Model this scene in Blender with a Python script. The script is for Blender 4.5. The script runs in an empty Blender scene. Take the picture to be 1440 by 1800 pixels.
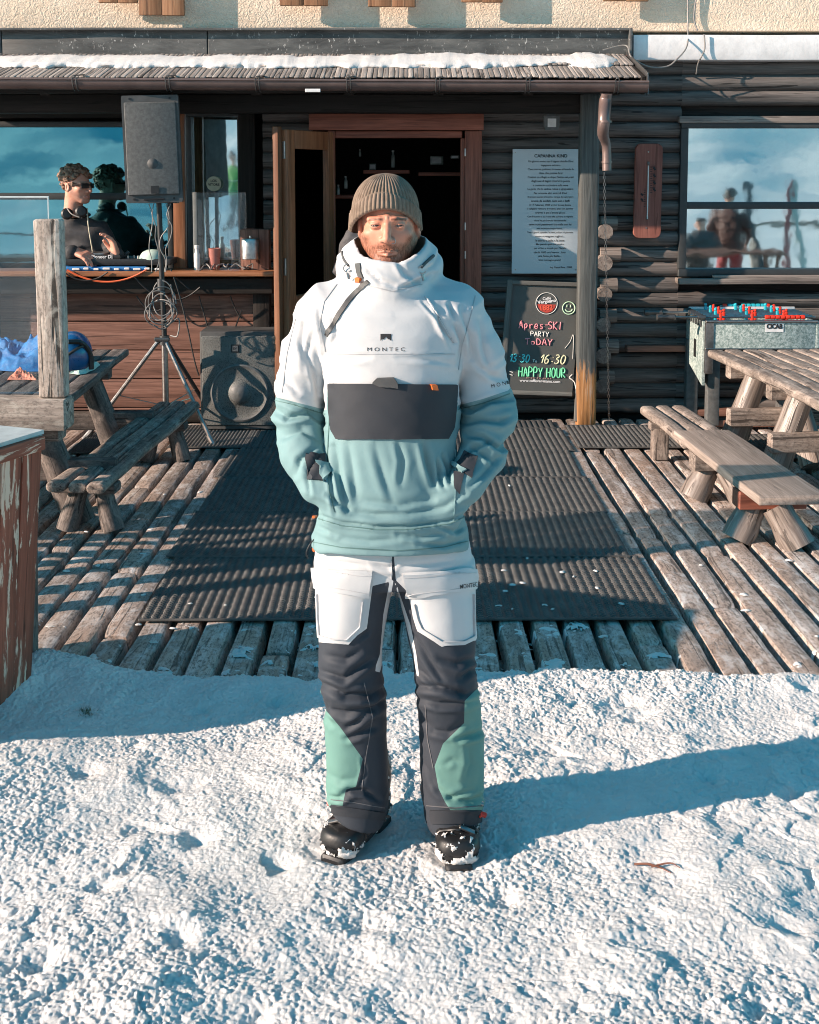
import bpy, math, random
import numpy as np
from mathutils import Vector, Matrix
from mathutils.bvhtree import BVHTree

random.seed(7)
RNG = np.random.default_rng(7)
scene = bpy.context.scene
COL = scene.collection
rad = math.radians

# ---------------------------------------------------------------- camera
FPX, PITCH, PCX, PCY, CAMH = 2100.0, rad(5.25), 720.0, 493.0, 1.82
cam_d = bpy.data.cameras.new("camera")
cam = bpy.data.objects.new("camera", cam_d)
COL.objects.link(cam)
cam.location = (0, 0, CAMH)
cam.rotation_euler = (rad(90) - PITCH, 0, 0)
cam_d.sensor_fit = 'VERTICAL'
cam_d.sensor_height = 24.0
cam_d.lens = 24.0 * FPX / 1800.0
cam_d.shift_y = -(900.0 - PCY) / 1800.0
cam_d.clip_start = 0.05
cam_d.clip_end = 2000
scene.camera = cam

# ---------------------------------------------------------------- light
SUN_EL, SUN_AZ = rad(20.0), rad(18.5)      # azimuth: light travels to +x, turned this far to +y
TO_SUN = Vector((-math.cos(SUN_AZ) * math.cos(SUN_EL), -math.sin(SUN_AZ) * math.cos(SUN_EL), math.sin(SUN_EL)))
sun_d = bpy.data.lights.new("sun", 'SUN')
sun_d.energy = 5.0
sun_d.angle = rad(0.5)
sun_d.color = (1.0, 0.77, 0.62)
sun = bpy.data.objects.new("sun", sun_d)
COL.objects.link(sun)
sun.rotation_euler = TO_SUN.to_track_quat('Z', 'Y').to_euler()
sun.location = (-20, -8, 12)

world = bpy.data.worlds.new("World")
scene.world = world
world.use_nodes = True
wn, wl = world.node_tree.nodes, world.node_tree.links
wn.clear()
sky = wn.new('ShaderNodeTexSky')
sky.sky_type = 'NISHITA'
sky.sun_disc = False
sky.sun_elevation = SUN_EL
sky.sun_rotation = math.atan2(TO_SUN.x, TO_SUN.y)
sky.altitude = 1800
sky.air_density = 1.0
sky.dust_density = 0.6
sky.ozone_density = 1.2
wtint = wn.new('ShaderNodeMix')
wtint.data_type = 'RGBA'
wtint.blend_type = 'MULTIPLY'
wtint.inputs[0].default_value = 1.0
wtint.inputs[7].default_value = (0.22, 1.18, 1.15, 1)
wbg = wn.new('ShaderNodeBackground')
wbg.inputs[1].default_value = 0.10
wout = wn.new('ShaderNodeOutputWorld')
wl.new(sky.outputs[0], wtint.inputs[6])
wl.new(wtint.outputs[2], wbg.inputs[0])
wl.new(wbg.outputs[0], wout.inputs[0])

scene.view_settings.view_transform = 'Standard'
scene.view_settings.look = 'None'
scene.view_settings.gamma = 1.0
scene.view_settings.exposure = 1.02
scene.cycles.max_bounces = 6
scene.cycles.transparent_max_bounces = 12
scene.cycles.use_denoising = True
scene.cycles.pixel_filter_type = 'BLACKMAN_HARRIS'
scene.cycles.filter_width = 1.0


# ---------------------------------------------------------------- survey helpers (metres from sight lines)
def W(px, py, Y):
    """point on the vertical plane y=Y seen along a sight line of the camera"""
    u, v = (px - PCX) / FPX, (PCY - py) / FPX
    dy = math.cos(PITCH) + v * math.sin(PITCH)
    dz = -math.sin(PITCH) + v * math.cos(PITCH)
    t = Y / dy
    return Vector((u * t, Y, CAMH + dz * t))


def G(px, py, Z=0.0):
    """point on the horizontal plane z=Z"""
    u, v = (px - PCX) / FPX, (PCY - py) / FPX
    dy = math.cos(PITCH) + v * math.sin(PITCH)
    dz = -math.sin(PITCH) + v * math.cos(PITCH)
    t = (Z - CAMH) / dz
    return Vector((u * t, dy * t, Z))


# ---------------------------------------------------------------- objects
def origin_of(o):
    v = Vector((0, 0, 0))
    while o is not None:
        v = v + o.location
        o = o.parent
    return v


def tag(o, label=None, cat=None, group=None, kind=None):
    if label: o['label'] = label
    if cat: o['category'] = cat
    if group: o['group'] = group
    if kind: o['kind'] = kind
    return o


def thing(name, label, cat, loc=(0, 0, 0), group=None, kind=None):
    o = bpy.data.objects.new(name, None)
    o.empty_display_size = 0.1
    COL.objects.link(o)
    o.location = loc
    return tag(o, label, cat, group, kind)


def copy_tree(o, parent=None):
    c = o.copy()
    COL.objects.link(c)
    c.parent = parent
    for ch in list(o.children):
        copy_tree(ch, c)
    return c


def link_mesh(name, verts, faces, mats, parent=None, smooth=True, angle=40, loc=None, rnd=None, mi=None, attrs=None):
    """verts (n,3) in world space, faces: ndarray (m,4)/(m,3) or a list of tuples"""
    verts = np.asarray(verts, dtype=np.float64)
    if parent is not None:
        off = origin_of(parent)
        verts = verts - np.array(off)
    me = bpy.data.meshes.new(name)
    if isinstance(faces, np.ndarray):
        k = faces.shape[1]
        me.vertices.add(len(verts))
        me.vertices.foreach_set("co", verts.ravel())
        me.loops.add(faces.size)
        me.loops.foreach_set("vertex_index", faces.ravel().astype(np.int32))
        me.polygons.add(len(faces))
        me.polygons.foreach_set("loop_start", np.arange(0, faces.size, k, dtype=np.int32))
        me.update(calc_edges=True)
    else:
        me.from_pydata([tuple(v) for v in verts], [], faces)
    if loc is not None:
        a = me.attributes.new("loc", 'FLOAT_VECTOR', 'POINT')
        a.data.foreach_set("vector", np.asarray(loc, dtype=np.float32).ravel())
    if rnd is not None:
        a = me.attributes.new("rnd", 'FLOAT', 'POINT')
        a.data.foreach_set("value", np.asarray(rnd, dtype=np.float32).ravel())
    if attrs:
        for k_, val in attrs.items():
            a = me.attributes.new(k_, 'FLOAT', 'POINT')
            a.data.foreach_set("value", np.asarray(val, dtype=np.float32).ravel())
    if not isinstance(mats, (list, tuple)):
        mats = [mats]
    for m in mats:
        me.materials.append(m)
    if mi is not None:
        me.polygons.foreach_set("material_index", np.asarray(mi, dtype=np.int32))
    if smooth:
        me.shade_smooth()
        if angle < 180:
            me.set_sharp_from_angle(angle=rad(angle))
    me.update()
    o = bpy.data.objects.new(name, me)
    COL.objects.link(o)
    if parent is not None:
        o.parent = parent
    return o


def vec(a):
    return Vector((a[0], a[1], a[2]))


def frame_of(d, up=(0, 0, 1)):
    d = vec(d).normalized()
    up = vec(up)
    s = d.cross(up)
    if s.length < 1e-4:
        s = d.cross(Vector((0, 1, 0)))
    s.normalize()
    u = s.cross(d).normalized()
    return d, s, u


class MB:
    def __init__(self):
        self.v, self.f, self.m, self.l, self.r = [], [], [], [], []

    def add(self, verts, faces, loc=None, rnd=None, mi=0):
        b = len(self.v)
        if rnd is None: rnd = random.random()
        self.v += [tuple(p) for p in verts]
        self.l += [tuple(p) for p in (loc if loc is not None else verts)]
        self.r += [rnd] * len(verts)
        self.f += [tuple(b + i for i in f) for f in faces]
        self.m += [mi] * len(faces)
        return self

    def bar(self, p0, p1, w, h, up=(0, 0, 1), r=0.008, ns=2, seg=1, jit=0.0, mi=0, taper=1.0, endr=None, top=None, rnd=None, sag=0.0):
        """rounded rectangular beam; top = factor of extra rounding of the upper side"""
        p0, p1 = vec(p0), vec(p1)
        L = (p1 - p0).length
        d, s, u = frame_of(p1 - p0, up)
        r = min(r, w * 0.49, h * 0.49)
        prof = []
        for (cx, cz, a0) in ((w / 2 - r, h / 2 - r, 0), (-w / 2 + r, h / 2 - r, 90), (-w / 2 + r, -h / 2 + r, 180), (w / 2 - r, -h / 2 + r, 270)):
            for k in range(ns + 1):
                a = rad(a0 + 90.0 * k / ns)
                prof.append([cx + r * math.cos(a), cz + r * math.sin(a)])
        if top:
            for p in prof:
                if p[1] > 0:
                    p[1] -= top * (abs(p[0]) / (w / 2)) ** 2 * h
        n = len(prof)
        er = endr if endr is not None else min(r, 0.006)
        st = [(0.0, er), (er, 0.0)] + [(L * k / seg, 0.0) for k in range(1, seg)] + [(L - er, 0.0), (L, er)]
        vs, ls = [], []
        off = random.random() * 40
        ph = random.random() * 9
        for (t, ins) in st:
            k = 1 + (taper - 1) * t / L
            jx = jit * math.sin(t * 5.1 + ph) + jit * random.uniform(-.5, .5)
            jz = jit * 0.6 * math.sin(t * 4.3 + ph * 2) + jit * random.uniform(-.4, .4) - sag * 4 * (t / L) * (1 - t / L)
            sw = 1 + (random.uniform(-1, 1) * jit * 3 / max(w, .02) * .5 if jit else 0)
            for (a, b) in prof:
                a2 = (a - math.copysign(min(ins, abs(a)), a)) * k * sw
                b2 = (b - math.copysign(min(ins, abs(b)), b)) * k
                vs.append(p0 + d * t + s * (a2 + jx) + u * (b2 + jz))
                ls.append((t + off, a, b + off))
        fs = []
        for i in range(len(st) - 1):
            for j in range(n):
                j2 = (j + 1) % n
                fs.append((i * n + j, (i + 1) * n + j, (i + 1) * n + j2, i * n + j2))
        fs.append(tuple(range(n)))
        fs.append(tuple((len(st) - 1) * n + j for j in reversed(range(n))))
        return self.add(vs, fs, ls, rnd, mi)

    def box(self, c, size, rz=0.0, r=0.004, mi=0, rnd=None, seg=1, jit=0):
        """box at centre c, bar laid along its longest horizontal or vertical side"""
        c = vec(c)
        R = Matrix.Rotation(rz, 3, 'Z')
        i = max(range(3), key=lambda k: size[k])
        ax = [Vector((1, 0, 0)), Vector((0, 1, 0)), Vector((0, 0, 1))]
        ax = [R @ a for a in ax]
        d = ax[i] * size[i] / 2
        if i == 0: w, h, up = size[1], size[2], ax[2]
        elif i == 1: w, h, up = size[0], size[2], ax[2]
        else: w, h, up = size[0], size[1], ax[1]
        return self.bar(c - d, c + d, w, h, up, r, 2, seg, jit, mi, rnd=rnd)

    def tube(self, pts, r, n=8, mi=0, smooth=1, cap=True, rnd=None, noise=0.0):
        pts = [vec(p) for p in pts]
        rs = r if isinstance(r, (list, tuple)) else [r] * len(pts)
        if smooth and len(pts) > 2:
            P, R = [], []
            sub = 6 if smooth is True or smooth == 1 else smooth
            for i in range(len(pts) - 1):
                a, b = pts[i], pts[i + 1]
                pa = pts[i - 1] if i else a * 2 - b
                pb = pts[i + 2] if i + 2 < len(pts) else b * 2 - a
                for k in range(sub):
                    t = k / sub
                    P.append(0.5 * ((2 * a) + (b - pa) * t + (2 * pa - 5 * a + 4 * b - pb) * t * t + (3 * a - pa - 3 * b + pb) * t ** 3))
                    R.append(rs[i] * (1 - t) + rs[i + 1] * t)
            P.append(pts[-1]); R.append(rs[-1])
        else:
            P, R = pts, rs
        vs, ls, fs = [], [], []
        off = random.random() * 40
        acc = 0.0
        d0, s, u = frame_of(P[1] - P[0])
        for i, p in enumerate(P):
            d = (P[min(i + 1, len(P) - 1)] - P[max(i - 1, 0)]).normalized()
            s = (s - d * s.dot(d)).normalized()
            u = s.cross(d)
            if i: acc += (p - P[i - 1]).length
            for j in range(n):
                a = 2 * math.pi * j / n
                rr = R[i] * (1 + noise * random.uniform(-1, 1))
                vs.append(p + s * rr * math.cos(a) + u * rr * math.sin(a))
                ls.append((acc + off, math.cos(a) * R[i], math.sin(a) * R[i] + off))
        for i in range(len(P) - 1):
            for j in range(n):
                j2 = (j + 1) % n
                fs.append((i * n + j, i * n + j2, (i + 1) * n + j2, (i + 1) * n + j))
        if cap:
            fs.append(tuple(reversed(range(n))))
            fs.append(tuple((len(P) - 1) * n + j for j in range(n)))
        return self.add(vs, fs, ls, rnd, mi)

    def lathe(self, prof, c, n=24, axis=(0, 0, 1), mi=0, sx=1.0, sy=1.0, rnd=None):
        """prof: list of (radius, height) along the axis"""
        c = vec(c)
        d, s, u = frame_of(axis, (0, 1, 0) if abs(axis[2]) > .9 else (0, 0, 1))
        vs, fs = [], []
        for (r, z) in prof:
            for j in range(n):
                a = 2 * math.pi * j / n
                vs.append(c + d * z + s * (r * sx * math.cos(a)) + u * (r * sy * math.sin(a)))
        for i in range(len(prof) - 1):
            for j in range(n):
                j2 = (j + 1) % n
                fs.append((i * n + j, i * n + j2, (i + 1) * n + j2, (i + 1) * n + j))
        fs.append(tuple(reversed(range(n))))
        fs.append(tuple((len(prof) - 1) * n + j for j in range(n)))
        return self.add(vs, fs, None, rnd, mi)

    def prism(self, pts, o, ax, ay, depth, mi=0, rnd=None):
        """polygon pts in the frame (o, ax, ay), extruded by depth along ax x ay"""
        o, ax, ay = vec(o), vec(ax).normalized(), vec(ay).normalized()
        nz = ax.cross(ay)
        n = len(pts)
        vs = [o + ax * a + ay * b for a, b in pts] + [o + ax * a + ay * b + nz * depth for a, b in pts]
        ls = [(a, b, 0) for a, b in pts] + [(a, b, depth) for a, b in pts]
        fs = [tuple(reversed(range(n))), tuple(n + i for i in range(n))]
        fs += [(i, (i + 1) % n, n + (i + 1) % n, n + i) for i in range(n)]
        return self.add(vs, fs, ls, rnd, mi)

    def build(self, name, mats, parent=None, smooth=True, angle=35):
        return link_mesh(name, self.v, self.f, mats, parent, smooth, angle, self.l, self.r, self.m)


# ---------------------------------------------------------------- noise
def _h(ix, iy, iz, seed):
    n = (ix.astype(np.int64) * 374761393 + iy.astype(np.int64) * 668265263 + iz.astype(np.int64) * 1440662683 + seed * 974711) & 0xffffffff
    n = ((n ^ (n >> 13)) * 1274126177) & 0xffffffff
    return ((n ^ (n >> 16)) & 0xffff) / 65535.0


def vnoise(x, y, z, seed=0):
    x, y, z = np.broadcast_arrays(x, y, z)
    ix, iy, iz = np.floor(x), np.floor(y), np.floor(z)
    fx, fy, fz = x - ix, y - iy, z - iz
    fx, fy, fz = [t * t * (3 - 2 * t) for t in (fx, fy, fz)]
    r = 0
    for dx in (0, 1):
        for dy in (0, 1):
            for dz in (0, 1):
                r = r + _h(ix + dx, iy + dy, iz + dz, seed) * (fx if dx else 1 - fx) * (fy if dy else 1 - fy) * (fz if dz else 1 - fz)
    return r * 2 - 1


def fbm(x, y, z, oct=4, seed=0, gain=.5):
    r, a = 0, 1.0
    for k in range(oct):
        r = r + a * vnoise(x * 2 ** k + 17.3 * k, y * 2 ** k - 9.1 * k, z * 2 ** k + 4.7 * k, seed + k)
        a *= gain
    return r


def worley2(x, y, seed=0):
    ix, iy = np.floor(x), np.floor(y)
    best = np.full(x.shape, 9.0)
    hid = np.zeros(x.shape)
    z0 = np.zeros_like(ix)
    for dx in (-1, 0, 1):
        for dy in (-1, 0, 1):
            jx, jy = ix + dx, iy + dy
            px = jx + _h(jx, jy, z0, seed)
            py = jy + _h(jx, jy, z0, seed + 51)
            d = (x - px) ** 2 + (y - py) ** 2
            m = d < best
            best = np.where(m, d, best)
            hid = np.where(m, _h(jx, jy, z0, seed + 99), hid)
    return np.sqrt(best), hid


# ---------------------------------------------------------------- implicit surfaces
class Field:
    def __init__(self, lo, hi, h):
        self.h = h
        self.lo = np.array(lo, dtype=np.float64)
        n = [int(math.ceil((b - a) / h)) + 1 for a, b in zip(lo, hi)]
        ax = [np.arange(k, dtype=np.float32) * h + a for k, a in zip(n, lo)]
        self.X = ax[0][:, None, None]
        self.Y = ax[1][None, :, None]
        self.Z = ax[2][None, None, :]
        self.D = np.full(n, 9.0, dtype=np.float32)

    def ell(self, c, r, R=None):
        x, y, z = self.X - c[0], self.Y - c[1], self.Z - c[2]
        if R is not None:
            Rm = np.array(R)
            x, y, z = (Rm[0][0] * x + Rm[1][0] * y + Rm[2][0] * z, Rm[0][1] * x + Rm[1][1] * y + Rm[2][1] * z, Rm[0][2] * x + Rm[1][2] * y + Rm[2][2] * z)
        k0 = np.sqrt((x / r[0]) ** 2 + (y / r[1]) ** 2 + (z / r[2]) ** 2)
        k1 = np.sqrt((x / r[0] ** 2) ** 2 + (y / r[1] ** 2) ** 2 + (z / r[2] ** 2) ** 2) + 1e-6
        return k0 * (k0 - 1.0) / k1

    def cone(self, a, b, ra, rb, sy=1.0):
        """tapered capsule, sy squashes it in y"""
        a, b = np.array(a, dtype=float), np.array(b, dtype=float)
        ab = b - a
        x, y, z = self.X - a[0], self.Y - a[1], self.Z - a[2]
        t = np.clip((x * ab[0] + y * ab[1] + z * ab[2]) / (ab @ ab), 0, 1)
        d = np.sqrt((x - ab[0] * t) ** 2 + ((y - ab[1] * t) / sy) ** 2 + (z - ab[2] * t) ** 2)
        return d - (ra + (rb - ra) * t)

    def chain(self, pts, rs, k=0.02, sy=1.0):
        d = None
        for i in range(len(pts) - 1):
            c = self.cone(pts[i], pts[i + 1], rs[i], rs[i + 1], sy)
            d = c if d is None else smin(d, c, k)
        return d

    def loft(self, zs, cx, cy, a, b, p=2.3):
        """stack of superellipses; zs ascending"""
        Z = self.Z
        CX, CY, A, B = [np.interp(Z, zs, q).astype(np.float32) for q in (cx, cy, a, b)]
        q = (np.abs((self.X - CX) / A) ** p + np.abs((self.Y - CY) / B) ** p) ** (1 / p)
        d = (q - 1) * np.minimum(A, B)
        dz = np.maximum(zs[0] - Z, Z - zs[-1])
        return np.maximum(d, dz)

    def mesh(self, smooth=1):
        D = self.D
        S = D < 0
        c = [(i, j, k) for i in (0, 1) for j in (0, 1) for k in (0, 1)]
        nx, ny, nz = D.shape
        cnt = np.zeros((nx - 1, ny - 1, nz - 1), dtype=np.int8)
        for (i, j, k) in c:
            cnt += S[i:nx - 1 + i, j:ny - 1 + j, k:nz - 1 + k]
        mixed = (cnt > 0) & (cnt < 8)
        idx = np.argwhere(mixed)
        vid = np.full(mixed.shape, -1, dtype=np.int64)
        vid[mixed] = np.arange(len(idx))
        P = np.zeros((len(idx), 3))
        N = np.zeros(len(idx))
        V = {q: D[idx[:, 0] + q[0], idx[:, 1] + q[1], idx[:, 2] + q[2]].astype(np.float64) for q in c}
        for q in c:
            for ax in range(3):
                if q[ax] == 0:
                    q2 = list(q); q2[ax] = 1; q2 = tuple(q2)
                    a, b = V[q], V[q2]
                    m = (a < 0) != (b < 0)
                    t = np.where(m, a / np.where(m, a - b, 1), 0)
                    for k in range(3):
                        P[:, k] += np.where(m, q[k] + (t if k == ax else 0), 0)
                    N += m
        P = (P / N[:, None] + idx) * self.h + self.lo
        F = []
        for ax in range(3):
            b, c2 = (ax + 1) % 3, (ax + 2) % 3
            sl0 = [slice(1, D.shape[k] - 1) for k in range(3)]
            sl1 = list(sl0)
            sl0[ax] = slice(0, D.shape[ax] - 1)
            sl1[ax] = slice(1, D.shape[ax])
            s0, s1 = S[tuple(sl0)], S[tuple(sl1)]
            e = np.argwhere(s0 != s1)
            flip = s0[tuple(e.T)]
            base = e.copy()
            base[:, b] += 1; base[:, c2] += 1
            def cell(db, dc):
                q = base.copy(); q[:, b] += db; q[:, c2] += dc
                return vid[q[:, 0], q[:, 1], q[:, 2]]
            quad = np.stack([cell(-1, -1), cell(0, -1), cell(0, 0), cell(-1, 0)], axis=1)
            quad[~flip] = quad[~flip][:, ::-1]
            F.append(quad)
        F = np.concatenate(F)
        F = F[(F >= 0).all(axis=1)]
        for _ in range(smooth):
            P = laplace(P, F)
        return P, F


def laplace(P, F, w=0.5):
    n = len(P)
    acc = np.zeros_like(P); cnt = np.zeros(n)
    k = F.shape[1]
    for i in range(k):
        a, b = F[:, i], F[:, (i + 1) % k]
        for q in range(3):
            acc[:, q] += np.bincount(a, P[b, q], n) + np.bincount(b, P[a, q], n)
        cnt += np.bincount(a, minlength=n) + np.bincount(b, minlength=n)
    return P * (1 - w) + w * acc / np.maximum(cnt, 1)[:, None]


def vnormals(P, F):
    a, b, c = P[F[:, 0]], P[F[:, 1]], P[F[:, 2]]
    fn = np.cross(b - a, c - a)
    if F.shape[1] == 4:
        fn = np.cross(P[F[:, 2]] - a, P[F[:, 3]] - b)
    N = np.zeros_like(P)
    for i in range(F.shape[1]):
        for q in range(3):
            N[:, q] += np.bincount(F[:, i], fn[:, q], len(P))
    return N / (np.linalg.norm(N, axis=1)[:, None] + 1e-12)


def smin(a, b, k):
    h = np.clip(0.5 + 0.5 * (b - a) / k, 0, 1)
    return b + (a - b) * h - k * h * (1 - h)


def smax(a, b, k):
    return -smin(-a, -b, k)


def poly_sdf(x, z, pts):
    """signed distance to a polygon in 2D, negative inside"""
    x, z = np.asarray(x), np.asarray(z)
    d = np.full(x.shape, 1e9)
    s = np.ones(x.shape)
    n = len(pts)
    j = n - 1
    for i in range(n):
        ex, ez = pts[j][0] - pts[i][0], pts[j][1] - pts[i][1]
        wx, wz = x - pts[i][0], z - pts[i][1]
        t = np.clip((wx * ex + wz * ez) / (ex * ex + ez * ez + 1e-12), 0, 1)
        d = np.minimum(d, (wx - ex * t) ** 2 + (wz - ez * t) ** 2)
        c1, c2, c3 = z >= pts[i][1], z < pts[j][1], ex * wz > ez * wx
        flip = (c1 & c2 & c3) | (~c1 & ~c2 & ~c3)
        s = np.where(flip, -s, s)
        j = i
    return s * np.sqrt(d)
# ---------------------------------------------------------------- materials
class NT:
    def __init__(self, name):
        self.m = bpy.data.materials.new(name)
        self.m.use_nodes = True
        self.t = self.m.node_tree
        self.b = self.t.nodes['Principled BSDF']
        self.out = self.t.nodes['Material Output']

    def n(self, kind, **kw):
        nd = self.t.nodes.new(kind)
        for k, v in kw.items():
            setattr(nd, k, v)
        return nd

    def l(self, a, b):
        self.t.links.new(a, b)

    def obj(self):
        return self.n('ShaderNodeTexCoord').outputs['Object']

    def attr(self, name, vector=False):
        a = self.n('ShaderNodeAttribute', attribute_name=name)
        return a.outputs['Vector'] if vector else a.outputs['Fac']

    def map(self, src, scale):
        m = self.n('ShaderNodeMapping')
        m.inputs['Scale'].default_value = scale
        self.l(src, m.inputs['Vector'])
        return m.outputs[0]

    def noise(self, src, scale=5, detail=4, rough=.55, dist=0.0):
        n = self.n('ShaderNodeTexNoise')
        n.inputs['Scale'].default_value = scale
        n.inputs['Detail'].default_value = detail
        n.inputs['Roughness'].default_value = rough
        n.inputs['Distortion'].default_value = dist
        if src is not None: self.l(src, n.inputs['Vector'])
        return n.outputs['Fac']

    def ramp(self, src, stops, interp='LINEAR'):
        r = self.n('ShaderNodeValToRGB')
        r.color_ramp.interpolation = interp
        e = r.color_ramp.elements
        while len(e) < len(stops): e.new(0.5)
        for k, (p, c) in enumerate(stops):
            e[k].position = p
            e[k].color = (c[0], c[1], c[2], 1) if hasattr(c, '__len__') else (c, c, c, 1)
        self.l(src, r.inputs[0])
        return r.outputs[0]

    def mix(self, fac, a, b, mode='MIX'):
        m = self.n('ShaderNodeMix', data_type='RGBA', blend_type=mode)
        for s, i in ((fac, 0), (a, 6), (b, 7)):
            if isinstance(s, (int, float)): m.inputs[i].default_value = s if i == 0 else (s, s, s, 1)
            elif isinstance(s, tuple): m.inputs[i].default_value = (s[0], s[1], s[2], 1)
            else: self.l(s, m.inputs[i])
        return m.outputs[2]

    def math(self, op, a, b=0.0):
        m = self.n('ShaderNodeMath', operation=op)
        for s, i in ((a, 0), (b, 1)):
            if isinstance(s, (int, float)): m.inputs[i].default_value = s
            else: self.l(s, m.inputs[i])
        return m.outputs[0]

    def bump(self, h, strength=.5, dist=.01, prev=None):
        b = self.n('ShaderNodeBump')
        b.inputs['Strength'].default_value = strength
        b.inputs['Distance'].default_value = dist
        self.l(h, b.inputs['Height'])
        if prev is not None: self.l(prev, b.inputs['Normal'])
        return b.outputs[0]

    def set(self, **kw):
        names = {'color': 'Base Color', 'rough': 'Roughness', 'metal': 'Metallic', 'normal': 'Normal', 'alpha': 'Alpha', 'coat': 'Coat Weight',
                 'spec': 'Specular IOR Level', 'sheen': 'Sheen Weight', 'emit': 'Emission Color', 'emits': 'Emission Strength', 'sss': 'Subsurface Weight',
                 'trans': 'Transmission Weight'}
        for k, v in kw.items():
            s = self.b.inputs[names[k]]
            if isinstance(v, (int, float)): s.default_value = v
            elif isinstance(v, tuple): s.default_value = (v[0], v[1], v[2], 1)
            else: self.l(v, s)
        return self


def srgb(r, g, b):
    return tuple(((c / 255) / 12.92 if c / 255 < .04045 else ((c / 255 + .055) / 1.055) ** 2.4) for c in (r, g, b))


def pmat(name, c, c2=None, scale=20, rough=.6, metal=0.0, bump=.15, bscale=60, bdist=.002, coat=0.0, var=.12, spec=.5, detail=5):
    n = NT(name)
    o = n.obj()
    if c2 is None: c2 = tuple(x * (1 - var * 2) for x in c)
    f = n.noise(o, scale, detail, .6)
    col = n.ramp(f, [(.3, c2), (.7, c)])
    rg = n.ramp(n.noise(o, scale * 2.3, 3), [(.3, min(1, rough * 1.15)), (.7, rough * .85)])
    n.set(color=col, rough=rg, metal=metal, coat=coat, spec=spec)
    if bump: n.set(normal=n.bump(n.noise(o, bscale, 4), bump, bdist))
    return n.m


def wood(name, dark, mid, light, rough=.75, grain=1.0, bump=.6, cracks=.5, vary=.35, spec=.3, dirt=0.0, speck=0.0, flake=None, hue=None):
    """grain runs along the first local axis stored in the attribute loc"""
    n = NT(name)
    loc = n.attr('loc', True)
    rnd = n.attr('rnd')
    g1 = n.noise(n.map(loc, (1.2, 22 * grain, 22 * grain)), 1.0, 6, .62, .6)
    g2 = n.noise(n.map(loc, (5, 120 * grain, 120 * grain)), 1.0, 4, .6)
    blot = n.noise(n.map(loc, (2.2, 7, 7)), 1.0, 5, .6, .4)
    col = n.ramp(g1, [(.28, dark), (.5, mid), (.74, light)])
    col = n.mix(n.ramp(g2, [(.35, 1.0), (.62, 0.0)]), col, n.mix(.55, col, dark), 'MIX')
    col = n.mix(n.ramp(blot, [(.35, .75), (.65, 0.0)]), col, n.mix(.5, col, mid), 'MIX')
    if hue:
        col = n.mix(n.ramp(n.noise(n.map(loc, (.9, 3, 3)), 1.0, 3), [(.45, 0.0), (.7, .8)]), col, hue)
    k = n.math('ADD', n.math('MULTIPLY', rnd, vary), 1 - vary / 2)
    col = n.mix(1.0, col, n.n('ShaderNodeCombineColor').outputs[0], 'MULTIPLY')
    cc = n.t.nodes[-1]
    comb = [q for q in n.t.nodes if q.bl_idname == 'ShaderNodeCombineColor'][-1]
    for i in range(3): n.l(k, comb.inputs[i])
    ck = n.noise(n.map(loc, (1.6, 34 * grain, 34 * grain)), 1.0, 3, .5, 1.2)
    crack = n.ramp(ck, [(.36, 1.0), (.40, 0.0)])
    if cracks:
        col = n.mix(n.mix(1.0, crack, (cracks, cracks, cracks), 'MULTIPLY'), col, tuple(x * .25 for x in dark))
    if speck:
        sp_ = n.noise(n.map(loc, (38, 75, 75)), 1.0, 5, .75)
        col = n.mix(n.ramp(sp_, [(.38, speck), (.52, 0.0)]), col, tuple(x * .6 for x in dark))
        sp2 = n.noise(n.map(loc, (9, 16, 16)), 1.0, 6, .7, .6)
        col = n.mix(n.ramp(sp2, [(.5, 0.0), (.68, speck * .7)]), col, tuple(min(.8, x * 1.25) for x in light))
    if dirt:
        dn = n.noise(n.obj(), 3.0, 6, .65)
        col = n.mix(n.ramp(dn, [(.42, 0.0), (.62, dirt)]), col, tuple(x * .5 for x in dark))
    if flake:
        fl = n.noise(n.map(loc, (3, 26, 26)), 1.0, 6, .7, .5)
        col = n.mix(n.ramp(fl, [(.54, 0.0), (.57, 1.0)]), col, flake)
    h = n.mix(.5, g1, g2)
    h = n.mix(crack, h, 0.0)
    n.set(color=col, rough=rough, normal=n.bump(h, bump, .004), spec=spec)
    return n.m


M = {}
M['deck'] = wood('weathered deck timber', (0.134, 0.111, 0.098), (0.460, 0.384, 0.338), (0.672, 0.672, 0.672), bump=.5, cracks=.7, vary=.3, dirt=.3, speck=.8, hue=(0.484, 0.334, 0.251))
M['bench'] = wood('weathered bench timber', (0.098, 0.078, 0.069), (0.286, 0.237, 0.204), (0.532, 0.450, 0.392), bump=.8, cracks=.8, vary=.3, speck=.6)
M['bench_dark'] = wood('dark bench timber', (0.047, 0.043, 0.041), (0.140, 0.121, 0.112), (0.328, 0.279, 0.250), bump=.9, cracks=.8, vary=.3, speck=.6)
M['greypost'] = wood('grey split timber', (0.122, 0.101, 0.085), (0.408, 0.338, 0.290), (0.688, 0.602, 0.527), bump=1.0, cracks=.95, vary=.2, grain=.8, speck=.6)
M['log'] = wood('dark stained logs', (0.040, 0.037, 0.036), (0.140, 0.124, 0.115), (0.254, 0.223, 0.205), bump=.7, cracks=.8, vary=.35)
M['logend'] = wood('sawn log ends', (0.090, 0.075, 0.068), (0.240, 0.203, 0.180), (0.405, 0.360, 0.315), bump=.6, cracks=.5, vary=.3)
M['darkboard'] = wood('dark brown boards', (0.007, 0.006, 0.005), (0.018, 0.015, 0.013), (0.039, 0.030, 0.027), bump=.5, cracks=.5, vary=.3)
M['barfront'] = wood('brown stained planks', (0.078, 0.036, 0.026), (0.221, 0.111, 0.081), (0.364, 0.195, 0.150), bump=.4, cracks=.6, vary=.25)
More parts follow.
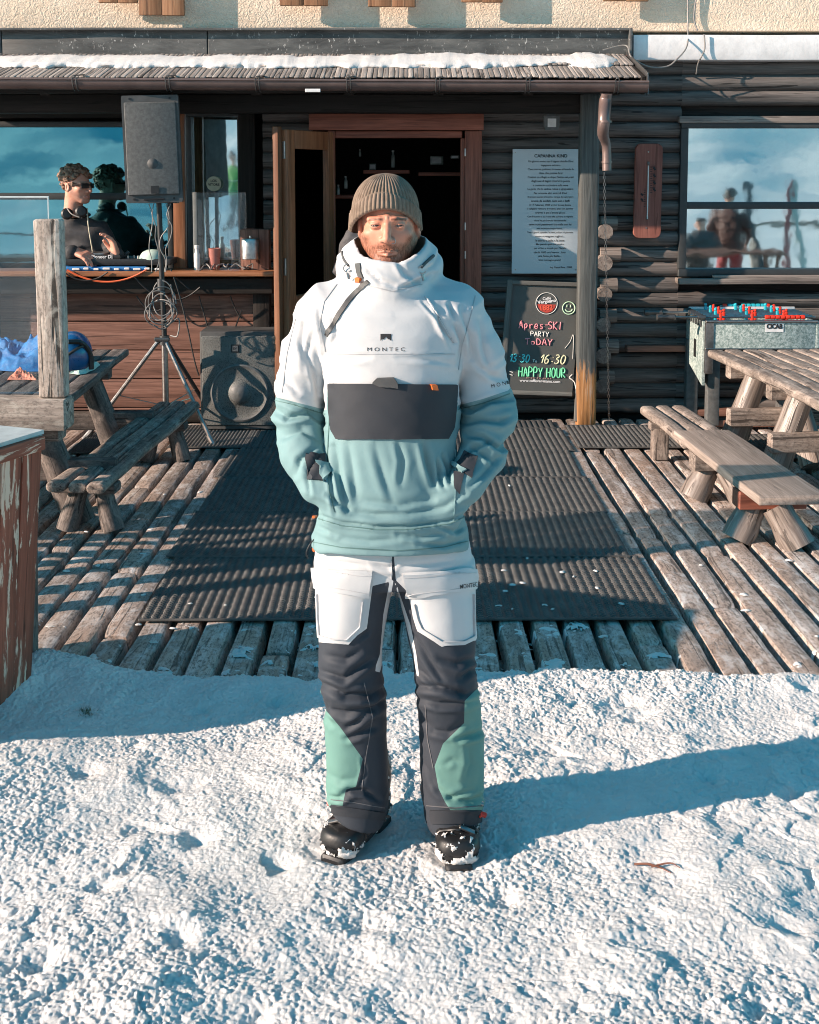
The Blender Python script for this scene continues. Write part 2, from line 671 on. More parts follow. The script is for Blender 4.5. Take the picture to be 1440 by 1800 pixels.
M['leafwood'] = wood('orange brown door leaf timber', (.13, .045, .02), (.34, .135, .065), (.48, .21, .11), rough=.45, bump=.25, cracks=.3, vary=.2)
M['dooredge'] = wood('worn orange door edge', (.08, .03, .015), (.19, .08, .04), (.3, .14, .075), rough=.45, bump=.25, cracks=.3, vary=.25)
M['orange'] = wood('varnished orange timber', (.13, .05, .02), (.30, .125, .06), (.42, .21, .11), rough=.4, bump=.25, cracks=.3, vary=.25)
M['doorwood'] = wood('red brown door timber', (0.109, 0.034, 0.022), (0.296, 0.101, 0.066), (0.466, 0.171, 0.116), rough=.5, bump=.3, cracks=.3, vary=.25)
M['board'] = wood('brown varnished boards', (.13, .055, .025), (.28, .14, .07), (.40, .24, .14), rough=.6, bump=.3, cracks=.6, vary=.3)  # brown varnish of the hanging board ends
M['planter'] = wood('flaking brown paint on timber', (0.111, 0.040, 0.026), (0.287, 0.088, 0.056), (0.442, 0.155, 0.099), bump=.9, cracks=.6, vary=.2, flake=(0.663, 0.486, 0.376), grain=.7)
M['shingle'] = wood('grey shingles', (0.112, 0.099, 0.090), (0.324, 0.287, 0.260), (0.527, 0.481, 0.435), bump=.8, cracks=.7, vary=.6)
M['plank_plain'] = wood('plain bench board', (0.134, 0.106, 0.089), (0.301, 0.250, 0.217), (0.454, 0.387, 0.342), bump=.4, cracks=.25, vary=.2)
M['leglog'] = wood('shiny debarked log', (0.074, 0.056, 0.046), (0.244, 0.203, 0.178), (0.484, 0.442, 0.414), rough=.42, bump=.9, cracks=.7, vary=.2, spec=.6)
M['rubber'] = pmat('black rubber matting', (0.109, 0.109, 0.105), (0.048, 0.048, 0.048), 14, .55, bump=.5, bscale=250, bdist=.001)
M['black'] = pmat('black plastic', (.018, .018, .019), rough=.45, bump=.2, bscale=300, bdist=.0005)
M['blackgloss'] = pmat('glossy black shell', (.012, .012, .013), rough=.5, bump=.3, bscale=120, coat=.08)
M['greyplastic'] = pmat('grey weathered plastic', (.13, .135, .135), (.07, .075, .075), 30, .6, bump=.4, bscale=400, bdist=.0006)
M['metal'] = pmat('dull steel', (.5, .48, .46), (.28, .26, .25), 30, .35, metal=1.0, bump=.1)
M['darkmetal'] = pmat('dark steel', (.12, .12, .12), rough=.35, metal=.6, bump=.1)
M['gutter'] = pmat('brown coated gutter', (0.202, 0.143, 0.130), (0.130, 0.094, 0.086), 6, .38, metal=.35, bump=.15, bscale=30)
M['flash'] = pmat('dark grey flashing with stains', (0.166, 0.177, 0.177), (0.066, 0.073, 0.075), 7, .7, bump=.6, bscale=30, bdist=.004, detail=9)
M['copper'] = pmat('reddish strip', (.17, .09, .075), rough=.6)
M['whiteplaster'] = pmat('white plaster', (.78, .78, .78), (.62, .62, .62), 12, .8, bump=.5, bscale=25, bdist=.004)
M['teal_dark'] = pmat('charcoal window paint', (.035, .04, .042), rough=.5)
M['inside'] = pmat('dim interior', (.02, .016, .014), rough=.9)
M['bottle'] = pmat('glass goods on shelf', (.45, .5, .47), (.06, .08, .07), 8, .2)
M['cable'] = pmat('black cable', (.015, .015, .015), rough=.5)
M['orangecable'] = pmat('orange cable', (.75, .13, .04), rough=.5)
M['greycable'] = pmat('grey cable', (.22, .21, .2), rough=.5)
M['whitepaint'] = pmat('white print', (.8, .8, .8), rough=.7, bump=0)
M['blackprint'] = pmat('black print', (.015, .015, .018), rough=.7, bump=0)
M['signboard'] = pmat('pale blue grey sign panel', (.55, .6, .63), (.5, .56, .59), 3, .45, bump=.05)
M['chalkboard'] = pmat('dusty chalkboard', (.085, .088, .082), (.06, .063, .06), 4, .6, bump=.1, detail=8)
M['chalkframe'] = wood('grey painted timber', (.07, .07, .065), (.14, .14, .13), (.22, .22, .2), bump=.3, cracks=.3, vary=.1)
M['thermo'] = wood('red brown thermometer plaque', (.13, .045, .035), (.24, .09, .07), (.31, .13, .1), bump=.25, cracks=.4, vary=.05)
M['red'] = pmat('red plastic', (.75, .045, .02), rough=.4)
M['orangepl'] = pmat('orange tab', (.85, .17, .03), rough=.5)
M['cyanpl'] = pmat('cyan plastic', (.03, .45, .55), rough=.4)
M['bluecloth'] = pmat('bright blue fabric', (.02, .2, .48), (.01, .1, .3), 25, .7, bump=.3)
M['bluegloss'] = pmat('blue shell', (.01, .1, .26), rough=.3, coat=.4)
M['greycloth'] = pmat('grey fabric', (.09, .09, .095), (.05, .05, .055), 30, .85, bump=.4, bscale=200)
M['palecloth'] = pmat('pale green cloth', (.5, .62, .55), (.35, .48, .42), 15, .8)
M['paper'] = pmat('white paper towel', (.75, .75, .73), rough=.8)


def snow_mat(name, fine=1.0):
    n = NT(name)
    o = n.obj()
    a = n.noise(o, 9, 5, .6)
    col = n.ramp(a, [(.3, (.64, .635, .625)), (.65, (.73, .72, .705))])
    h1 = n.noise(o, 150, 6, .75)
    h2 = n.noise(o, 420, 4, .7)
    b = n.bump(h1, .55 * fine, .010)
    b = n.bump(h2, .5 * fine, .004, b)
    n.set(color=col, rough=.6, normal=b, spec=.3)
    n.b.inputs['Subsurface Radius'].default_value = (.3, .6, 1.0)
    n.b.inputs['Subsurface Scale'].default_value = .010
    return n.m


M['snow'] = snow_mat('crumbly snow')


def stucco():
    n = NT('rough cream stucco')
    o = n.obj()
    # ropey trowelled relief
    w = n.noise(o, 7, 3, .5)
    mp = n.n('ShaderNodeVectorMath', operation='MULTIPLY_ADD')
    wc = n.n('ShaderNodeTexNoise'); wc.inputs['Scale'].default_value = 14
    n.l(o, wc.inputs['Vector'])
    n.l(wc.outputs['Color'], mp.inputs[0]); mp.inputs[1].default_value = (.12, .12, .12); n.l(o, mp.inputs[2])
    v = n.n('ShaderNodeTexVoronoi', feature='SMOOTH_F1'); v.inputs['Scale'].default_value = 52
    n.l(mp.outputs[0], v.inputs['Vector'])
    nz = n.noise(mp.outputs[0], 60, 4, .65, 1.0)
    h = n.math('ADD', n.math('MULTIPLY', v.outputs['Distance'], .8), nz)
    col = n.ramp(n.noise(o, 2.2, 5), [(.3, (.74, .60, .46)), (.7, (.86, .74, .60))])
    col = n.mix(n.ramp(nz, [(.3, .5), (.5, 0.0)]), col, (.60, .45, .32))
    n.set(color=col, rough=.85, normal=n.bump(h, .55, .02), spec=.2)
    return n.m


M['stucco'] = stucco()


def glass_reflect(name, tint, refl, under):
    """mirror-coated pane: reflects the slope opposite, dark behind"""
    n = NT(name)
    o = n.obj()
    n.b.inputs['Metallic'].default_value = 1.0
    n.b.inputs['Base Color'].default_value = (*tint, 1)
    n.b.inputs['Roughness'].default_value = .035
    bm = n.bump(n.noise(o, 2.4, 3, .5), .13, .01)
    n.l(bm, n.b.inputs['Normal'])
    tr = n.n('ShaderNodeBsdfTransparent'); tr.inputs[0].default_value = (*under, 1)
    mx = n.n('ShaderNodeMixShader'); mx.inputs[0].default_value = refl
    n.l(tr.outputs[0], mx.inputs[1]); n.l(n.b.outputs[0], mx.inputs[2])
    n.l(mx.outputs[0], n.out.inputs[0])
    return n.m


M['pane'] = glass_reflect('reflective window glass', (.75, .92, .95), .85, (.5, .6, .6))
M['pane_blue'] = glass_reflect('reflective teal window glass', (.19, .52, .60), .8, (.3, .5, .6))


def clear_glass(name='clear acrylic', tint=(.93, .98, 1.0), gl=.09):
    n = NT(name)
    tr = n.n('ShaderNodeBsdfTransparent'); tr.inputs[0].default_value = (*tint, 1)
    g = n.n('ShaderNodeBsdfGlossy'); g.inputs['Roughness'].default_value = .02
    mx = n.n('ShaderNodeMixShader')
    lw = n.n('ShaderNodeLayerWeight'); lw.inputs[0].default_value = .35
    n.l(n.math('MULTIPLY_ADD' if False else 'ADD', n.math('MULTIPLY', lw.outputs['Fresnel'], .6), gl * .5), mx.inputs[0])
    n.l(tr.outputs[0], mx.inputs[1]); n.l(g.outputs[0], mx.inputs[2])
    n.l(mx.outputs[0], n.out.inputs[0])
    return n.m


M['clear'] = clear_glass()


def flashing_mat():
    n = NT('grey flashing, stained and spattered')
    o = n.obj()
    a = n.noise(n.map(o, (2.2, 2.2, 9)), 1.0, 8, .7, .5)
    col = n.ramp(a, [(.32, (.025, .028, .029)), (.5, (.075, .08, .08)), (.7, (.14, .145, .14))])
    sp = n.noise(n.map(o, (60, 60, 28)), 1.0, 3, .6)
    lw = n.ramp(n.noise(n.map(o, (3, 3, 7)), 1.0, 4), [(.45, 0.0), (.6, 1.0)])
    col = n.mix(n.math('MULTIPLY', n.ramp(sp, [(.62, 0.0), (.68, .8)]), lw), col, (.5, .5, .48))
    n.set(color=col, rough=.7, normal=n.bump(a, .5, .01))
    return n.m


M['flash'] = flashing_mat()
# ---------------------------------------------------------------- snow ground (one sheet, dense near the camera, rising to a slope behind it)
def grow(a, b, step, lo, hi, keep_lo=0.0, keep_hi=0.0, smax_=.45):
    mid = list(np.arange(a, b, step))
    r, s, x = [], step, b
    while x < hi:
        r.append(x)
        s = min(s * 1.25, smax_) if x < keep_hi else s * 1.25
        x += s
    r.append(hi)
    l, s, x = [], step, a - step
    while x > lo:
        l.append(x)
        s = min(s * 1.25, smax_) if x > keep_lo else s * 1.25
        x -= s
    l.append(lo)
    return np.array(l[::-1] + mid + r)


EDGE = 4.13     # front edge of the deck


def snow_height(X, Y):
    near = np.clip((Y + 3) / 4, 0, 1)
    Xr, Yr = X * .79 + Y * .61 + 3.3, Y * .79 - X * .61 + 7.7
    h = .024 * fbm(Xr * 1.6, Yr * 1.6, 0 * X, 3, 3) + .011 * fbm(Xr * 5.5 + .4 * vnoise(X * 9, Y * 9, 0 * X, 12), Yr * 5.5, 0 * X, 3, 9)
    w0, i0 = worley2(X * 7.5 + .35 * vnoise(X * 9, Y * 9, 0 * X, 2), Y * 7.5, 21)
    h += -.024 * np.clip(1 - w0 * 2.0, 0, 1) ** 1.2 * (i0 > .85)                # boot and pole dents
    wc_, ic_ = worley2((X * .9 + Y * .4) * 11 + .8 * vnoise(X * 14, Y * 14, 0 * X, 62), (Y * .9 - X * .4) * 11 + .8 * vnoise(X * 14, Y * 14, 0 * X, 63), 64)
    h += .009 * np.sqrt(np.clip(1 - (wc_ * 1.35) ** 2, 0, 1)) * (ic_ > .72) * np.clip(.6 + fbm(X * 1.7, Y * 1.7, 0 * X, 2, 65), 0, 1)
    patch = np.clip(.92 + .55 * fbm(Xr * 1.9 + .3 * vnoise(X * 5, Y * 5, 0 * X, 34), Yr * 1.9, 0 * X, 4, 33), .5, 1.4)
    for sc, am, sd in ((17, .0045, 4), (40, .0095, 5), (84, .0115, 6), (150, .0065, 7)):
        u_, v_ = X * .83 + Y * .56, Y * .83 - X * .56
        w, i = worley2(u_ * sc + .7 * vnoise(u_ * sc * .6, v_ * sc * .6, 0 * X, sd), v_ * sc + .7 * vnoise(u_ * sc * .6, v_ * sc * .6, 0 * X, sd + 40), sd)
        h += patch * am * (np.sqrt(np.clip(1 - w * w * 1.1, 0, 1)) - .6) * (.25 + .95 * i)
    h += patch * .0016 * fbm(X * 260, Y * 260, 0 * X, 2, 71)
    # drift against the deck on the left and a low berm along its edge
    h += .075 * np.exp(-((X + 1.35) / .28) ** 2 - ((Y - 4.08) / .2) ** 2)
    h += .018 * np.exp(-((Y - (EDGE - .03)) / .10) ** 2) * (.8 + .5 * vnoise(X * 6, Y * 3, 0 * X, 77))
    edge = EDGE + .012 * fbm(X * 5, Y * 0, 0 * X, 3, 61)+ .02*np.clip(X-1.0,0,1) + .10 * np.clip((-X - 1.0) / .4, 0, 1)
    under = np.clip((Y - edge) / .05, 0, 1)
    h = h * (1 - under) - .17 * under
    # far slope behind the camera
    back = np.clip(-Y - 7, 0, None)
    steep = .30
    h2 = steep * back ** 1.0 * np.clip(back / 25, .3, 1) + .25 * fbm(X * .07, Y * .07, 0 * X, 3, 8) * np.clip(back / 10, 0, 1)
    h2 += .07 * np.clip(back / 20, 0, 1) * np.sin(Y * .16 + .5 * np.sin(X * .05)) ** 3
    k2 = np.clip(back / 6, 0, 1)
    h2 += k2 * (.20 * fbm(X * .35 + Y * .2, Y * .9, 0 * X, 3, 18) + .12 * np.abs(vnoise(X * .22 - Y * .5, Y * .8 + X * .3, 0 * X, 44)))
    h2 += .2 / (1 + np.exp(-(-Y - 24 - .06 * X + 1.2 * np.sin(X * .12)) / .35)) - .12 * np.exp(-((-Y - 22.6 - .06 * X + 1.2 * np.sin(X * .12)) / .8) ** 2) * (Y < -15)
    return h + h2 * (Y < -5)


gx = grow(-1.5, 1.62, .0033, -260, 260, -24, 24)
gy = grow(2.35, 4.22, .0033, -260, 300, -55, 0)
GX, GY = np.meshgrid(gx, gy, indexing='ij')
GZ = snow_height(GX, GY)
MAN_FEET = []          # flattened below the boots, filled by hand: x, y, r
for (fx_, fy_, fr) in ((-.18, 3.08, .085), (-.11, 3.2, .08), (.128, 3.04, .085), (.126, 3.19, .08)):
    q = np.exp(-(((GX - fx_) / fr) ** 2 + ((GY - fy_) / fr) ** 2) ** 2)
    GZ = GZ * (1 - q) + (-.012) * q
ii = np.arange(len(gx) * len(gy)).reshape(len(gx), len(gy))
quads = np.stack([ii[:-1, :-1].ravel(), ii[1:, :-1].ravel(), ii[1:, 1:].ravel(), ii[:-1, 1:].ravel()], axis=1)
o = link_mesh('snow_ground', np.stack([GX.ravel(), GY.ravel(), GZ.ravel()], axis=1), quads, M['snow'], angle=180)
tag(o, kind='structure')

# ---------------------------------------------------------------- deck of half-round timbers
def plank_profile_bar(mb, x, y0, y1, w, rnd=None, z=0.0):
    n = 9
    st = max(2, int((y1 - y0) / .12))
    ys = [y0] + [y0 + .02] + list(np.linspace(y0 + .08, y1 - .08, st)) + [y1 - .02] + [y1]
    vs, ls, off = [], [], random.random() * 50
    ph = random.random() * 7
    hgt = random.uniform(-.006, .005)
    tilt = random.uniform(-.03, .03)
    for k, y in enumerate(ys):
        e = 1.0
        dz = 0
        if k in (0, len(ys) - 1): e, dz = .90, -.014
        if k in (1, len(ys) - 2): e, dz = .95, -.004
        wob = .0035 * math.sin(y * 3 + ph) + random.uniform(-.0015, .0015)
        ww = w * e * (1 + .05 * math.sin(y * 2.1 + ph) + random.uniform(-.02, .02))
        for j in range(n):
            t = -1 + 2 * j / (n - 1)
            zz = -.011 * abs(t) ** 6 - .0025 * t * t + hgt + dz + tilt * t * w / 2 + random.uniform(-.0012, .0012)
            if j in (0, n - 1): zz -= .05
            vs.append((x + wob + ww / 2 * t, y, z + zz))
            ls.append((y + off, t * w / 2, off + zz))
    fs = []
    for k in range(len(ys) - 1):
        for j in range(n - 1):
            fs.append((k * n + j, k * n + j + 1, (k + 1) * n + j + 1, (k + 1) * n + j))
    fs.append(tuple(range(n)))
    fs.append(tuple((len(ys) - 1) * n + j for j in reversed(range(n))))
    mb.add(vs, [tuple(reversed(f)) if False else f for f in fs], ls, rnd)


mb = MB()
PITCHX = .131
for k in range(-26, 30):
    x = .02 + k * PITCHX
    front = EDGE - .015 + random.uniform(-.025, .02)
    cuts = [front]
    c = front + random.uniform(.25, 2.2)
    while c < 8.5:
        cuts.append(c); c += random.uniform(1.3, 2.6)
    cuts.append(8.72)
    for a, b in zip(cuts[:-1], cuts[1:]):
        plank_profile_bar(mb, x, a + .004, b - .004, random.uniform(.120, .127), random.random())
for y in (4.45, 5.6, 6.8, 8.0):
    mb.box((0, y, -.12), (7.4, .1, .09), r=.01)
tag(mb.build('deck', M['deck'], angle=50), kind='structure')

# ground under the deck and beneath the house: dark packed earth sheet
mb = MB()
mb.add([(-5, 4.32, -.165), (5, 4.32, -.165), (5, 9.3, -.165), (-5, 9.3, -.165)], [(0, 1, 2, 3)])
tag(mb.build('earth', pmat('dark earth', (.03, .025, .02), rough=.95)), kind='structure')


# ---------------------------------------------------------------- rubber ring mats
def make_mat(name, wx, wy, ribs_along_y=True):
    """broad arched ribs cut by fine cross slots, on a thin web"""
    mb = MB()
    pitch = .0385
    n = int(round(wx / pitch)); pitch = wx / n
    step = .0175
    m = int(wy / step); step = wy / m
    hw = pitch * .36
    for i in range(n):
        x0 = -wx / 2 + (i + .5) * pitch
        vs, fs = [], []
        for k in range(m):
            y = -wy / 2 + (k + .5) * step
            b = len(vs)
            s_ = .0015 * math.sin(k * 1.9 + i)
            for yy, zz in ((y - step * .36, -.007), (y - step * .2, 0), (y + step * .2, 0), (y + step * .36, -.007)):
                for (a, z) in ((-hw, .003), (-hw * .6, .0095), (0, .0122), (hw * .6, .0095), (hw, .003)):
                    vs.append((x0 + a + s_, yy, max(.0, z + zz)))
            for r in range(3):
                for q in range(4):
                    fs.append((b + r * 5 + q, b + r * 5 + q + 1, b + (r + 1) * 5 + q + 1, b + (r + 1) * 5 + q))
        mb.add(vs, fs)
        mb.add([(x0 - hw * .7, -wy / 2, .004), (x0 + hw * .7, -wy / 2, .004), (x0 + hw * .7, wy / 2, .004), (x0 - hw * .7, wy / 2, .004)], [(0, 1, 2, 3)])
    mb.add([(-wx / 2, -wy / 2, .0022), (wx / 2, -wy / 2, .0022), (wx / 2, wy / 2, .0022), (-wx / 2, wy / 2, .0022)], [(0, 1, 2, 3)])
    mb.bar((-wx / 2, -wy / 2 + .004, .005), (wx / 2, -wy / 2 + .004, .005), .008, .01, r=.002)
    mb.bar((-wx / 2, wy / 2 - .004, .005), (wx / 2, wy / 2 - .004, .005), .008, .01, r=.002)
    return mb.build(name, M['rubber'], angle=30)


ROWS = [G(720, y).y for y in (1094, 984, 905, 843, 796, 757)]
ROWS.append(8.52)
mats_rows = []
proto_m = make_mat('rubber_mat', 1.085, .66)
rub = []
for r in range(len(ROWS) - 1):
    y0, y1 = ROWS[r], ROWS[r + 1]
    yc = (y0 + y1) / 2
    for s in (-1, 1):
        o = proto_m if not rub else proto_m.copy()
        if rub: COL.objects.link(o)
        dx = (.03, -.01, .0, -.02, .02, -.02)[r % 6]
        o.location = (-.04 + s * .548 + dx, yc, .007 + .0035 * (r % 2) + (.0018 if s > 0 else 0))
        o.rotation_euler = (0, 0, (.012, -.01, .006, -.014, .01, 0)[r % 6])
        o.scale = (1, (y1 - y0) / .66 * 1.01, 1)
        side = 'left' if s < 0 else 'right'
        where = ('nearest the snow', 'second row from the snow', 'third row from the snow', 'fourth row from the snow', 'fifth row from the snow', 'last row before the door')[r]
        tag(o, 'black rubber ring mat of the walkway, %s column, %s' % (side, where), 'mat', 'rubber mats laid on the deck')
        rub.append(o)
# two mats across the deck by the wall, one on each side
for (px0, px1, lab) in ((292, 474, 'black rubber ring mat in front of the big floor loudspeaker'), (1016, 1262, 'black rubber ring mat between the post and the far end of the right bench')):
    a, b = G(px0, 790), G(px1, 790)
    o = proto_m.copy(); COL.objects.link(o)
    w = b.x - a.x
    o.location = ((a.x + b.x) / 2, (a.y + 8.38) / 2, .008)
    o.scale = (w / 1.09, (8.38 - a.y) / .66, 1)
    o.rotation_euler = (0, 0, 0)
    tag(o, lab, 'mat', 'rubber mats laid on the deck')
o = proto_m.copy(); COL.objects.link(o)
o.location = (2.35, 7.75, .008); o.scale = (.95, 1.0, 1)
tag(o, 'black rubber ring mat under the foosball table and log table legs', 'mat', 'rubber mats laid on the deck')
o = proto_m.copy(); COL.objects.link(o)
o.location = (-1.98, 7.85, .008); o.scale = (.42, .9, 1)
tag(o, 'black rubber ring mat under the loudspeaker stand and left table', 'mat', 'rubber mats laid on the deck')

# ---------------------------------------------------------------- the hut
YR, YL = 8.85, 9.10
house = thing('mountain_hut', 'dark log mountain hut with cream stucco upper storey and a shingled porch roof', 'building', (0, YR, 0))


def sx(px, Y): return W(px, 300, Y).x
def sz(py, Y): return W(720, py, Y).z


# stucco upper wall
mb = MB()
z0 = sz(54, YR)
mb.box((0, YR + .22, z0 + 1.0), (13, .4, 2.0), r=.01)
mb.build('stucco_wall', M['stucco'], house)
# band below the stucco: dark flashing on the left, white plaster ledge on the right
xe = sx(1106, YR - .1)
mb = MB()
zb0, zb1 = sz(100, YR - .06), sz(54, YR - .06)
for (a, b) in ((-6.0, sx(13, 8.8)), (sx(13, 8.8), sx(370, 8.8)), (sx(370, 8.8), xe)):
    mb.bar((a + .003, YR - .06, (zb0 + zb1) / 2), (b - .003, YR - .06, (zb0 + zb1) / 2), .06, zb1 - zb0, r=.004, seg=6, jit=.002)
mb.bar((-6.0, YR - .08, zb1 + .004), (xe, YR - .08, zb1 + .004), .12, .018, r=.004, seg=12, jit=.003)
mb.bar((xe - .012, YR - .1, zb0), (xe - .012, YR - .1, zb1 + .01), .02, .12, up=(0, 1, 0), r=.003)
fl = mb.build('flashing', M['flash'], house)
mb = MB()
mb.bar((-6.0, YR - .1, zb0 - .0), (xe, YR - .1, zb0 - .0), .06, .014, r=.003, seg=10, jit=.002)
mb.build('flashing_lip', M['copper'], house)
mb = MB()
z1, z2 = sz(106, YR - .12), sz(61, YR - .12)
mb.bar((xe + .01, YR - .03, (z1 + z2) / 2), (6.5, YR - .03, (z1 + z2) / 2), .18, z2 - z1, r=.012, seg=20, jit=.002)
mb.build('plaster_ledge', M['whiteplaster'], house)

# log walls
def log_rows(mb, x0, x1, za, zb, Y, pitch=.1145, r=.062, zref=.06):
    k = math.ceil((za - zref) / pitch)
    while zref + k * pitch <= zb:
        z = zref + k * pitch
        n, m = 10, max(2, int((x1 - x0) / .25))
        vs, ls, fs = [], [], []
        rr = r * random.uniform(.93, 1.03)
        off, ph = random.random() * 60, random.random() * 6
        for i in range(m + 1):
            x = x0 + (x1 - x0) * i / m
            for j in range(n):
                a = rad(-100 + 200 * j / (n - 1))
                w = rr * (1 + .03 * math.sin(x * 2.3 + ph) + .015 * math.sin(x * 9 + ph + j))
                vs.append((x, Y + .035 - w * math.cos(a), z + w * math.sin(a) * .98 + .003 * math.sin(x * 1.7 + ph)))
                ls.append((x + off, a * rr, off))
        for i in range(m):
            for j in range(n - 1):
                fs.append((i * n + j, (i + 1) * n + j, (i + 1) * n + j + 1, i * n + j + 1))
        fs.append(tuple(range(n - 1, -1, -1))); fs.append(tuple(m * n + j for j in range(n)))
        mb.add(vs, fs, ls)
        k += 1


WX0, WX1 = sx(1193, YR), sx(1193, YR) + 2.2        # right window opening
WZ1, WZ0 = sz(212, YR), sz(498, YR)
DX0, DX1 = sx(545, YR), sx(848, YR)
DZ1 = sz(200, YR)
BX = sx(470, YL)      # right end of the recessed bay on the left
mb = MB()
log_rows(mb, DX1 - .02, WX0 + .01, 0, z1 - .02, YR)
log_rows(mb, WX0 + .01, 6.5, WZ1 + .05, z1 - .02, YR)
log_rows(mb, WX0 + .01, 6.5, 0, WZ0 - .07, YR)
log_rows(mb, WX1 - .01, 6.5, WZ0 - .06, WZ1 + .05, YR)
log_rows(mb, BX, DX0 + .02, 0, 2.6, YR)
log_rows(mb, DX0 + .02, DX1 - .02, DZ1 + .1, 2.6, YR)
mb.build('log_wall', M['log'], house, angle=60)
mb = MB()      # backing so no daylight passes between the logs
for (a, b, c, d) in ((DX1, WX0 + .02, -.1, 2.75), (WX0 + .02, 6.5, WZ1, 2.75), (WX0 + .02, 6.5, -.1, WZ0), (WX1, 6.5, WZ0, WZ1), (BX, DX0, -.1, 2.75), (DX0, DX1, DZ1, 2.75)):
    mb.add([(a, YR + .07, c), (b, YR + .07, c), (b, YR + .07, d), (a, YR + .07, d)], [(0, 1, 2, 3)])
    mb.add([(a, YR + .12, c), (b, YR + .12, c), (b, YR + .12, d), (a, YR + .12, d)], [(3, 2, 1, 0)])
mb.build('wall_backing', M['darkboard'], house)

# cross wall log ends right of the porch post
mb = MB()
kk = 0
z = .06 + .1145 * 1.5
while z < 1.50:
    xx = sx(1066, YR - .15)
    mb.tube([(xx, YR + .02, z), (xx, YR - random.uniform(.12, .17), z)], .055 * random.uniform(.95, 1.05), n=14, smooth=False, noise=.02)
    mb.tube([(xx - .02, YR - .04, z + .057), (xx + random.uniform(.09, .13), YR - .04, z + .057)], .054, n=12, smooth=False, noise=.02)
    z += .1145 * 2
mb.build('log_end', M['logend'], house, angle=30)

# horizontal dark board and ledge right of the post
mb = MB()
a, b = W(1100, 612, YR - .1), W(1212, 612, YR - .1)
mb.bar(a, b, .08, .045, r=.006, seg=4, jit=.002)
mb.build('wall_ledge', M['barfront'], house)

# right window
def window(px0, px1, py0, py1, Y, bars, glassm, frame_w=.055, x1=None, name='window', sill=False, inner=True):
    xa, xb = sx(px0, Y), (sx(px1, Y) if x1 is None else x1)
    zt, zb = sz(py0, Y), sz(py1, Y)
    mb = MB()
    fw = frame_w
    yy = Y - .02
    mb.bar((xa, yy, zt - fw / 2), (xb, yy, zt - fw / 2), .09, fw, r=.004)
    mb.bar((xa, yy, zb + fw / 2), (xb, yy, zb + fw / 2), .09, fw, r=.004)
    mb.bar((xa + fw / 2, yy + .002, zb + fw + .001), (xa + fw / 2, yy + .002, zt - fw - .001), fw, .085, up=(0, 1, 0), r=.004)
    mb.bar((xb - fw / 2, yy + .002, zb + fw + .001), (xb - fw / 2, yy + .002, zt - fw - .001), fw, .085, up=(0, 1, 0), r=.004)
    for (kind, p) in bars:
        if kind == 'h':
            zc = sz(p, Y)
            mb.bar((xa + fw + .001, yy + .006, zc), (xb - fw - .001, yy + .006, zc), .06, .05, r=.003)
        else:
            xc = sx(p, Y)
            mb.bar((xc, yy + .01, zb + fw + .001), (xc, yy + .01, zt - fw - .001), .045, .05, up=(0, 1, 0), r=.003)
    w = mb.build(name, M['teal_dark'], house)
    gb = MB()
    yg = Y + .012
    gb.add([(xa + fw * .8, yg, zb + fw * .8), (xb - fw * .8, yg, zb + fw * .8), (xb - fw * .8, yg, zt - fw * .8), (xa + fw * .8, yg, zt - fw * .8)], [(0, 1, 2, 3)])
    gb.build('pane', glassm, w, smooth=False)
    return w, xa, xb, zb, zt


wr, *_ = window(1193, 0, 212, 485, YR, [('h', 361)], M['pane'], x1=WX1)
mb = MB()
zs = sz(492, YR)
mb.bar((WX0 - .01, YR - .06, zs), (WX1, YR - .06, zs), .14, .042, r=.006, seg=8, jit=.002)
mb.bar((WX0 - .02, YR - .05, WZ1 + .005), (WX1 + .02, YR - .05, WZ1 + .005), .06, .05, r=.006)
mb.bar((sx(1252, YR), YR - .085, zs + .032), (WX1 - .1, YR - .085, zs + .032), .05, .022, r=.004)
mb.build('sill', M['logend'], wr)

# recessed bay on the left: big window, narrow window, dark boards
window(-420, 305, 214, 482, YL, [('h', 345)], M['pane_blue'], frame_w=.04)
window(331, 428, 197, 480, YL - .12, [], M['pane'], frame_w=.035)
mb = MB()
# boards above the windows
for k in range(4):
    z = sz(160, YL) + .05 + k * .115 - .2
    mb.bar((-5, YL + .0, z), (BX + .02, YL + .0, z), .05, .11, r=.008, seg=10, jit=.002)
mb.bar((-5, YL + .05, .5), (BX + .02, YL + .05, .5), .05, 1.1, r=.004)
mb.bar((sx(436, YL - .2), YL - .2, 0), (sx(436, YL - .2), YL - .2, 2.45), .12, .12, up=(0, 1, 0), r=.006, seg=5, jit=.002)
mb.bar((sx(318, YL - .1), YL - .06, 0), (sx(318, YL - .1), YL - .06, 2.45), .09, .10, up=(0, 1, 0), r=.006)
mb.bar((BX, YL - .14, 1.3), (BX, YR + .03, 1.3), .02, 2.6, up=(0, 0, 1), r=.003)
mb.build('dark_boards', M['darkboard'], house)
mb = MB()
a, b = W(410, 186, 8.85), W(471, 186, 8.85)
mb.bar(a, b, .05, .035, r=.003)
mb.build('door_closer_box', M['teal_dark'], house)
mb = MB()
a = W(318, 378, 8.62); b = W(318, 480, 8.62)
mb.bar((a.x, 8.62, a.z + .75), (b.x, 8.62, b.z), .085, .07, up=(0, 1, 0), r=.004)
mb.build('corner_post', M['orange'], house)

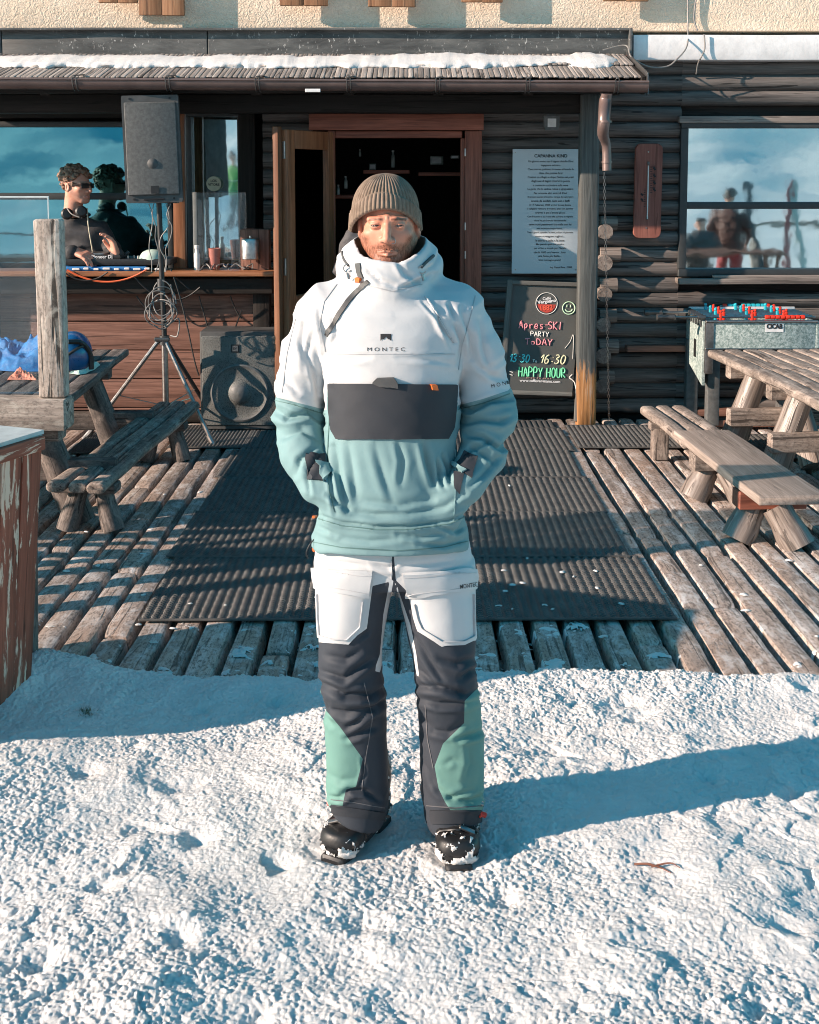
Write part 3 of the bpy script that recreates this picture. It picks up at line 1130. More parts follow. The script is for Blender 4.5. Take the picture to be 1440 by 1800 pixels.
# interior
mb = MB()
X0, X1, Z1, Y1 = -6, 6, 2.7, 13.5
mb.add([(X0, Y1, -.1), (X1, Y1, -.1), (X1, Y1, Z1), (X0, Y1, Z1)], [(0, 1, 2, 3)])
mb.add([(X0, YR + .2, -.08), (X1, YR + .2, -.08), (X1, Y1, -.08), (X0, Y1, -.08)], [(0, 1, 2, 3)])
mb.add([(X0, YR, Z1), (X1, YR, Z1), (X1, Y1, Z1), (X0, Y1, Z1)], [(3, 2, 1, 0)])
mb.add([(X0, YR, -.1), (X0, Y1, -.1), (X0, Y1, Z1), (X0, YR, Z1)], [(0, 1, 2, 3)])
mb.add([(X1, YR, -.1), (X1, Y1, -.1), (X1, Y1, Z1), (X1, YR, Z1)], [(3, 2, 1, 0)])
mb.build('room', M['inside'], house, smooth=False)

# door frame
mb = MB()
zt = sz(200, YR - .08)
zh = sz(229, YR - .08)
mb.bar((sx(544, 8.77), YR - .08, (zt + zh) / 2), (sx(850, 8.77), YR - .08, (zt + zh) / 2), .05, zt - zh, r=.005)
for p in (583, 832):
    w = .125 if p > 700 else .05
    x = sx(p, 8.78)
    mb.bar((x, YR - .07, 0), (x, YR - .07, zh - .003), w, .05, up=(0, 1, 0), r=.005)
zi = zh - .03
mb.bar((sx(590, 8.85), YR - .01, zi), (sx(812, 8.85), YR - .01, zi), .1, .05, r=.005)
mb.bar((sx(815, 8.85), YR - .012, 0), (sx(815, 8.85), YR - .012, zi - .026), .05, .1, up=(0, 1, 0), r=.005)
df = mb.build('door_frame', M['doorwood'], house)
for pz in (275, 405, 455):
    p = W(818, pz, 8.76)
    mb = MB(); mb.bar(p, p + Vector((0, 0, .06)), .012, .012, up=(0, 1, 0), r=.003); mb.build('hinge', M['metal'], df)

# door leaf, open outwards
hx, fx = Vector((sx(585, 8.80), 8.79, 0)), Vector((sx(500, 8.2), 8.2, 0))
mb = MB()
L = (fx - hx).length
d = (fx - hx).normalized()
zt = 2.1
nrm = Vector((d.y, -d.x, 0))
def leaf(a, b, za, zb, t=.05):
    p0 = hx + d * ((a + b) / 2)
    mb.bar((p0.x, p0.y, za), (p0.x, p0.y, zb), b - a, t, up=nrm, r=.004)
leaf(0, .1, 0, zt); leaf(L - .1, L, 0, zt)
leaf(.1005, L - .1005, zt - .13, zt - .001, .048); leaf(.1005, L - .1005, 0.001, .35, .048); leaf(.1005, L - .1005, .85, .95, .048)
dl = mb.build('door_leaf', M['leafwood'], house)
mb = MB()
for (za, zb) in ((.35, .85), (.95, zt - .13)):
    p0, p1 = hx + d * .1, hx + d * (L - .1)
    mb.add([(p0.x, p0.y, za), (p1.x, p1.y, za), (p1.x, p1.y, zb), (p0.x, p0.y, zb)], [(0, 1, 2, 3)])
mb.build('door_glass', clear_glass('door glass', (.35, .4, .4), .9), dl, smooth=False)
e = hx + d * (L + .004)
for zz in (.4, 1.1, 1.9):
    mb = MB(); mb.bar((e.x, e.y, zz), (e.x, e.y, zz + .12), .022, .006, up=d, r=.002); mb.build('lock_plate', M['metal'], dl)
mb = MB()
mb.tube([e - d * .05 + nrm * .03 + Vector((0, 0, 1.0)), e - d * .05 + nrm * .08 + Vector((0, 0, 1.0)), e - d * .17 + nrm * .08 + Vector((0, 0, 1.0))], .009)
mb.build('door_handle', M['metal'], dl)
# second leaf edge strip, lighter
mb = MB()
mb.bar((e.x - .045, e.y - .01, 0.01), (e.x - .045, e.y - .01, zt + .02), .05, .045, up=nrm, r=.004)
mb.build('door_edge', M['dooredge'], dl)

# porch roof
XR, XL = sx(1131, 8.0), -4.05
YG = 8.02
zg = W(720, 136, YG).z
zw = W(720, 98, YR - .1).z
mb = MB()
rng = random.Random(3)
slope = Vector((0, YR - .1 - YG, zw - zg))
nrow = 2
xx = XL
while xx < XR - .02:
    w = rng.uniform(.026, .042)
    for row in range(nrow):
        a = Vector((xx + w / 2, YG, zg + .01 * row)) + slope * (row / nrow) - slope.normalized() * rng.uniform(0.0, .014) + Vector((0, 0, rng.uniform(0, .004)))
        b = a + slope / nrow + slope.normalized() * .05 - Vector((0, 0, .008))
        mb.bar(a, b, w * .97, .015, r=.006, jit=.0006, rnd=rng.random())
    xx += w
roof = mb.build('porch_roof', M['shingle'], house)
mb = MB()
mb.add([(XL, YG + .02, zg - .03), (XR, YG + .02, zg - .03), (XR, YR, zw - .03), (XL, YR, zw - .03)], [(3, 2, 1, 0)])
mb.bar((XL, YG + .04, zg - .06), (XR - .01, YG + .04, zg - .06), .03, .085, r=.004, seg=20, jit=.003)
mb.bar((XR - .01, YG - .02, zg - .055), (XR - .01, YR, zw - .045), .03, .12, r=.004)
for px in (90, 300, 455, 615, 770, 925, 1075):
    x = sx(px, 8.2)
    mb.bar((x, YG + .08, zg - .07), (x, YR, zw - .09), .07, .09, r=.006)
mb.bar((XL, YR - .35, sz(183, YR - .35)), (sx(1056, YR - .35), YR - .35, sz(183, YR - .35)), .14, .13, r=.01, seg=14, jit=.003)
mb.build('fascia', M['darkboard'], roof)
mb = MB()
p = W(1112, 103, 8.6)
mb.bar((XR + .012, YG - .05, zg + .0), (XR + .012, YR - .1, zw + .005), .012, .05, r=.003)
mb.bar((XR + .012, YG - .05, zg + .01), (XR + .012, YG - .06, zg - .12), .012, .03, up=(0, 1, 0), r=.003)
mb.build('verge_trim', M['darkmetal'], roof)

# gutter with its straps
mb = MB()
gy_, gz_ = YG - .07, W(720, 143, YG - .07).z
vs, fs = [], []
prof = []
for j in range(13):
    a = math.pi * j / 12
    prof.append((-math.cos(a) * .062, -math.sin(a) * .062))
prof = [(-.062, .012), (-.069, .014), (-.069, .004)][:0] + prof
xs = [XL, -2.9, -1.9, -.9, .1, 1.0, XR + .005]
for i, x in enumerate(xs):
    dz = .03 - .03 * (x - XL) / (XR - XL)
    for (a, b) in prof:
        vs.append((x, gy_ + a, gz_ + b + dz - .012))
    for (a, b) in reversed(prof):
        vs.append((x, gy_ + a * .93, gz_ + b * .93 + dz - .012))
n = len(prof) * 2
for i in range(len(xs) - 1):
    for j in range(n):
        j2 = (j + 1) % n
        fs.append((i * n + j, i * n + j2, (i + 1) * n + j2, (i + 1) * n + j))
fs.append(tuple(range(n))); fs.append(tuple((len(xs) - 1) * n + j for j in reversed(range(n))))
mb.add(vs, fs)
mb.tube([(xs[0], gy_ - .064, gz_ + .02), (xs[-1], gy_ - .064, gz_ - .008)], .009, n=8, smooth=False)
gut = mb.build('gutter', M['gutter'], house, angle=60)
for px in (137, 299, 455, 614, 769, 926, 1081):
    x = sx(px, YG - .1)
    dz = .03 - .03 * (x - XL) / (XR - XL)
    mb = MB()
    for sx_ in (-.012, .012):
        pts = []
        for j in range(9):
            a = math.pi * j / 8
            pts.append((x + sx_, gy_ - math.cos(a) * .068, gz_ - math.sin(a) * .068 - .012 + dz))
        pts.insert(0, (x + sx_, gy_ - .075, gz_ + .008 + dz))
        mb.tube(pts, .0045, n=5, smooth=False)
    mb.bar((x, gy_ - .08, gz_ + .012 + dz), (x + .025, gy_ + .08, gz_ + .03 + dz), .018, .008, r=.002)
    mb.build('gutter_strap', M['darkmetal'], gut)
mb = MB()
p = W(550, 159, gy_ - .075)
mb.bar(p - Vector((.05, 0, 0)), p + Vector((.05, 0, 0)), .006, .022, r=.002)
mb.build('gutter_label', M['whitepaint'], gut)
# downpipe
mb = MB()
dpx = sx(1064, 7.95)
P = lambda px, py, Y: tuple(W(px, py, Y))
mb.tube([(W(1066, 166, gy_).x, gy_, W(1066, 163, gy_).z), P(1064, 180, gy_ + .01), P(1062, 212, 7.86), P(1060, 236, 7.92), P(1066, 256, 7.97), P(1067, 300, 7.97)], [.040, .042, .040, .037, .030, .030], n=16, smooth=3)
for py in (212, 283):
    q = W(1064 if py < 250 else 1067, py, 7.86 if py < 250 else 7.97)
    mb.tube([q, q - Vector((0, 0, .014))], .045 if py < 250 else .035, n=16, smooth=False)
mb.build('downpipe', M['gutter'], house, angle=50)

# porch post, weathered to orange at its foot
def post_mat():
    n = NT('porch post with flaked orange foot')
    loc = n.attr('loc', True)
    g = n.noise(n.map(loc, (3, 60, 60)), 1.0, 6, .65, .4)
    base = n.ramp(g, [(.3, (.03, .034, .033)), (.7, (.105, .115, .112))])
    orange = n.ramp(g, [(.3, (.13, .06, .02)), (.55, (.42, .2, .07)), (.75, (.5, .42, .36))])
    geo = n.n('ShaderNodeNewGeometry')
    sp = n.n('ShaderNodeSeparateXYZ'); n.l(geo.outputs['Position'], sp.inputs[0])
    z = n.math('ADD', sp.outputs['Z'], n.math('MULTIPLY', n.noise(n.map(loc, (3, 25, 25)), 1.0, 5, .7), .85))
    f = n.ramp(z, [(.78, 1.0), (.86, 0.0)])
    n.set(color=n.mix(f, base, orange), rough=.7, normal=n.bump(g, .8, .004))
    return n.m


mb = MB()
p = W(1036, 740, 8.42)
px_ = sx(1036, 8.42)
mb.bar((px_, 8.45, -.02), (px_, 8.45, sz(166, 8.45)), .135, .11, up=(0, 1, 0), r=.014, seg=16, jit=.0015)
mb.build('porch_post', post_mat(), house, angle=50)

# snow lying on the porch roof
def soft_strip(name, x0, x1, yc, zc, ry, rz, slope_v, seed, mat, label):
    n = int((x1 - x0) / .012)
    m = 14
    xs = np.linspace(x0, x1, n)
    th = np.linspace(0, np.pi * 2, m, endpoint=False)
    Xg, Tg = np.meshgrid(xs, th, indexing='ij')
    a = 1 + .28 * fbm(Xg * 4, 0 * Xg, 0 * Xg, 4, seed)
    endf = np.clip(np.minimum(Xg - x0, x1 - Xg) / .1, 0.02, 1) ** .5
    lum = 1 + .18 * fbm(Xg * 14, np.cos(Tg) * 2, np.sin(Tg) * 2, 3, seed + 5)
    Yg = yc + ry * a * endf * lum * np.cos(Tg) + .03 * fbm(Xg * 2, 0 * Xg, 0 * Xg, 2, seed + 9)
    Zg = zc + rz * a * endf * lum * np.sin(Tg) + (Yg - yc) * slope_v
    idx = np.arange(n * m).reshape(n, m)
    q = np.stack([idx[:-1], np.roll(idx, -1, axis=1)[:-1], np.roll(idx, -1, axis=1)[1:], idx[1:]], axis=-1).reshape(-1, 4)
    faces = [tuple(f) for f in q[:, ::-1]] + [tuple(idx[0]), tuple(idx[-1][::-1])]
    o = link_mesh(name, np.stack([Xg.ravel(), Yg.ravel(), Zg.ravel()], axis=1), faces, mat, angle=180)
    return tag(o, label, 'snow', kind='stuff')


sl = (zw - zg) / (YR - .1 - YG)
soft_strip('roof_snow', XL + .02, sx(1093, 8.3), 8.50, zg + sl * (8.50 - YG) + .010, .17, .030, sl, 5, M['snow'], 'strip of old snow left lying along the grey shingled porch roof')

# wooden board ends hanging below the balcony at the top of the photo
for i, (a, b, y, lab) in enumerate(((245, 325, 27, 'widest wooden board end hanging over the stucco, lowest of the row'), (174, 242, 5, 'short wooden board end at the upper left beside the lowest one'),
                                 (492, 577, 10, 'wooden board end hanging over the stucco above the open door leaf'), (647, 731, 12, 'wooden board end hanging over the stucco above the beanie'),
                                 (811, 884, 4, 'wooden board end hanging over the stucco above the door header'), (1060, 1140, 2, 'wooden board end just showing above the end of the porch roof'))):
    A, B = W(a, y, YR - .09), W(b, y, YR - .09)
    mb = MB()
    w2 = (B.x - A.x) / 2
    mb.bar((A.x + w2 / 2, YR - .09, A.z), (A.x + w2 / 2, YR - .09, A.z + .9), w2 - .002, .03, up=(0, 1, 0), r=.003)
    mb.bar((B.x - w2 / 2, YR - .09, A.z - .002), (B.x - w2 / 2, YR - .09, A.z + .9), w2 - .002, .03, up=(0, 1, 0), r=.003)
    o = mb.build('shutter_board', M['board'], house)
    o['label'] = lab

# cables on the stucco
mb = MB()
mb.tube([P(1209, -40, YR - .02), P(1209, 40, YR - .03), P(1208, 80, YR - .16), P(1190, 104, YR - .2), P(1172, 117, YR - .2), P(1140, 117, YR - .25), P(1110, 100, YR - .3), P(1100, 80, YR - .2), P(1060, 88, YR - .2)], .0055, n=6)
mb.tube([P(1226, -20, YR - .01), P(1220, 30, YR - .01), P(1226, 54, YR - .02)], .006, n=6)
mb.tube([P(1238, 60, YR - .14), P(1239, 85, YR - .14), P(1233, 100, YR - .15), P(1227, 112, YR - .1), P(1224, 130, YR - .05)], .0055, n=6)
mb.build('wall_cable', M['greycable'], house)
# ---------------------------------------------------------------- lettering
def text_mesh(body, size=1.0, bold=0.0):
    c = bpy.data.curves.new('t', 'FONT')
    c.body = body
    c.size = size
    c.offset = bold
    c.resolution_u = 3
    o = bpy.data.objects.new('t', c)
    COL.objects.link(o)
    dg = bpy.context.evaluated_depsgraph_get()
    me = bpy.data.meshes.new_from_object(o.evaluated_get(dg))
    V = np.array([v.co[:] for v in me.vertices]).reshape(-1, 3)
    F = [tuple(p.vertices) for p in me.polygons]
    bpy.data.objects.remove(o); bpy.data.curves.remove(c); bpy.data.meshes.remove(me)
    return V, F


def text_on(name, body, width, o, ax, ay, m, parent, bold=0.01, height=None, spacing=1.0, lift=.0015):
    """flat lettering centred at o in the frame ax (reading direction), ay (up)"""
    V, F = text_mesh(body, 1.0, bold)
    w = V[:, 0].max() - V[:, 0].min()
    h = V[:, 1].max() - V[:, 1].min()
    k = width / w if width else height / h
    ky = (height / h) if height else k
    V[:, 0] = (V[:, 0] - (V[:, 0].max() + V[:, 0].min()) / 2) * k
    V[:, 1] = (V[:, 1] - (V[:, 1].max() + V[:, 1].min()) / 2) * ky
    ax, ay = vec(ax).normalized(), vec(ay).normalized()
    nz = ax.cross(ay)
    P_ = [vec(o) + ax * a + ay * b + nz * lift for a, b in V[:, :2]]
    return link_mesh(name, [tuple(p) for p in P_], F, m, parent, smooth=False)


# hand lettering: strokes on a 4 x 6 grid
SF = {
    'A': [[(0, 0), (2, 6), (4, 0)], [(.8, 2.2), (3.4, 2.2)]], 'P': [[(0, 0), (.2, 6), (3, 5.8), (3.6, 4.4), (2.8, 3.2), (.2, 2.9)]],
    'R': [[(0, 0), (.1, 6), (3, 5.8), (3.4, 4.4), (2.6, 3.2), (.2, 3), (3.8, 0)]], 'E': [[(3.6, 6), (.2, 5.8), (0, 0), (3.8, .1)], [(0, 3.1), (3, 3.3)]],
    'S': [[(3.6, 5.4), (2.2, 6), (.5, 5.2), (.6, 3.8), (3.2, 2.6), (3.5, 1), (2, 0), (.2, .6)]], 'K': [[(0, 0), (.2, 6)], [(3.6, 6), (.3, 2.8), (3.9, 0)]],
    'I': [[(1.6, 0), (1.8, 6)]], 'T': [[(-.2, 5.7), (4.4, 6)], [(2, 5.8), (1.8, 0)]], 'Y': [[(0, 6), (2, 3.2), (4, 6)], [(2, 3.2), (1.6, 0)]],
    'O': [[(2, 6), (.3, 4.8), (.2, 1.4), (1.8, 0), (3.6, 1.4), (3.7, 4.6), (2, 6)]], 'D': [[(.2, 0), (.2, 6), (2.6, 5.4), (3.8, 3.2), (2.8, .8), (.2, 0)]],
    'H': [[(0, 0), (.2, 6)], [(3.6, 0), (3.8, 6)], [(.1, 3), (3.7, 3.2)]], 'U': [[(0, 6), (.3, 1.2), (1.8, 0), (3.4, 1.2), (3.8, 6)]],
    '1': [[(.4, 3.6), (2.4, 6), (1.8, 0)]], '3': [[(.4, 5.6), (2.4, 6), (3.4, 4.8), (1.4, 3.2), (3.4, 2.2), (3, .5), (1.2, -.2), (0, .8)]],
    '6': [[(3.2, 6), (1.2, 4.6), (.2, 1.8), (1.4, 0), (3.2, .6), (3.3, 2.4), (1.6, 3), (.4, 1.8)]], '0': [[(2, 6), (.4, 4.6), (.2, 1.4), (1.8, 0), (3.4, 1.4), (3.6, 4.6), (2, 6)]],
    ':': [[(1.4, 1.2), (1.5, 1.7)], [(1.6, 4), (1.7, 4.5)]], '-': [[(.4, 3), (3, 3.2)]], 'o': [[(1.8, 3.4), (.4, 2.4), (.6, .6), (2, 0), (3.2, 1), (3.1, 2.8), (1.8, 3.4)]],
    'e': [[(.6, 1.8), (3.2, 2.2), (2.4, 3.5), (.8, 3), (.5, .8), (2, 0), (3.4, .7)]], 'r': [[(.4, 3.4), (1, 0)], [(.8, 2.2), (2, 3.4), (3.2, 3.1)]],
    's': [[(3, 3.4), (1, 3.2), (1.2, 2), (3, 1.3), (2.4, .1), (.6, .2)]], 'p': [[(.4, 3.4), (.8, -2)], [(.5, 3), (2.4, 3.5), (3.2, 2), (2, .4), (.7, .8)]],
}


def hand(name, s, o, ax, ay, width, m, parent, r=.004, slant=.0, height=None):
    mb = MB()
    adv, segs, x = 5.4, [], 0.0
    for ch in s:
        if ch == ' ':
            x += 3.5; continue
        for st in SF[ch]:
            segs.append([(x + a + slant * b, b + random.uniform(-.2, .2)) for a, b in st])
        x += 3.6 if ch in 'I1:-' else adv
    xs = [p[0] for q in segs for p in q]
    k = width / (max(xs) - min(xs))
    ky = height / 6.0 if height else k
    x0 = (max(xs) + min(xs)) / 2
    ax, ay = vec(ax).normalized(), vec(ay).normalized()
    nz = ax.cross(ay)
    for q in segs:
        mb.tube([vec(o) + ax * ((a - x0) * k) + ay * ((b - 3) * ky) + nz * r * .3 for a, b in q], r, n=5, smooth=3)
    return mb.build(name, m, parent)


X_, Y_, Z_ = Vector((1, 0, 0)), Vector((0, 1, 0)), Vector((0, 0, 1))

# ---------------------------------------------------------------- counter on the left
bar = thing('bar_counter', 'outdoor bar counter with an orange wooden top and brown plank front below the left windows', 'counter', (-2, 8.5, 0))
zt = W(720, 477, 8.3).z; xr = sx(480, 8.3)
mb = MB()
mb.bar((-4.2, 8.44, zt - .018), (xr, 8.44, zt - .018), .30, .036, r=.006, seg=8, jit=.001)
mb.build('countertop', M['orange'], bar)
mb = MB()
zc = W(720, 502, 8.42).z
mb.bar((-4.2, 8.43, zc), (xr - .02, 8.43, zc), .1, .11, r=.006, seg=6, jit=.002)
for x in (xr - .11, -3.0):
    mb.bar((x, 8.5, 0), (x, 8.5, zc - .056), .12, .1, up=(0, 1, 0), r=.006)
mb.build('counter_beam', M['darkboard'], bar)
mb = MB()
for k in range(5):
    za, zb = sz(515 + 50.7 * k, 8.5), sz(515 + 50.7 * (k + 1), 8.5)
    zb = max(zb, .09)
    mb.bar((-4.2, 8.54, (za + zb) / 2), (xr - .17, 8.54, (za + zb) / 2), .03, za - zb - .008, r=.004, seg=10, jit=.001)
mb.build('plank_front', M['barfront'], bar)
mb = MB()
mb.bar((-4.2, 8.6, .5), (xr - .06, 8.6, .5), .03, 1.0, r=.004)
mb.bar((-4.2, 8.53, .05), (xr - .06, 8.53, .05), .08, .07, r=.006, seg=4, jit=.002)
mb.build('counter_base', M['darkboard'], bar)

# napkin dispenser, dark menu box, tube, glass pane and small goods on the counter
t = thing('napkin_dispenser', 'shiny steel napkin dispenser hanging at the right end of the bar counter', 'dispenser', tuple(W(441, 478, 8.38)))
c = W(441, 438, 8.36)
mb = MB(); mb.lathe([(.0, -.075), (.058, -.074), (.066, -.068), (.066, .06), (.058, .074), (0, .076)], c, 20, sy=.7); mb.build('drum', M['metal'], t)
mb = MB(); mb.lathe([(.0, 0), (.01, .002), (.01, .018), (0, .02)], c + Vector((0, 0, .076)), 10); mb.build('knob', M['metal'], t)
mb = MB(); mb.box(c + Vector((.02, .12, -.02)), (.2, .12, .31)); o = mb.build('menu_box', M['barfront']); tag(o, 'dark wooden box behind the steel napkin dispenser on the counter', 'box')
mb = MB()
for (x, h, r) in ((-.045, .17, .03), (-.125, .1, .022)):
    pass
p = W(347, 478, 8.42)
mb.lathe([(0, 0), (.022, .002), (.022, .11), (.014, .125), (.014, .15), (.017, .152), (.017, .175), (0, .177)], (p.x, 8.42, zt), 14)
tag(mb.build('bottle', M['paper']), 'small white squeeze bottle on the counter behind the clear screen', 'bottle')
mb = MB(); p = W(377, 478, 8.45)
mb.lathe([(0, 0), (.035, .003), (.045, .12), (.047, .15), (.04, .152), (.034, .02), (0, .015)], (p.x, 8.46, zt), 18)
tag(mb.build('cup', pmat('reddish tumbler', (.42, .17, .14), rough=.3)), 'reddish tumbler on the counter behind the clear screen', 'cup')
mb = MB()
rr = random.Random(4)
for k in range(4):
    pts = [(sx(350 + 25 * k, 8.4) + rr.uniform(-.02, .02), 8.34 + rr.uniform(0, .1), zt + .006)]
    for q in range(5):
        pts.append((pts[-1][0] + rr.uniform(.0, .05), 8.34 + rr.uniform(0, .1), zt + rr.uniform(.004, .05)))
    mb.tube(pts, .005, n=6)
tag(mb.build('coiled_wire', M['greycable']), 'tangle of pale wires lying on the counter by the tumbler', 'wire')
t = thing('counter_screen', 'clear upright acrylic screen with pale edges standing on the right part of the counter', 'screen', (sx(388, 8.5), 8.52, zt))
a, b = sx(342, 8.52), sx(432, 8.52); z1 = sz(338, 8.52)
mb = MB(); mb.bar(((a + b) / 2, 8.52, zt), ((a + b) / 2, 8.52, z1), b - a, .008, up=Y_, r=.002); mb.build('sheet', M['clear'], t)
mb = MB(); mb.bar((a, 8.515, zt), (a, 8.515, z1), .03, .01, up=Y_, r=.002); mb.build('edge_strip', pmat('frosted edge', (.2, .22, .22), rough=.5), t)

# round sticker and skier picture on the narrow window
t = thing('round_sticker', 'round cream sticker on the narrow window pane', 'sticker', tuple(W(376, 323, 8.94)))
c = W(376, 323, 8.935)
mb = MB(); mb.lathe([(0, 0), (.055, 0), (.055, .003), (0, .003)], c, 28, axis=(0, -1, 0)); mb.build('disc', pmat('cream sticker', (.55, .52, .38), rough=.6), t)
for (s, dz, w) in (('LOS', .022, .045), ('VITORS', -.006, .085)):
    text_on('lettering', s, w, c + Vector((0, -.004, dz)), X_, Z_, M['blackprint'], t, .03, lift=.0)

# ---------------------------------------------------------------- music gear
dj = thing('mixing_console', 'flat black disc jockey console on the bar counter under the hands', 'mixer', tuple(W(210, 478, 8.45)))
zc = W(720, 465, 8.35).z
xa, xb = sx(112, 8.4), sx(300, 8.4)
zz = sz(458, 8.34)
mb = MB()
mb.box(((xa + xb) / 2, 8.50, zz - .012), (xb - xa, .32, .045), r=.006)
mb.build('body', M['black'], dj)
mb = MB()
mb.box((sx(168, 8.4), 8.49, zz + .022), (sx(210, 8.4) - sx(124, 8.4), .26, .03), r=.005)
mb.build('deck_unit', M['black'], dj)
text_on('lettering', 'Pioneer DJ', .145, (sx(176, 8.36), 8.358, zz + .022), X_, Z_, M['whitepaint'], dj, .02, lift=.001)
mb = MB()
mb.lathe([(0, 0), (.085, 0), (.085, .012), (0, .014)], (sx(168, 8.45), 8.47, zz + .038), 32); mb.build('jog_wheel', M['metal'], dj)
for k in range(6):
    mb = MB(); mb.lathe([(0, 0), (.007, 0), (.006, .02), (0, .021)], (sx(222 + 9 * k, 8.4), 8.4 + .03 * (k % 2), zz + .01), 8); mb.build('knob', M['metal'], dj)
mb = MB(); mb.tube([(sx(208, 8.4), 8.44, zz + .01), (sx(221, 8.4), 8.44, zz + .055)], .012, n=8, smooth=False); mb.build('fader', M['darkmetal'], dj)
mb = MB()
z_ = zt
mb.box((sx(180, 8.36), 8.37, z_ + .016), (sx(270, 8.36) - sx(118, 8.36), .09, .03), r=.008)
o = mb.build('folded_cloth', M['bluecloth']); tag(o, 'folded bright blue cloth under the front edge of the black console', 'cloth')
mb = MB()
for k in range(9):
    mb.box((sx(130 + 18 * k, 8.33), 8.322, z_ + .014 + .004 * (k % 2)), (.035 if k % 3 else .05, .02, .014), r=.003)
o = mb.build('cable_plug', M['paper']); tag(o, 'row of small white plugs and tape along the counter edge', 'plugs', kind='stuff')
# cap lying on the console
mb = MB()
c = W(268, 448, 8.42)
prof = [(.0, .07), (.04, .066), (.07, .05), (.088, .025), (.092, 0), (.088, -.004), (0, -.004)]
mb.lathe(prof[::-1], c + Vector((0, 0, -.03)), 20, sx=1.0, sy=.9)
cp = mb.build('cap', M['palecloth']); tag(cp, 'pale green cap lying upside on the console beside the loudspeaker pole', 'cap')
mb = MB(); q = c + Vector((-.1, -.01, -.035))
mb.prism([(-.075, -.03), (-.09, 0), (-.075, .035), (0.04, .06), (.04, -.055)], q, (1, 0, .25), (0, 1, 0), .008)
mb.build('peak', M['palecloth'], cp)

def catenary(a, b, sag, n=8):
    a, b = vec(a), vec(b)
    return [a.lerp(b, i / n) - Z_ * (sag * 4 * (i / n) * (1 - i / n)) for i in range(n + 1)]


mb = MB(); mb.tube(catenary(W(118, 474, 8.28), W(258, 474, 8.28), .085), .007, n=6)
tag(mb.build('orange_cable', M['orangecable']), 'orange cable sagging in a shallow bow below the console', 'cable')
mb = MB()
for (x0, y0, x1, y1, s, Y) in ((112, 478, 190, 478, .06, 8.275), (230, 478, 352, 505, .14, 8.3), (240, 520, 300, 525, .1, 8.42), (300, 480, 335, 510, .0, 8.33), (350, 520, 375, 600, .02, 8.48), (300, 473, 336, 605, -.05, 8.3), (405, 520, 425, 560, .02, 8.47), (425, 545, 405, 600, .0, 8.47), (336, 605, 350, 660, .02, 8.3)):
    mb.tube(catenary(W(x0, y0, Y), W(x1, y1, Y), s), .0055, n=5)
tag(mb.build('black_cable', M['cable']), 'loose black cables looping from the counter down to the floor loudspeaker', 'cable', kind='stuff')

def ev_logo(parent, c, s, ax=X_, ay=Z_):
    nz = vec(ax).cross(vec(ay))
    mb = MB()
    mb.prism([(-s, -s), (s, -s), (s, s), (-s, s)], vec(c), ax, ay, .004); mb.build('badge', M['black'], parent)
    mb = MB()
    mb.prism([(-s * .7, -s * .7), (s * .7, -s * .7), (s * .7, s * .7), (-s * .7, s * .7)], vec(c) + nz * .0035, ax, ay, .003); mb.build('badge_face', M['metal'], parent)
    text_on('lettering', 'EV', s * .9, vec(c) + nz * .008, ax, ay, M['blackprint'], parent, .04, lift=0)


def grille_mat():
    n = NT('dark grille cloth with dust')
    o = n.obj()
    v = n.n('ShaderNodeTexVoronoi'); v.inputs['Scale'].default_value = 130; n.l(o, v.inputs['Vector'])
    dust = n.noise(o, 6, 8, .7, .6)
    col = n.ramp(v.outputs['Distance'], [(.25, (.01, .01, .01)), (.45, (.10, .105, .10))])
    col = n.mix(n.ramp(dust, [(.4, 0.0), (.75, .35)]), col, (.3, .31, .29))
    n.set(color=col, rough=.6, normal=n.bump(v.outputs['Distance'], .5, .002))
    return n.m


M['grille'] = grille_mat()
M['boxgrey'] = pmat('dusty black cabinet', (.085, .088, .088), (.045, .047, .047), 9, .6, bump=.4, bscale=300, bdist=.0008)

# loudspeaker on the stand
Yk = 7.95
c = W(268, 262, Yk)
sp = thing('loudspeaker', 'tall grey loudspeaker on top of the tripod stand beside the left windows', 'loudspeaker', (sx(283, Yk), Yk + .12, sz(357, Yk)))
hw, hh = (sx(322, Yk) - sx(208, Yk)) / 2, (sz(168, Yk) - sz(357, Yk)) / 2
ct = Vector((sx(263, Yk), Yk + .15, sz(262, Yk)))
R = Matrix.Rotation(rad(7), 3, 'Z') @ Matrix.Rotation(rad(-1.6), 3, 'Y')
mb = MB()
# cabinet as a tapered prism: wide front, narrow back
def cab(zz_, w, d):
    return [(-w, -.0), (w, 0), (w * 1.02, .04), (w * .55, d), (-w * .55, d), (-w * 1.02, .04)]
pr = cab(0, .185, .34)
vs = []
for z in (-hh, -hh + .012, hh - .012, hh):
    k = .975 if abs(z) == hh else 1.0
    for (a, b) in pr:
        vs.append(ct + R @ Vector((a * k, b - .14, z)))
n = len(pr)
fs = [tuple(range(n)), tuple(3 * n + i for i in reversed(range(n)))]
for i in range(3):
    for j in range(n):
        j2 = (j + 1) % n
        fs.append((i * n + j, (i + 1) * n + j, (i + 1) * n + j2, i * n + j2))
mb.add(vs, fs)
mb.build('cabinet', M['boxgrey'], sp, angle=20)
f = lambda a, z, d=-.145: ct + R @ Vector((a, d, z))
mb = MB()
g0, g1 = hh - .045, -hh + .05
mb.prism([(-.165, g1), (.165, g1), (.165, g0), (-.165, g0)], f(0, 0, -.152), R @ X_, R @ Z_, -.014) if False else None
mb.bar(f(0, g1, -.148), f(0, g0, -.148), .335, .016, up=R @ Y_, r=.006, ns=3)
mb.build('grille', pmat('dusty perforated grille', (.115, .12, .118), (.06, .063, .062), 45, .65, bump=.8, bscale=500, bdist=.001, detail=9), sp)
mb = MB()
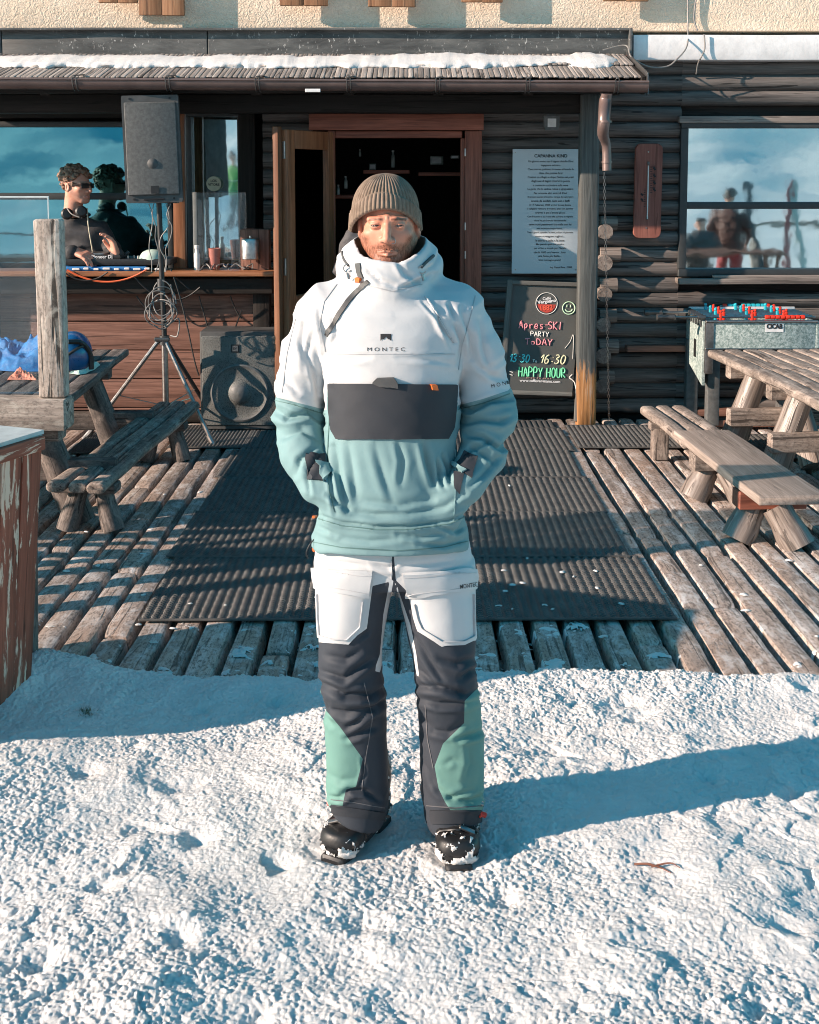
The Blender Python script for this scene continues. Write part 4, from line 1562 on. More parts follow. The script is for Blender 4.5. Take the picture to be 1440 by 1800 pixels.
for (a, z) in ((-.13, hh - .022), (.13, hh - .022), (-.13, -hh + .025), (.13, -hh + .025)):
    mb = MB(); mb.lathe([(0, 0), (.008, 0), (.008, .003), (0, .003)], f(a, z, -.141), 10, axis=R @ -Y_); mb.build('screw', M['blackgloss'], sp)
mb = MB(); mb.bar(f(-.07, -hh + .022, -.142), f(.07, -hh + .022, -.142), .012, .012, r=.003); mb.build('port', M['blackgloss'], sp)
mb = MB(); q = f(.01, -hh + .085, -.162); mb.prism([(-.026, -.026), (.026, -.026), (.026, .026), (-.026, .026)], q, R @ X_, R @ Z_, .004); mb.build('badge', M['black'], sp)
mb = MB(); mb.lathe([(0, .012), (.02, .009), (.034, .0), (0, 0)][::-1], f(0, -.095, -.157), 20, axis=R @ -Y_); mb.build('dust_cap', M['boxgrey'], sp)

# tripod stand
st = thing('speaker_stand', 'black and steel tripod stand carrying the tall grey loudspeaker', 'stand', (sx(283, 8.05), 8.05, 0))
sxp = sx(281, 8.05)
q0, q1 = sz(357, 8.05), sz(592, 8.05)
mb = MB(); mb.tube([(sxp - .01, 8.05, q0), (sxp + .01, 8.05, q1)], .018, n=14, smooth=False); mb.build('pole', M['black'], st)
mb = MB(); mb.tube([(sxp - .006, 8.05, sz(490, 8.05)), (sxp - .005, 8.05, sz(510, 8.05))], .026, n=14, smooth=False); mb.build('collar', M['darkmetal'], st)
mb = MB()
mb.tube([(sxp + .01, 8.05, sz(590, 8.05)), (sxp + .01, 8.05, sz(606, 8.05))], .034, n=14, smooth=False)
mb.bar((sxp - .055, 8.03, sz(596, 8.05)), (sxp + .05, 8.03, sz(596, 8.05)), .03, .03, r=.008); mb.build('leg_hub', M['darkmetal'], st)
mb = MB(); mb.tube([(sxp + .01, 8.05, q1), (sxp + .012, 8.05, .14)], .022, n=12, smooth=False); mb.build('lower_tube', M['metal'], st)
mb = MB(); mb.box((sxp - .01, 8.05, q0 + .006), (.26, .1, .012)); mb.build('top_plate', M['darkmetal'], st)
for (ex, ey) in ((-.52, -.04), (.36, -.22), (.30, .36)):
    mb = MB(); mb.tube([(sxp + ex * .06, 8.05 + ey * .06, q1 - .03), (sxp + ex, 8.05 + ey, .02)], .015, n=10, smooth=False)
    lg = mb.build('leg', M['metal'] if ex < .3 or ey < 0 else M['black'], st)
    mb = MB(); mb.tube([(sxp + ex * .93, 8.05 + ey * .93, .06), (sxp + ex * 1.04, 8.05 + ey * 1.04, -.004)], .022, n=10, smooth=False); mb.build('rubber_foot', M['metal'], lg)
    mb = MB(); mb.bar((sxp + .01, 8.05, .22), (sxp + ex * .6, 8.05 + ey * .6, .3), .016, .006); mb.build('brace', M['metal'], st)
# wires hanging beside the pole and coiled on it
mb = MB()
for k, (a, b) in enumerate(((262, 268), (300, 292), (292, 286), (270, 280))):
    rr = random.Random(k)
    pts = [W(a, 358, 8.0)]
    for i in range(1, 7):
        pts.append(W(a + (b - a) * i / 6 + rr.uniform(-7, 7), 358 + 20 * i, 8.0 - .03 * (k % 2)))
    mb.tube(pts, .0035, n=5)
for k in range(6):
    rr = random.Random(20 + k)
    cc = W(282 + rr.uniform(-4, 6), 528 + rr.uniform(-14, 14), 8.0)
    r1, r2 = rr.uniform(.07, .10), rr.uniform(.08, .12)
    pts = [cc + Vector((r1 * math.cos(t), -.03 + .02 * math.sin(t * 2 + k), r2 * math.sin(t) - .03 * k * .3)) for t in np.linspace(k, k + 5.8, 12)]
    mb.tube(pts, .0042, n=5)
mb.tube([W(300, 500, 8.0), W(306, 545, 7.98), W(290, 575, 7.98), W(314, 560, 7.97), W(312, 590, 7.98), W(300, 590, 8.0)], .005, n=5)
tag(mb.build('speaker_cable', M['greycable']), 'grey loudspeaker cables coiled and tied round the stand pole', 'cable', kind='stuff')

# floor loudspeaker
Yf = 8.2
fsp = thing('floor_loudspeaker', 'large black floor loudspeaker with a visible round cone standing beside the open door', 'loudspeaker', (sx(416, Yf), Yf, 0))
xa, xb, za, zb = sx(346, Yf), sx(488, Yf), 0.022, sz(583, Yf)
mb = MB(); mb.bar(((xa + xb) / 2, Yf + .2, za), ((xa + xb) / 2, Yf + .2, zb), xb - xa, .4, up=Y_, r=.012, ns=3); mb.build('cabinet', M['boxgrey'], fsp)
mb = MB(); mb.bar(((xa + xb) / 2, Yf - .004, za + .03), ((xa + xb) / 2, Yf - .004, zb - .03), xb - xa - .03, .014, up=Y_, r=.006, ns=3)
cx, cz = (xa + xb) / 2 + .0, sz(690, Yf)
mb.build('grille', M['grille'], fsp)
mb = MB()
prof = [(.195, 0), (.2, .006), (.19, .012), (.18, .008), (.165, .003), (.12, .006), (.1, .008), (.085, .012), (.07, .03), (.04, .04), (0, .044)]
mb.lathe(prof, (cx, Yf - .0125, cz), 48, axis=(0, -1, 0)); mb.build('cone', M['grille'], fsp)
mb = MB(); mb.lathe([(.198, .002), (.203, .009), (.192, .013), (.182, .009), (.178, .002)], (cx, Yf - .0125, cz), 48, axis=(0, -1, 0)); mb.build('surround', M['greyplastic'], fsp)
mb = MB(); mb.lathe([(.066, .03), (.055, .042), (.03, .052), (0, .056)], (cx, Yf - .0125, cz), 32, axis=(0, -1, 0)); mb.build('dust_cap', M['greyplastic'], fsp)
ev_logo(fsp, (sx(410, Yf), Yf - .012, sz(612, Yf)), .028)

# ---------------------------------------------------------------- wall items
# notice panel
Ys = YR - .085
a, b, t1, b1 = sx(901, Ys), sx(1022, Ys), sz(262, Ys), sz(481, Ys)
sg = thing('notice_panel', 'pale blue grey printed notice panel on the dark log wall above the chalkboard', 'sign', ((a + b) / 2, Ys, b1))
mb = MB(); mb.bar(((a + b) / 2, Ys, b1), ((a + b) / 2, Ys, t1), b - a, .008, up=Y_, r=.002); mb.build('panel', M['signboard'], sg)
xm = sx(968, Ys)
text_on('heading', 'CAPANNA KIND', .24, (xm, Ys - .005, sz(274, Ys)), X_, Z_, M['blackprint'], sg, .02)
LINES = ["Un giorno arrivo qui il signor Adolfo Kind", "ingegnere svizzero", "C'era con lui qualcuno in mezzo ai boschi fu", "disse che poteva farsi", "Costrui un rifugio e dopo l'inizio nei prati",
         "degli assi di legno ricurvi in punta", "e comincio a scivolare sulla neve", "La gente che lo vedeva rideva e sghignazzava", "Per scimmia altri amici di Kind", "divennero uomini d'inverno, nacque da esploratori",
         "scuola da soldati, tutti con i baffi", "Il 17 Febbraio 1909 arrivo la sua donna", "i valligiani vennero di nuovo, ansi con sorriso", "oramai e poi c'erano gli sci", "Con fracasso in su: i suoi tifa salivano le vignete",
         "dove ha piu bevuto desiderando", "tante notti passarono tra stelle con lui", "per montare importante...", "Tutti i giorni, quando c'e neve, milioni di persone", "vanno e vengono sugli sci...", "la storia e bella e fa bene",
         "Ma quando qualcuno sentira", "qui vicino a scuola per Natale", "che fa 1000 ore bevute... loro", "una festa piu bella...", "Crei montagne grazie!"]
for k, s in enumerate(LINES):
    rr = random.Random(k)
    text_on('text_line', s, min(.335, .0078 * len(s)), (xm, Ys - .005, sz(284 + 6.93 * k, Ys)), X_, Z_, M['blackprint'], sg, .012)
text_on('text_line', 'Ing. Cappa Bava - 2008', .16, (sx(988, Ys), Ys - .005, sz(470, Ys)), X_, Z_, M['blackprint'], sg, .012)
for (px, py) in ((906, 268), (1012, 474), (906, 474)):
    mb = MB(); mb.lathe([(0, 0), (.005, 0), (.005, .002), (0, .002)], W(px, py, Ys - .004), 8, axis=(0, -1, 0)); mb.build('screw', M['metal'], sg)

# chalkboard (a leaning A-board)
Yc = 8.42
def cb(px, py, d=0.0): return W(px, py, Yc + (740 - py) / 240 * .14 + d)
cbd = thing('chalkboard', 'tall grey framed chalkboard with coloured hand lettering leaning beside the porch post', 'sign', tuple(W(955, 740, Yc)))
q = [cb(893, 693), cb(1003, 690), cb(1026, 503), cb(924, 498)]
TL, TR, BR, BL = cb(900, 499), cb(1022, 503), cb(1006, 690), cb(884, 686)
ax = ((TR - TL) + (BR - BL)).normalized(); ay = ((TL - BL) + (TR - BR)).normalized(); ay = (ay - ax * ay.dot(ax)).normalized()
nz = ax.cross(ay)
mb = MB()
vs = [TL, TR, BR, BL]; vs = vs + [v - nz * .012 for v in vs]
mb.add(vs, [(3, 2, 1, 0), (4, 5, 6, 7), (0, 1, 5, 4), (1, 2, 6, 5), (2, 3, 7, 6), (3, 0, 4, 7)])
mb.build('board', M['chalkboard'], cbd, smooth=False)
mb = MB()
mb.bar(TL + ax * .0 + ay * .01, TR + ay * .01, .03, .04, up=nz, r=.004)
mb.bar(BL - ay * .012, BR - ay * .012, .03, .045, up=nz, r=.004)
legR = cb(1014, 741); legL = cb(878, 741)
mb.bar(TR + ax * .016 + ay * .03, legR, .042, .03, up=nz, r=.004)
mb.bar(TL - ax * .012 + ay * .03, BL - ax * .012 - ay * .05, .042, .03, up=nz, r=.004)
mb.build('frame', M['chalkframe'], cbd)
def cpt(px, py):
    u = (px - 893) / 118.0
    o_ = BL.lerp(BR, 0) ; w = (690 - py) / 190.0
    p = BL.lerp(TL, w); r = BR.lerp(TR, w)
    xl = W(0, 0, 1)
    # position between left and right edges by picture column
    pl = 884 + (900 - 884) * w; prr = 1006 + (1022 - 1006) * w
    return p.lerp(r, (px - pl) / (prr - pl)) + nz * .003
pink, white_, cyan, green = [pmat(nm, c, rough=.9, bump=.3, bscale=400) for nm, c in (('pink chalk', (.85, .32, .36)), ('white chalk', (.8, .8, .76)), ('cyan chalk', (.15, .72, .75)), ('green chalk', (.2, .75, .42)))]
k240 = 1 / 247.0
hand('hand_lettering', 'ApresSKI'.replace('SKI', '-SKI'), cpt(949, 572), ax, ay, 74 * k240, pink, cbd, .0042, height=13 * k240, slant=.06)
hand('hand_lettering', 'PARTY', cpt(949, 588), ax, ay, 32 * k240, white_, cbd, .0036, height=8 * k240)
hand('hand_lettering', 'ToDAY', cpt(947, 602), ax, ay, 48 * k240, pink, cbd, .0042, height=10.5 * k240)
hand('hand_lettering', '13:30', cpt(914, 632), ax, ay, 34 * k240, cyan, cbd, .0048, height=13 * k240, slant=.2)
hand('hand_lettering', 'To', cpt(940, 636), ax, ay, 7 * k240, white_, cbd, .003, height=4.5 * k240)
hand('hand_lettering', '16:30', cpt(973, 632), ax, ay, 43 * k240, pmat('cream chalk', (.75, .74, .5), rough=.9), cbd, .0048, height=15 * k240, slant=.2)
hand('hand_lettering', 'HAPPY HOUR', cpt(953, 656), ax, ay, 82 * k240, green, cbd, .0052, height=16 * k240)
text_on('web_address', 'www.caffevergnano.com', 72 * k240, cpt(949, 672), ax, ay, M['whitepaint'], cbd, .02, height=6.5 * k240)
hand('hand_lettering', 'oroo To oros', cpt(947, 666), ax, ay, 44 * k240, pmat('faint brown chalk', (.45, .3, .27), rough=.9), cbd, .0016, height=2.6 * k240)
# round coffee emblem
ce = cpt(961, 533)
mb = MB(); mb.tube([ce + ax * (.077 * math.cos(t)) + ay * (.077 * math.sin(t)) for t in np.linspace(0, 2 * math.pi, 33)], .0028, n=5, smooth=False); mb.build('emblem_ring', white_, cbd)
mb = MB(); mb.prism([(.066 * math.cos(t), .066 * math.sin(t)) for t in np.linspace(math.pi * 1.03, math.pi * 1.97, 18)], ce, ax, ay, .002); mb.build('emblem_field', pmat('emblem red', (.5, .06, .04), rough=.6), cbd)
rot = lambda v, a: v * math.cos(a) + ax.cross(ay).cross(v) * math.sin(a)
text_on('lettering', 'Caffè', .06, ce + ay * .036, rot(ax, .12), rot(ay, .12), M['whitepaint'], cbd, .02, lift=.003)
text_on('lettering', 'Vergnano', .135, ce + ay * .012, rot(ax, .15), rot(ay, .15), M['whitepaint'], cbd, .035, height=.032, lift=.004)
text_on('lettering', '1882', .09, ce - ay * .03, rot(ax, .12), rot(ay, .12), pmat('emblem orange red', (.85, .12, .06), rough=.6), cbd, .03, lift=.004)
sm = cpt(1000, 540)
mb = MB()
mb.tube([sm + ax * (.045 * math.cos(t)) + ay * (.045 * math.sin(t)) for t in np.linspace(0, 2 * math.pi, 25)], .004, n=5, smooth=False)
mb.tube([sm + ax * (.026 * math.cos(t)) + ay * (.026 * math.sin(t)) for t in np.linspace(math.pi * 1.1, math.pi * 1.9, 9)], .0045, n=5, smooth=False)
for s in (-1, 1): mb.tube([sm + ax * (.013 * s) + ay * .006, sm + ax * (.012 * s) + ay * .024], .004, n=5, smooth=False)
mb.build('smiley', pmat('pale green chalk', (.6, .85, .6), rough=.9), cbd)
mb = MB()
mb.tube([cpt(1013, 687), cpt(1010, 672), cpt(1002, 664)], .004, n=5); mb.tube([cpt(1006, 658), cpt(1001, 664), cpt(1007, 668)], .0035, n=5)
mb.tube([cpt(896, 656), cpt(902, 658)], .0035, n=5); mb.tube([cpt(896, 661), cpt(901, 663)], .0035, n=5)
mb.tube([cpt(993, 612), cpt(1002, 600), cpt(1008, 588), cpt(1007, 630)], .0022, n=5)
mb.build('chalk_arrow', white_, cbd)

# thermometer plaque
Yt = YR - .09
th = thing('thermometer', 'big rounded red brown wooden thermometer on the log wall beside the right window', 'thermometer', tuple(W(1138, 418, Yt)))
TLx, TRx, zt_, zb_ = sx(1116, Yt), sx(1165, Yt), sz(252, Yt), sz(419, Yt)
w = TRx - TLx
cxx = sx(1140, Yt)
pts = []
for (ccx, ccz, a0) in ((w / 2 - .045, zt_ - .045, 0), (-w / 2 + .045, zt_ - .045, 90), (-w / 2 + .04, zb_ + .045, 180), (w / 2 - .05, zb_ + .045, 270)):
    for k in range(7):
        a = rad(a0 + 15 * k); pts.append((ccx + .045 * math.cos(a), ccz + .045 * math.sin(a)))
mb = MB()
n = len(pts)
vs = [(cxx + a, Yt, z) for a, z in pts] + [(cxx + a * .96, Yt - .022, (z - (zt_ + zb_) / 2) * .985 + (zt_ + zb_) / 2) for a, z in pts]
ls = [(z, a, 0) for a, z in pts] + [(z, a, .02) for a, z in pts]
mb.add(vs, [tuple(range(n)), tuple(n + i for i in reversed(range(n)))] + [(i, n + i, n + (i + 1) % n, (i + 1) % n) for i in range(n)], ls)
mb.build('plaque', M['thermo'], th, angle=30)
mb = MB(); mb.tube([W(1140, 291, Yt - .03), W(1138, 385, Yt - .03)], .0045, n=8, smooth=False); mb.build('tube', M['paper'], th)
mb = MB()
for (px, py) in ((1140, 287), (1138, 383)):
    p = W(px, py, Yt - .025); mb.bar(p - Z_ * .012, p + Z_ * .012, .016, .012, up=Y_, r=.003)
mb.build('clip', M['darkmetal'], th)
mb = MB()
for k in range(24):
    py = 292 + 3.1 * k
    L = 9 if k % 4 == 0 else 4
    if k < 16: mb.bar(W(1143, py, Yt - .0235), W(1143 + L, py, Yt - .0235), .003, .004, r=.001)
    if k > 12: mb.bar(W(1135 - L * .8, py, Yt - .0235), W(1135, py, Yt - .0235), .003, .004, r=.001)
for k in range(4): mb.bar(W(1149, 294 + 12.4 * k, Yt - .0235), W(1152, 299 + 12.4 * k, Yt - .0235), .008, .014, r=.001)
for k in range(2): mb.bar(W(1127, 340 + 9 * k, Yt - .0235), W(1130, 344 + 9 * k, Yt - .0235), .008, .014, r=.001)
mb.build('scale', M['blackprint'], th)
for py in (267, 401):
    mb = MB(); mb.lathe([(0, 0), (.006, 0), (.005, .003), (0, .004)], W(1140 if py < 300 else 1136, py, Yt - .022), 10, axis=(0, -1, 0)); mb.build('screw', M['metal'], th)

# flood light under the porch beam
fl_ = thing('flood_light', 'small grey square floodlight under the porch roof above the notice panel', 'lamp', tuple(W(970, 218, 8.6)))
c = W(970, 216, 8.55)
mb = MB(); mb.prism([(-.045, -.05), (.045, -.05), (.055, -.02), (.055, .05), (-.055, .05), (-.055, -.02)], c + Vector((0, .05, 0)), X_, Z_, .06); mb.build('housing', M['greyplastic'], fl_)
mb = MB(); mb.prism([(-.03, -.03), (.03, -.03), (.03, .03), (-.03, .03)], c + Vector((0, -.0105, 0)), X_, Z_, .004); mb.build('lens', M['paper'], fl_)
mb = MB(); mb.bar(c + Vector((0, .05, .03)), c + Vector((0, .05, .1)), .06, .012, up=Y_); mb.build('bracket', M['darkmetal'], fl_)

# rain chain below the downpipe
mb = MB()
p0, p1 = W(1062, 303, 7.97), W(1071, 738, 8.3)
n = 75
for k in range(n):
    a = p0.lerp(p1, k / n); b = p0.lerp(p1, (k + .85) / n)
    side = X_ * .006 if k % 2 else Y_ * .006
    mb.tube([a + side, b + side], .0018, n=4, smooth=False); mb.tube([a - side, b - side], .0018, n=4, smooth=False)
    mb.tube([a + side, a - side], .0018, n=4, smooth=False)
tag(mb.build('rain_chain', M['metal']), 'thin steel chain hanging from the brown downpipe beside the porch post', 'chain')

# ---------------------------------------------------------------- benches and tables (surveyed on their top planes)
def quad_boards(mb, TLp, TRp, BRp, BLp, n, th, gap=.008, r=.02, jit=.003, top=None, rr=None):
    """n boards between the left edge (BL->TL) and the right edge (BR->TR)"""
    for k in range(n):
        u = (k + .5) / n
        a, b = BLp.lerp(BRp, u), TLp.lerp(TRp, u)
        w = ((BRp - BLp).length + (TRp - TLp).length) / 2 / n - gap
        e = random.uniform(-.02, .02)
        d = (b - a).normalized()
        mb.bar(a + d * e - Z_ * th / 2, b + d * random.uniform(-.02, .02) - Z_ * th / 2, w, th, r=r, ns=3, seg=max(4, int((b - a).length / .2)), jit=jit, rnd=random.random())


def stub(mb, a, b, r0, r1, n=16):
    mb.tube([a, vec(a).lerp(vec(b), .33), vec(a).lerp(vec(b), .66), b], [r0, r0 * 1.01, r1 * .99, r1], n=n, smooth=False, noise=.03)


# left bench
ZB = .30
lb = thing('bench', 'dark weathered three plank bench on log stubs, left of the walkway mats', 'bench', tuple(G(180, 800, 0)))
bl, br, tr, tl = G(80, 845, ZB), G(186, 852, ZB), G(344, 707, ZB), G(286, 703, ZB)
w_ = .30
ctr0, ctr1 = (bl + br) / 2, (tl + tr) / 2
d_ = (ctr1 - ctr0).normalized(); s_ = Vector((d_.y, -d_.x, 0))
bl, br, tl, tr = ctr0 - s_ * w_ / 2, ctr0 + s_ * w_ / 2, ctr1 - s_ * w_ / 2, ctr1 + s_ * w_ / 2
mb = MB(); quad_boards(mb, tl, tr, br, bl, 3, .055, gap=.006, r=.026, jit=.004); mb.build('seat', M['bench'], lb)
for u in (.10, .80):
    c = ctr0.lerp(ctr1, u)
    mb = MB(); mb.bar(c - s_ * .17 - Z_ * .075, c + s_ * .15 - Z_ * .075, .1, .05, r=.01); mb.build('cross_rail', M['bench_dark'], lb)
    for sg_ in (-1, 1):
        mb = MB(); stub(mb, c + s_ * (.06 * sg_) + d_ * .03 - Z_ * .09, c + s_ * (.12 * sg_) - Z_ * ZB, .048, .056); mb.build('leg', M['bench_dark'], lb)

# left table
ZTt = .66
lt = thing('picnic_table', 'dark plank picnic table at the left edge behind the glass windbreak', 'table', tuple(G(100, 800, 0)))
fr = G(227, 614, ZTt); nr = G(146, 682, ZTt)
d_ = (fr - nr).normalized(); s_ = Vector((d_.y, -d_.x, 0))
nr = fr - d_ * 2.1
w_ = .8
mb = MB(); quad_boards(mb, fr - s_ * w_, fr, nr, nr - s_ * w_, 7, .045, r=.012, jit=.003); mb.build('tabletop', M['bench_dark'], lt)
for u in (.22, .8):
    c = nr.lerp(fr, u) - s_ * w_ / 2
    mb = MB(); mb.bar(c - s_ * .36 - Z_ * .085, c + s_ * .36 - Z_ * .085, .09, .07, r=.01); mb.build('cross_rail', M['bench_dark'], lt)
    for sg_ in (-1, 1):
        mb = MB(); stub(mb, c + s_ * (.22 * sg_) - Z_ * .10, c + s_ * (.42 * sg_) - d_ * .0 - Z_ * ZTt, .07, .08); mb.build('leg', M['bench_dark'], lt)
    mb = MB(); mb.bar(c - s_ * .7 - Z_ * .38, c + s_ * .62 - Z_ * .38, .07, .11, r=.01); mb.build('low_rail', M['bench_dark'], lt)
# its inner bench further left, attached on the low rails
mb = MB(); c0 = nr - s_ * (w_ + .45) - Z_ * .3; c1 = fr - s_ * (w_ + .45) - Z_ * .3
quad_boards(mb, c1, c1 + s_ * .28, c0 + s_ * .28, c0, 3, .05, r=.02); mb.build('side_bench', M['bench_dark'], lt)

# right bench, its near half covered by one wide board
rb = thing('bench', 'pale weathered bench on log stubs right of the walkway, its near half one wide board', 'bench', tuple(G(1300, 830, 0)))
fl0, fr0 = G(1125, 713, ZB), G(1190, 706, ZB)
nl0 = G(1330, 876, ZB)
d_ = (nl0 - fl0).normalized(); s_ = Vector((-d_.y, d_.x, 0))
w_ = .31
mid = fl0 + d_ * .78
q0, q1 = fl0, nl0
mb = MB(); quad_boards(mb, q0, q0 + s_ * w_, q0 + d_ * .95 + s_ * w_, q0 + d_ * .95, 3, .06, r=.024, jit=.004); mb.build('seat', M['bench'], rb)
mb = MB(); quad_boards(mb, mid + Z_ * .012, mid + s_ * (w_ + .02) + Z_ * .012, nl0 + s_ * (w_ + .04) + Z_ * .012, nl0 + Z_ * .012, 1, .045, r=.006, jit=.002); mb.build('seat_board', M['plank_plain'], rb)
for u, mm in ((.1, .0), (.52, 0), (.86, 0)):
    c = fl0.lerp(nl0, u) + s_ * w_ / 2
    mb = MB(); mb.bar(c - s_ * .15 - Z_ * .085, c + s_ * .19 - Z_ * .085, .11 if u > .5 else .07, .09 if u > .5 else .05, r=.006); mb.build('cross_rail', M['doorwood'] if u > .8 else M['bench'], rb)
    if u > .2:
        for sg_ in (-1, 1):
            mb = MB(); stub(mb, c + s_ * (.04 * sg_) + d_ * (.04 * sg_) - Z_ * .12, c + s_ * (.13 * sg_) + d_ * (.05 + .07 * sg_) - Z_ * ZB, .07, .082); mb.build('leg', M['leglog'], rb)
    else:
        mb = MB(); mb.bar(c - s_ * .08 - Z_ * .1, c - s_ * .08 - Z_ * ZB, .1, .09, up=Y_, r=.006); mb.build('leg', M['bench'], rb)

# right table
ZTt2 = .62
rt = thing('picnic_table', 'pale plank picnic table on slanted log legs at the right edge', 'table', tuple(G(1400, 800, 0)))
fl1, nl1 = G(1243, 615, ZTt2), G(1440, 708, ZTt2)
d_ = (nl1 - fl1).normalized(); s_ = Vector((-d_.y, d_.x, 0))
w_ = .82
nl1 = fl1 + d_ * 2.1
mb = MB(); quad_boards(mb, fl1, fl1 + s_ * w_, fl1 + s_ * w_ + d_ * .85, fl1 + d_ * .85, 7, .05, r=.016, jit=.003)
quad_boards(mb, fl1 + d_ * .84 + Z_ * .01, fl1 + s_ * w_ + d_ * .84 + Z_ * .01, nl1 + s_ * w_ + Z_ * .01, nl1 - s_ * .02 + Z_ * .01, 7, .055, r=.02, jit=.004)
mb.build('tabletop', M['bench'], rt)
for u in (.16, .50):
    c = fl1 + d_ * (2.1 * u) + s_ * w_ / 2
    mb = MB(); mb.bar(c - s_ * .38 - Z_ * .09, c + s_ * .38 - Z_ * .09, .09, .09, r=.01); mb.build('cross_rail', M['bench'], rt)
    for sg_ in (-1, 1):
        mb = MB(); stub(mb, c + s_ * (.20 * sg_) + d_ * .06 - Z_ * .09, c + s_ * (.40 * sg_) + d_ * .06 - Z_ * ZTt, .075, .088); mb.build('leg', M['leglog'], rt)
    mb = MB(); stub(mb, c + d_ * .1 - Z_ * .12, c + d_ * .5 - Z_ * ZTt2 * .98, .07, .08); mb.build('brace', M['leglog'], rt)
    mb = MB(); mb.bar(c - s_ * .42 - Z_ * .36 + d_ * .14, c + s_ * .8 - Z_ * .36 + d_ * .14, .08, .11, r=.01); mb.build('low_rail', M['bench'], rt)

# foosball table
Yfb = 8.24
fb = thing('foosball_table', 'grey speckled table football game with red and blue players, behind the right picnic table', 'football table', (sx(1340, Yfb), 8.4, 0))
xa = sx(1246, Yfb); xb = xa + .78
zt_, zb_ = sz(566, Yfb), sz(612, Yfb) - .0
yb = 8.76
def speck():
    n = NT('speckled grey laminate')
    o = n.obj()
    a = n.noise(o, 60, 6, .8)
    b = n.noise(o, 8, 5, .6)
    col = n.ramp(a, [(.4, (.14, .2, .19)), (.5, (.32, .4, .38)), (.6, (.55, .62, .6))])
    col = n.mix(n.ramp(b, [(.4, .3), (.6, 0.0)]), col, (.15, .2, .2))
    n.set(color=col, rough=.45)
    return n.m
M['speck'] = speck()
mb = MB()
mb.bar(((xa + xb) / 2 + .02, Yfb, zb_ - .0), ((xa + xb) / 2 + .02, Yfb, zt_), xb - xa - .06, .025, up=Y_, r=.003)
mb.bar(((xa + xb) / 2, yb, zb_), ((xa + xb) / 2, yb, zt_ + .02), xb - xa, .025, up=Y_, r=.003)
mb.bar((xb, (Yfb + yb) / 2, zb_), (xb, (Yfb + yb) / 2, zt_), .55, .025, up=X_, r=.003)
zl = sz(678, Yfb)
vs = [(xa - .012, Yfb + .012, zl), (xa - .012, yb - .014, zl + .12), (xa - .012, yb - .014, zt_ + .02), (xa - .012, Yfb + .012, zt_)]
mb.add([(x + dx, y, z) for dx in (0, .02) for (x, y, z) in vs], [(3, 2, 1, 0), (4, 5, 6, 7), (0, 1, 5, 4), (1, 2, 6, 5), (2, 3, 7, 6), (3, 0, 4, 7)])
mb.build('cabinet', M['speck'], fb)
mb = MB()
mb.bar((xa + .028, Yfb - .004, zb_ - .18), (xa + .028, Yfb - .004, zt_), .06, .03, up=Y_, r=.006)
mb.bar((xa, Yfb - .006, zt_ + .006), (xb, Yfb - .006, zt_ + .006), .045, .014, r=.003)
mb.bar((xa, Yfb - .006, zb_ - .004), (xb, Yfb - .006, zb_ - .004), .035, .01, r=.003)
mb.build('trim', M['metal'], fb)
mb = MB(); mb.box(((xa + xb) / 2, (Yfb + yb) / 2, zt_ - .09), (xb - xa - .05, yb - Yfb - .05, .01)); mb.build('pitch', M['whitepaint'], fb)
mb = MB(); mb.bar(((xa + xb) / 2, yb - .02, zt_ + .0), ((xa + xb) / 2, yb - .02, zt_ + .05), xb - xa, .01, up=Y_, r=.002); mb.build('back_rim', M['whitepaint'], fb)
for (x, y) in ((xa + .08, Yfb + .08), (xa + .02, yb - .06), (xb - .08, Yfb + .08), (xb - .08, yb - .06)):
    mb = MB(); mb.bar((x, y, .03), (x, y, zb_), .085, .085, up=Y_, r=.006); mb.build('leg', M['greyplastic'], fb)
mb = MB(); mb.bar((xa + .05, Yfb + .1, .045), (xb, Yfb + .1, .045), .1, .05, r=.005); mb.bar((xa + .05, yb - .05, .045), (xb, yb - .05, .045), .1, .05, r=.005); mb.build('base_board', M['barfront'], fb)
for k in range(7):
    y = Yfb + .05 + k * .072
    z = zt_ + .028
    L = .30 if k in (0, 4) else .02 + .02 * (k % 3)
    if k == 4: L = .33
    mb = MB(); mb.tube([(xa - L, y, z), (xb, y, z)], .007, n=8, smooth=False); rd = mb.build('rod', M['metal'], fb)
    if L > .2:
        mb = MB(); mb.lathe([(0, 0), (.024, .004), (.026, .03), (.016, .05), (.021, .1), (.023, .125), (.014, .135), (0, .136)], (xa - L - .03, y, z), 12, axis=(1, 0, 0)); mb.build('handle', M['darkmetal'], rd)
    mb = MB(); mb.tube([(xa - .04, y, z - .002), (xa + .012, y, z - .002)], .018, n=8, smooth=False); mb.bar((xa - .02, y, z - .02), (xa - .02, y, z - .07), .012, .014, up=Y_); mb.build('bearing', M['darkmetal'], rd)
    colm = M['red'] if k in (0, 1, 3, 5) else M['cyanpl']
    for j in range(3):
        x = xa + .12 + j * .22 + .04 * (k % 2)
        mb = MB(); mb.bar((x, y, z - .045), (x, y, z + .03), .022, .016, up=Y_, r=.005); mb.lathe([(0, 0), (.011, .004), (.011, .016), (0, .022)], (x, y, z + .03), 8); mb.build('player', colm, rd)
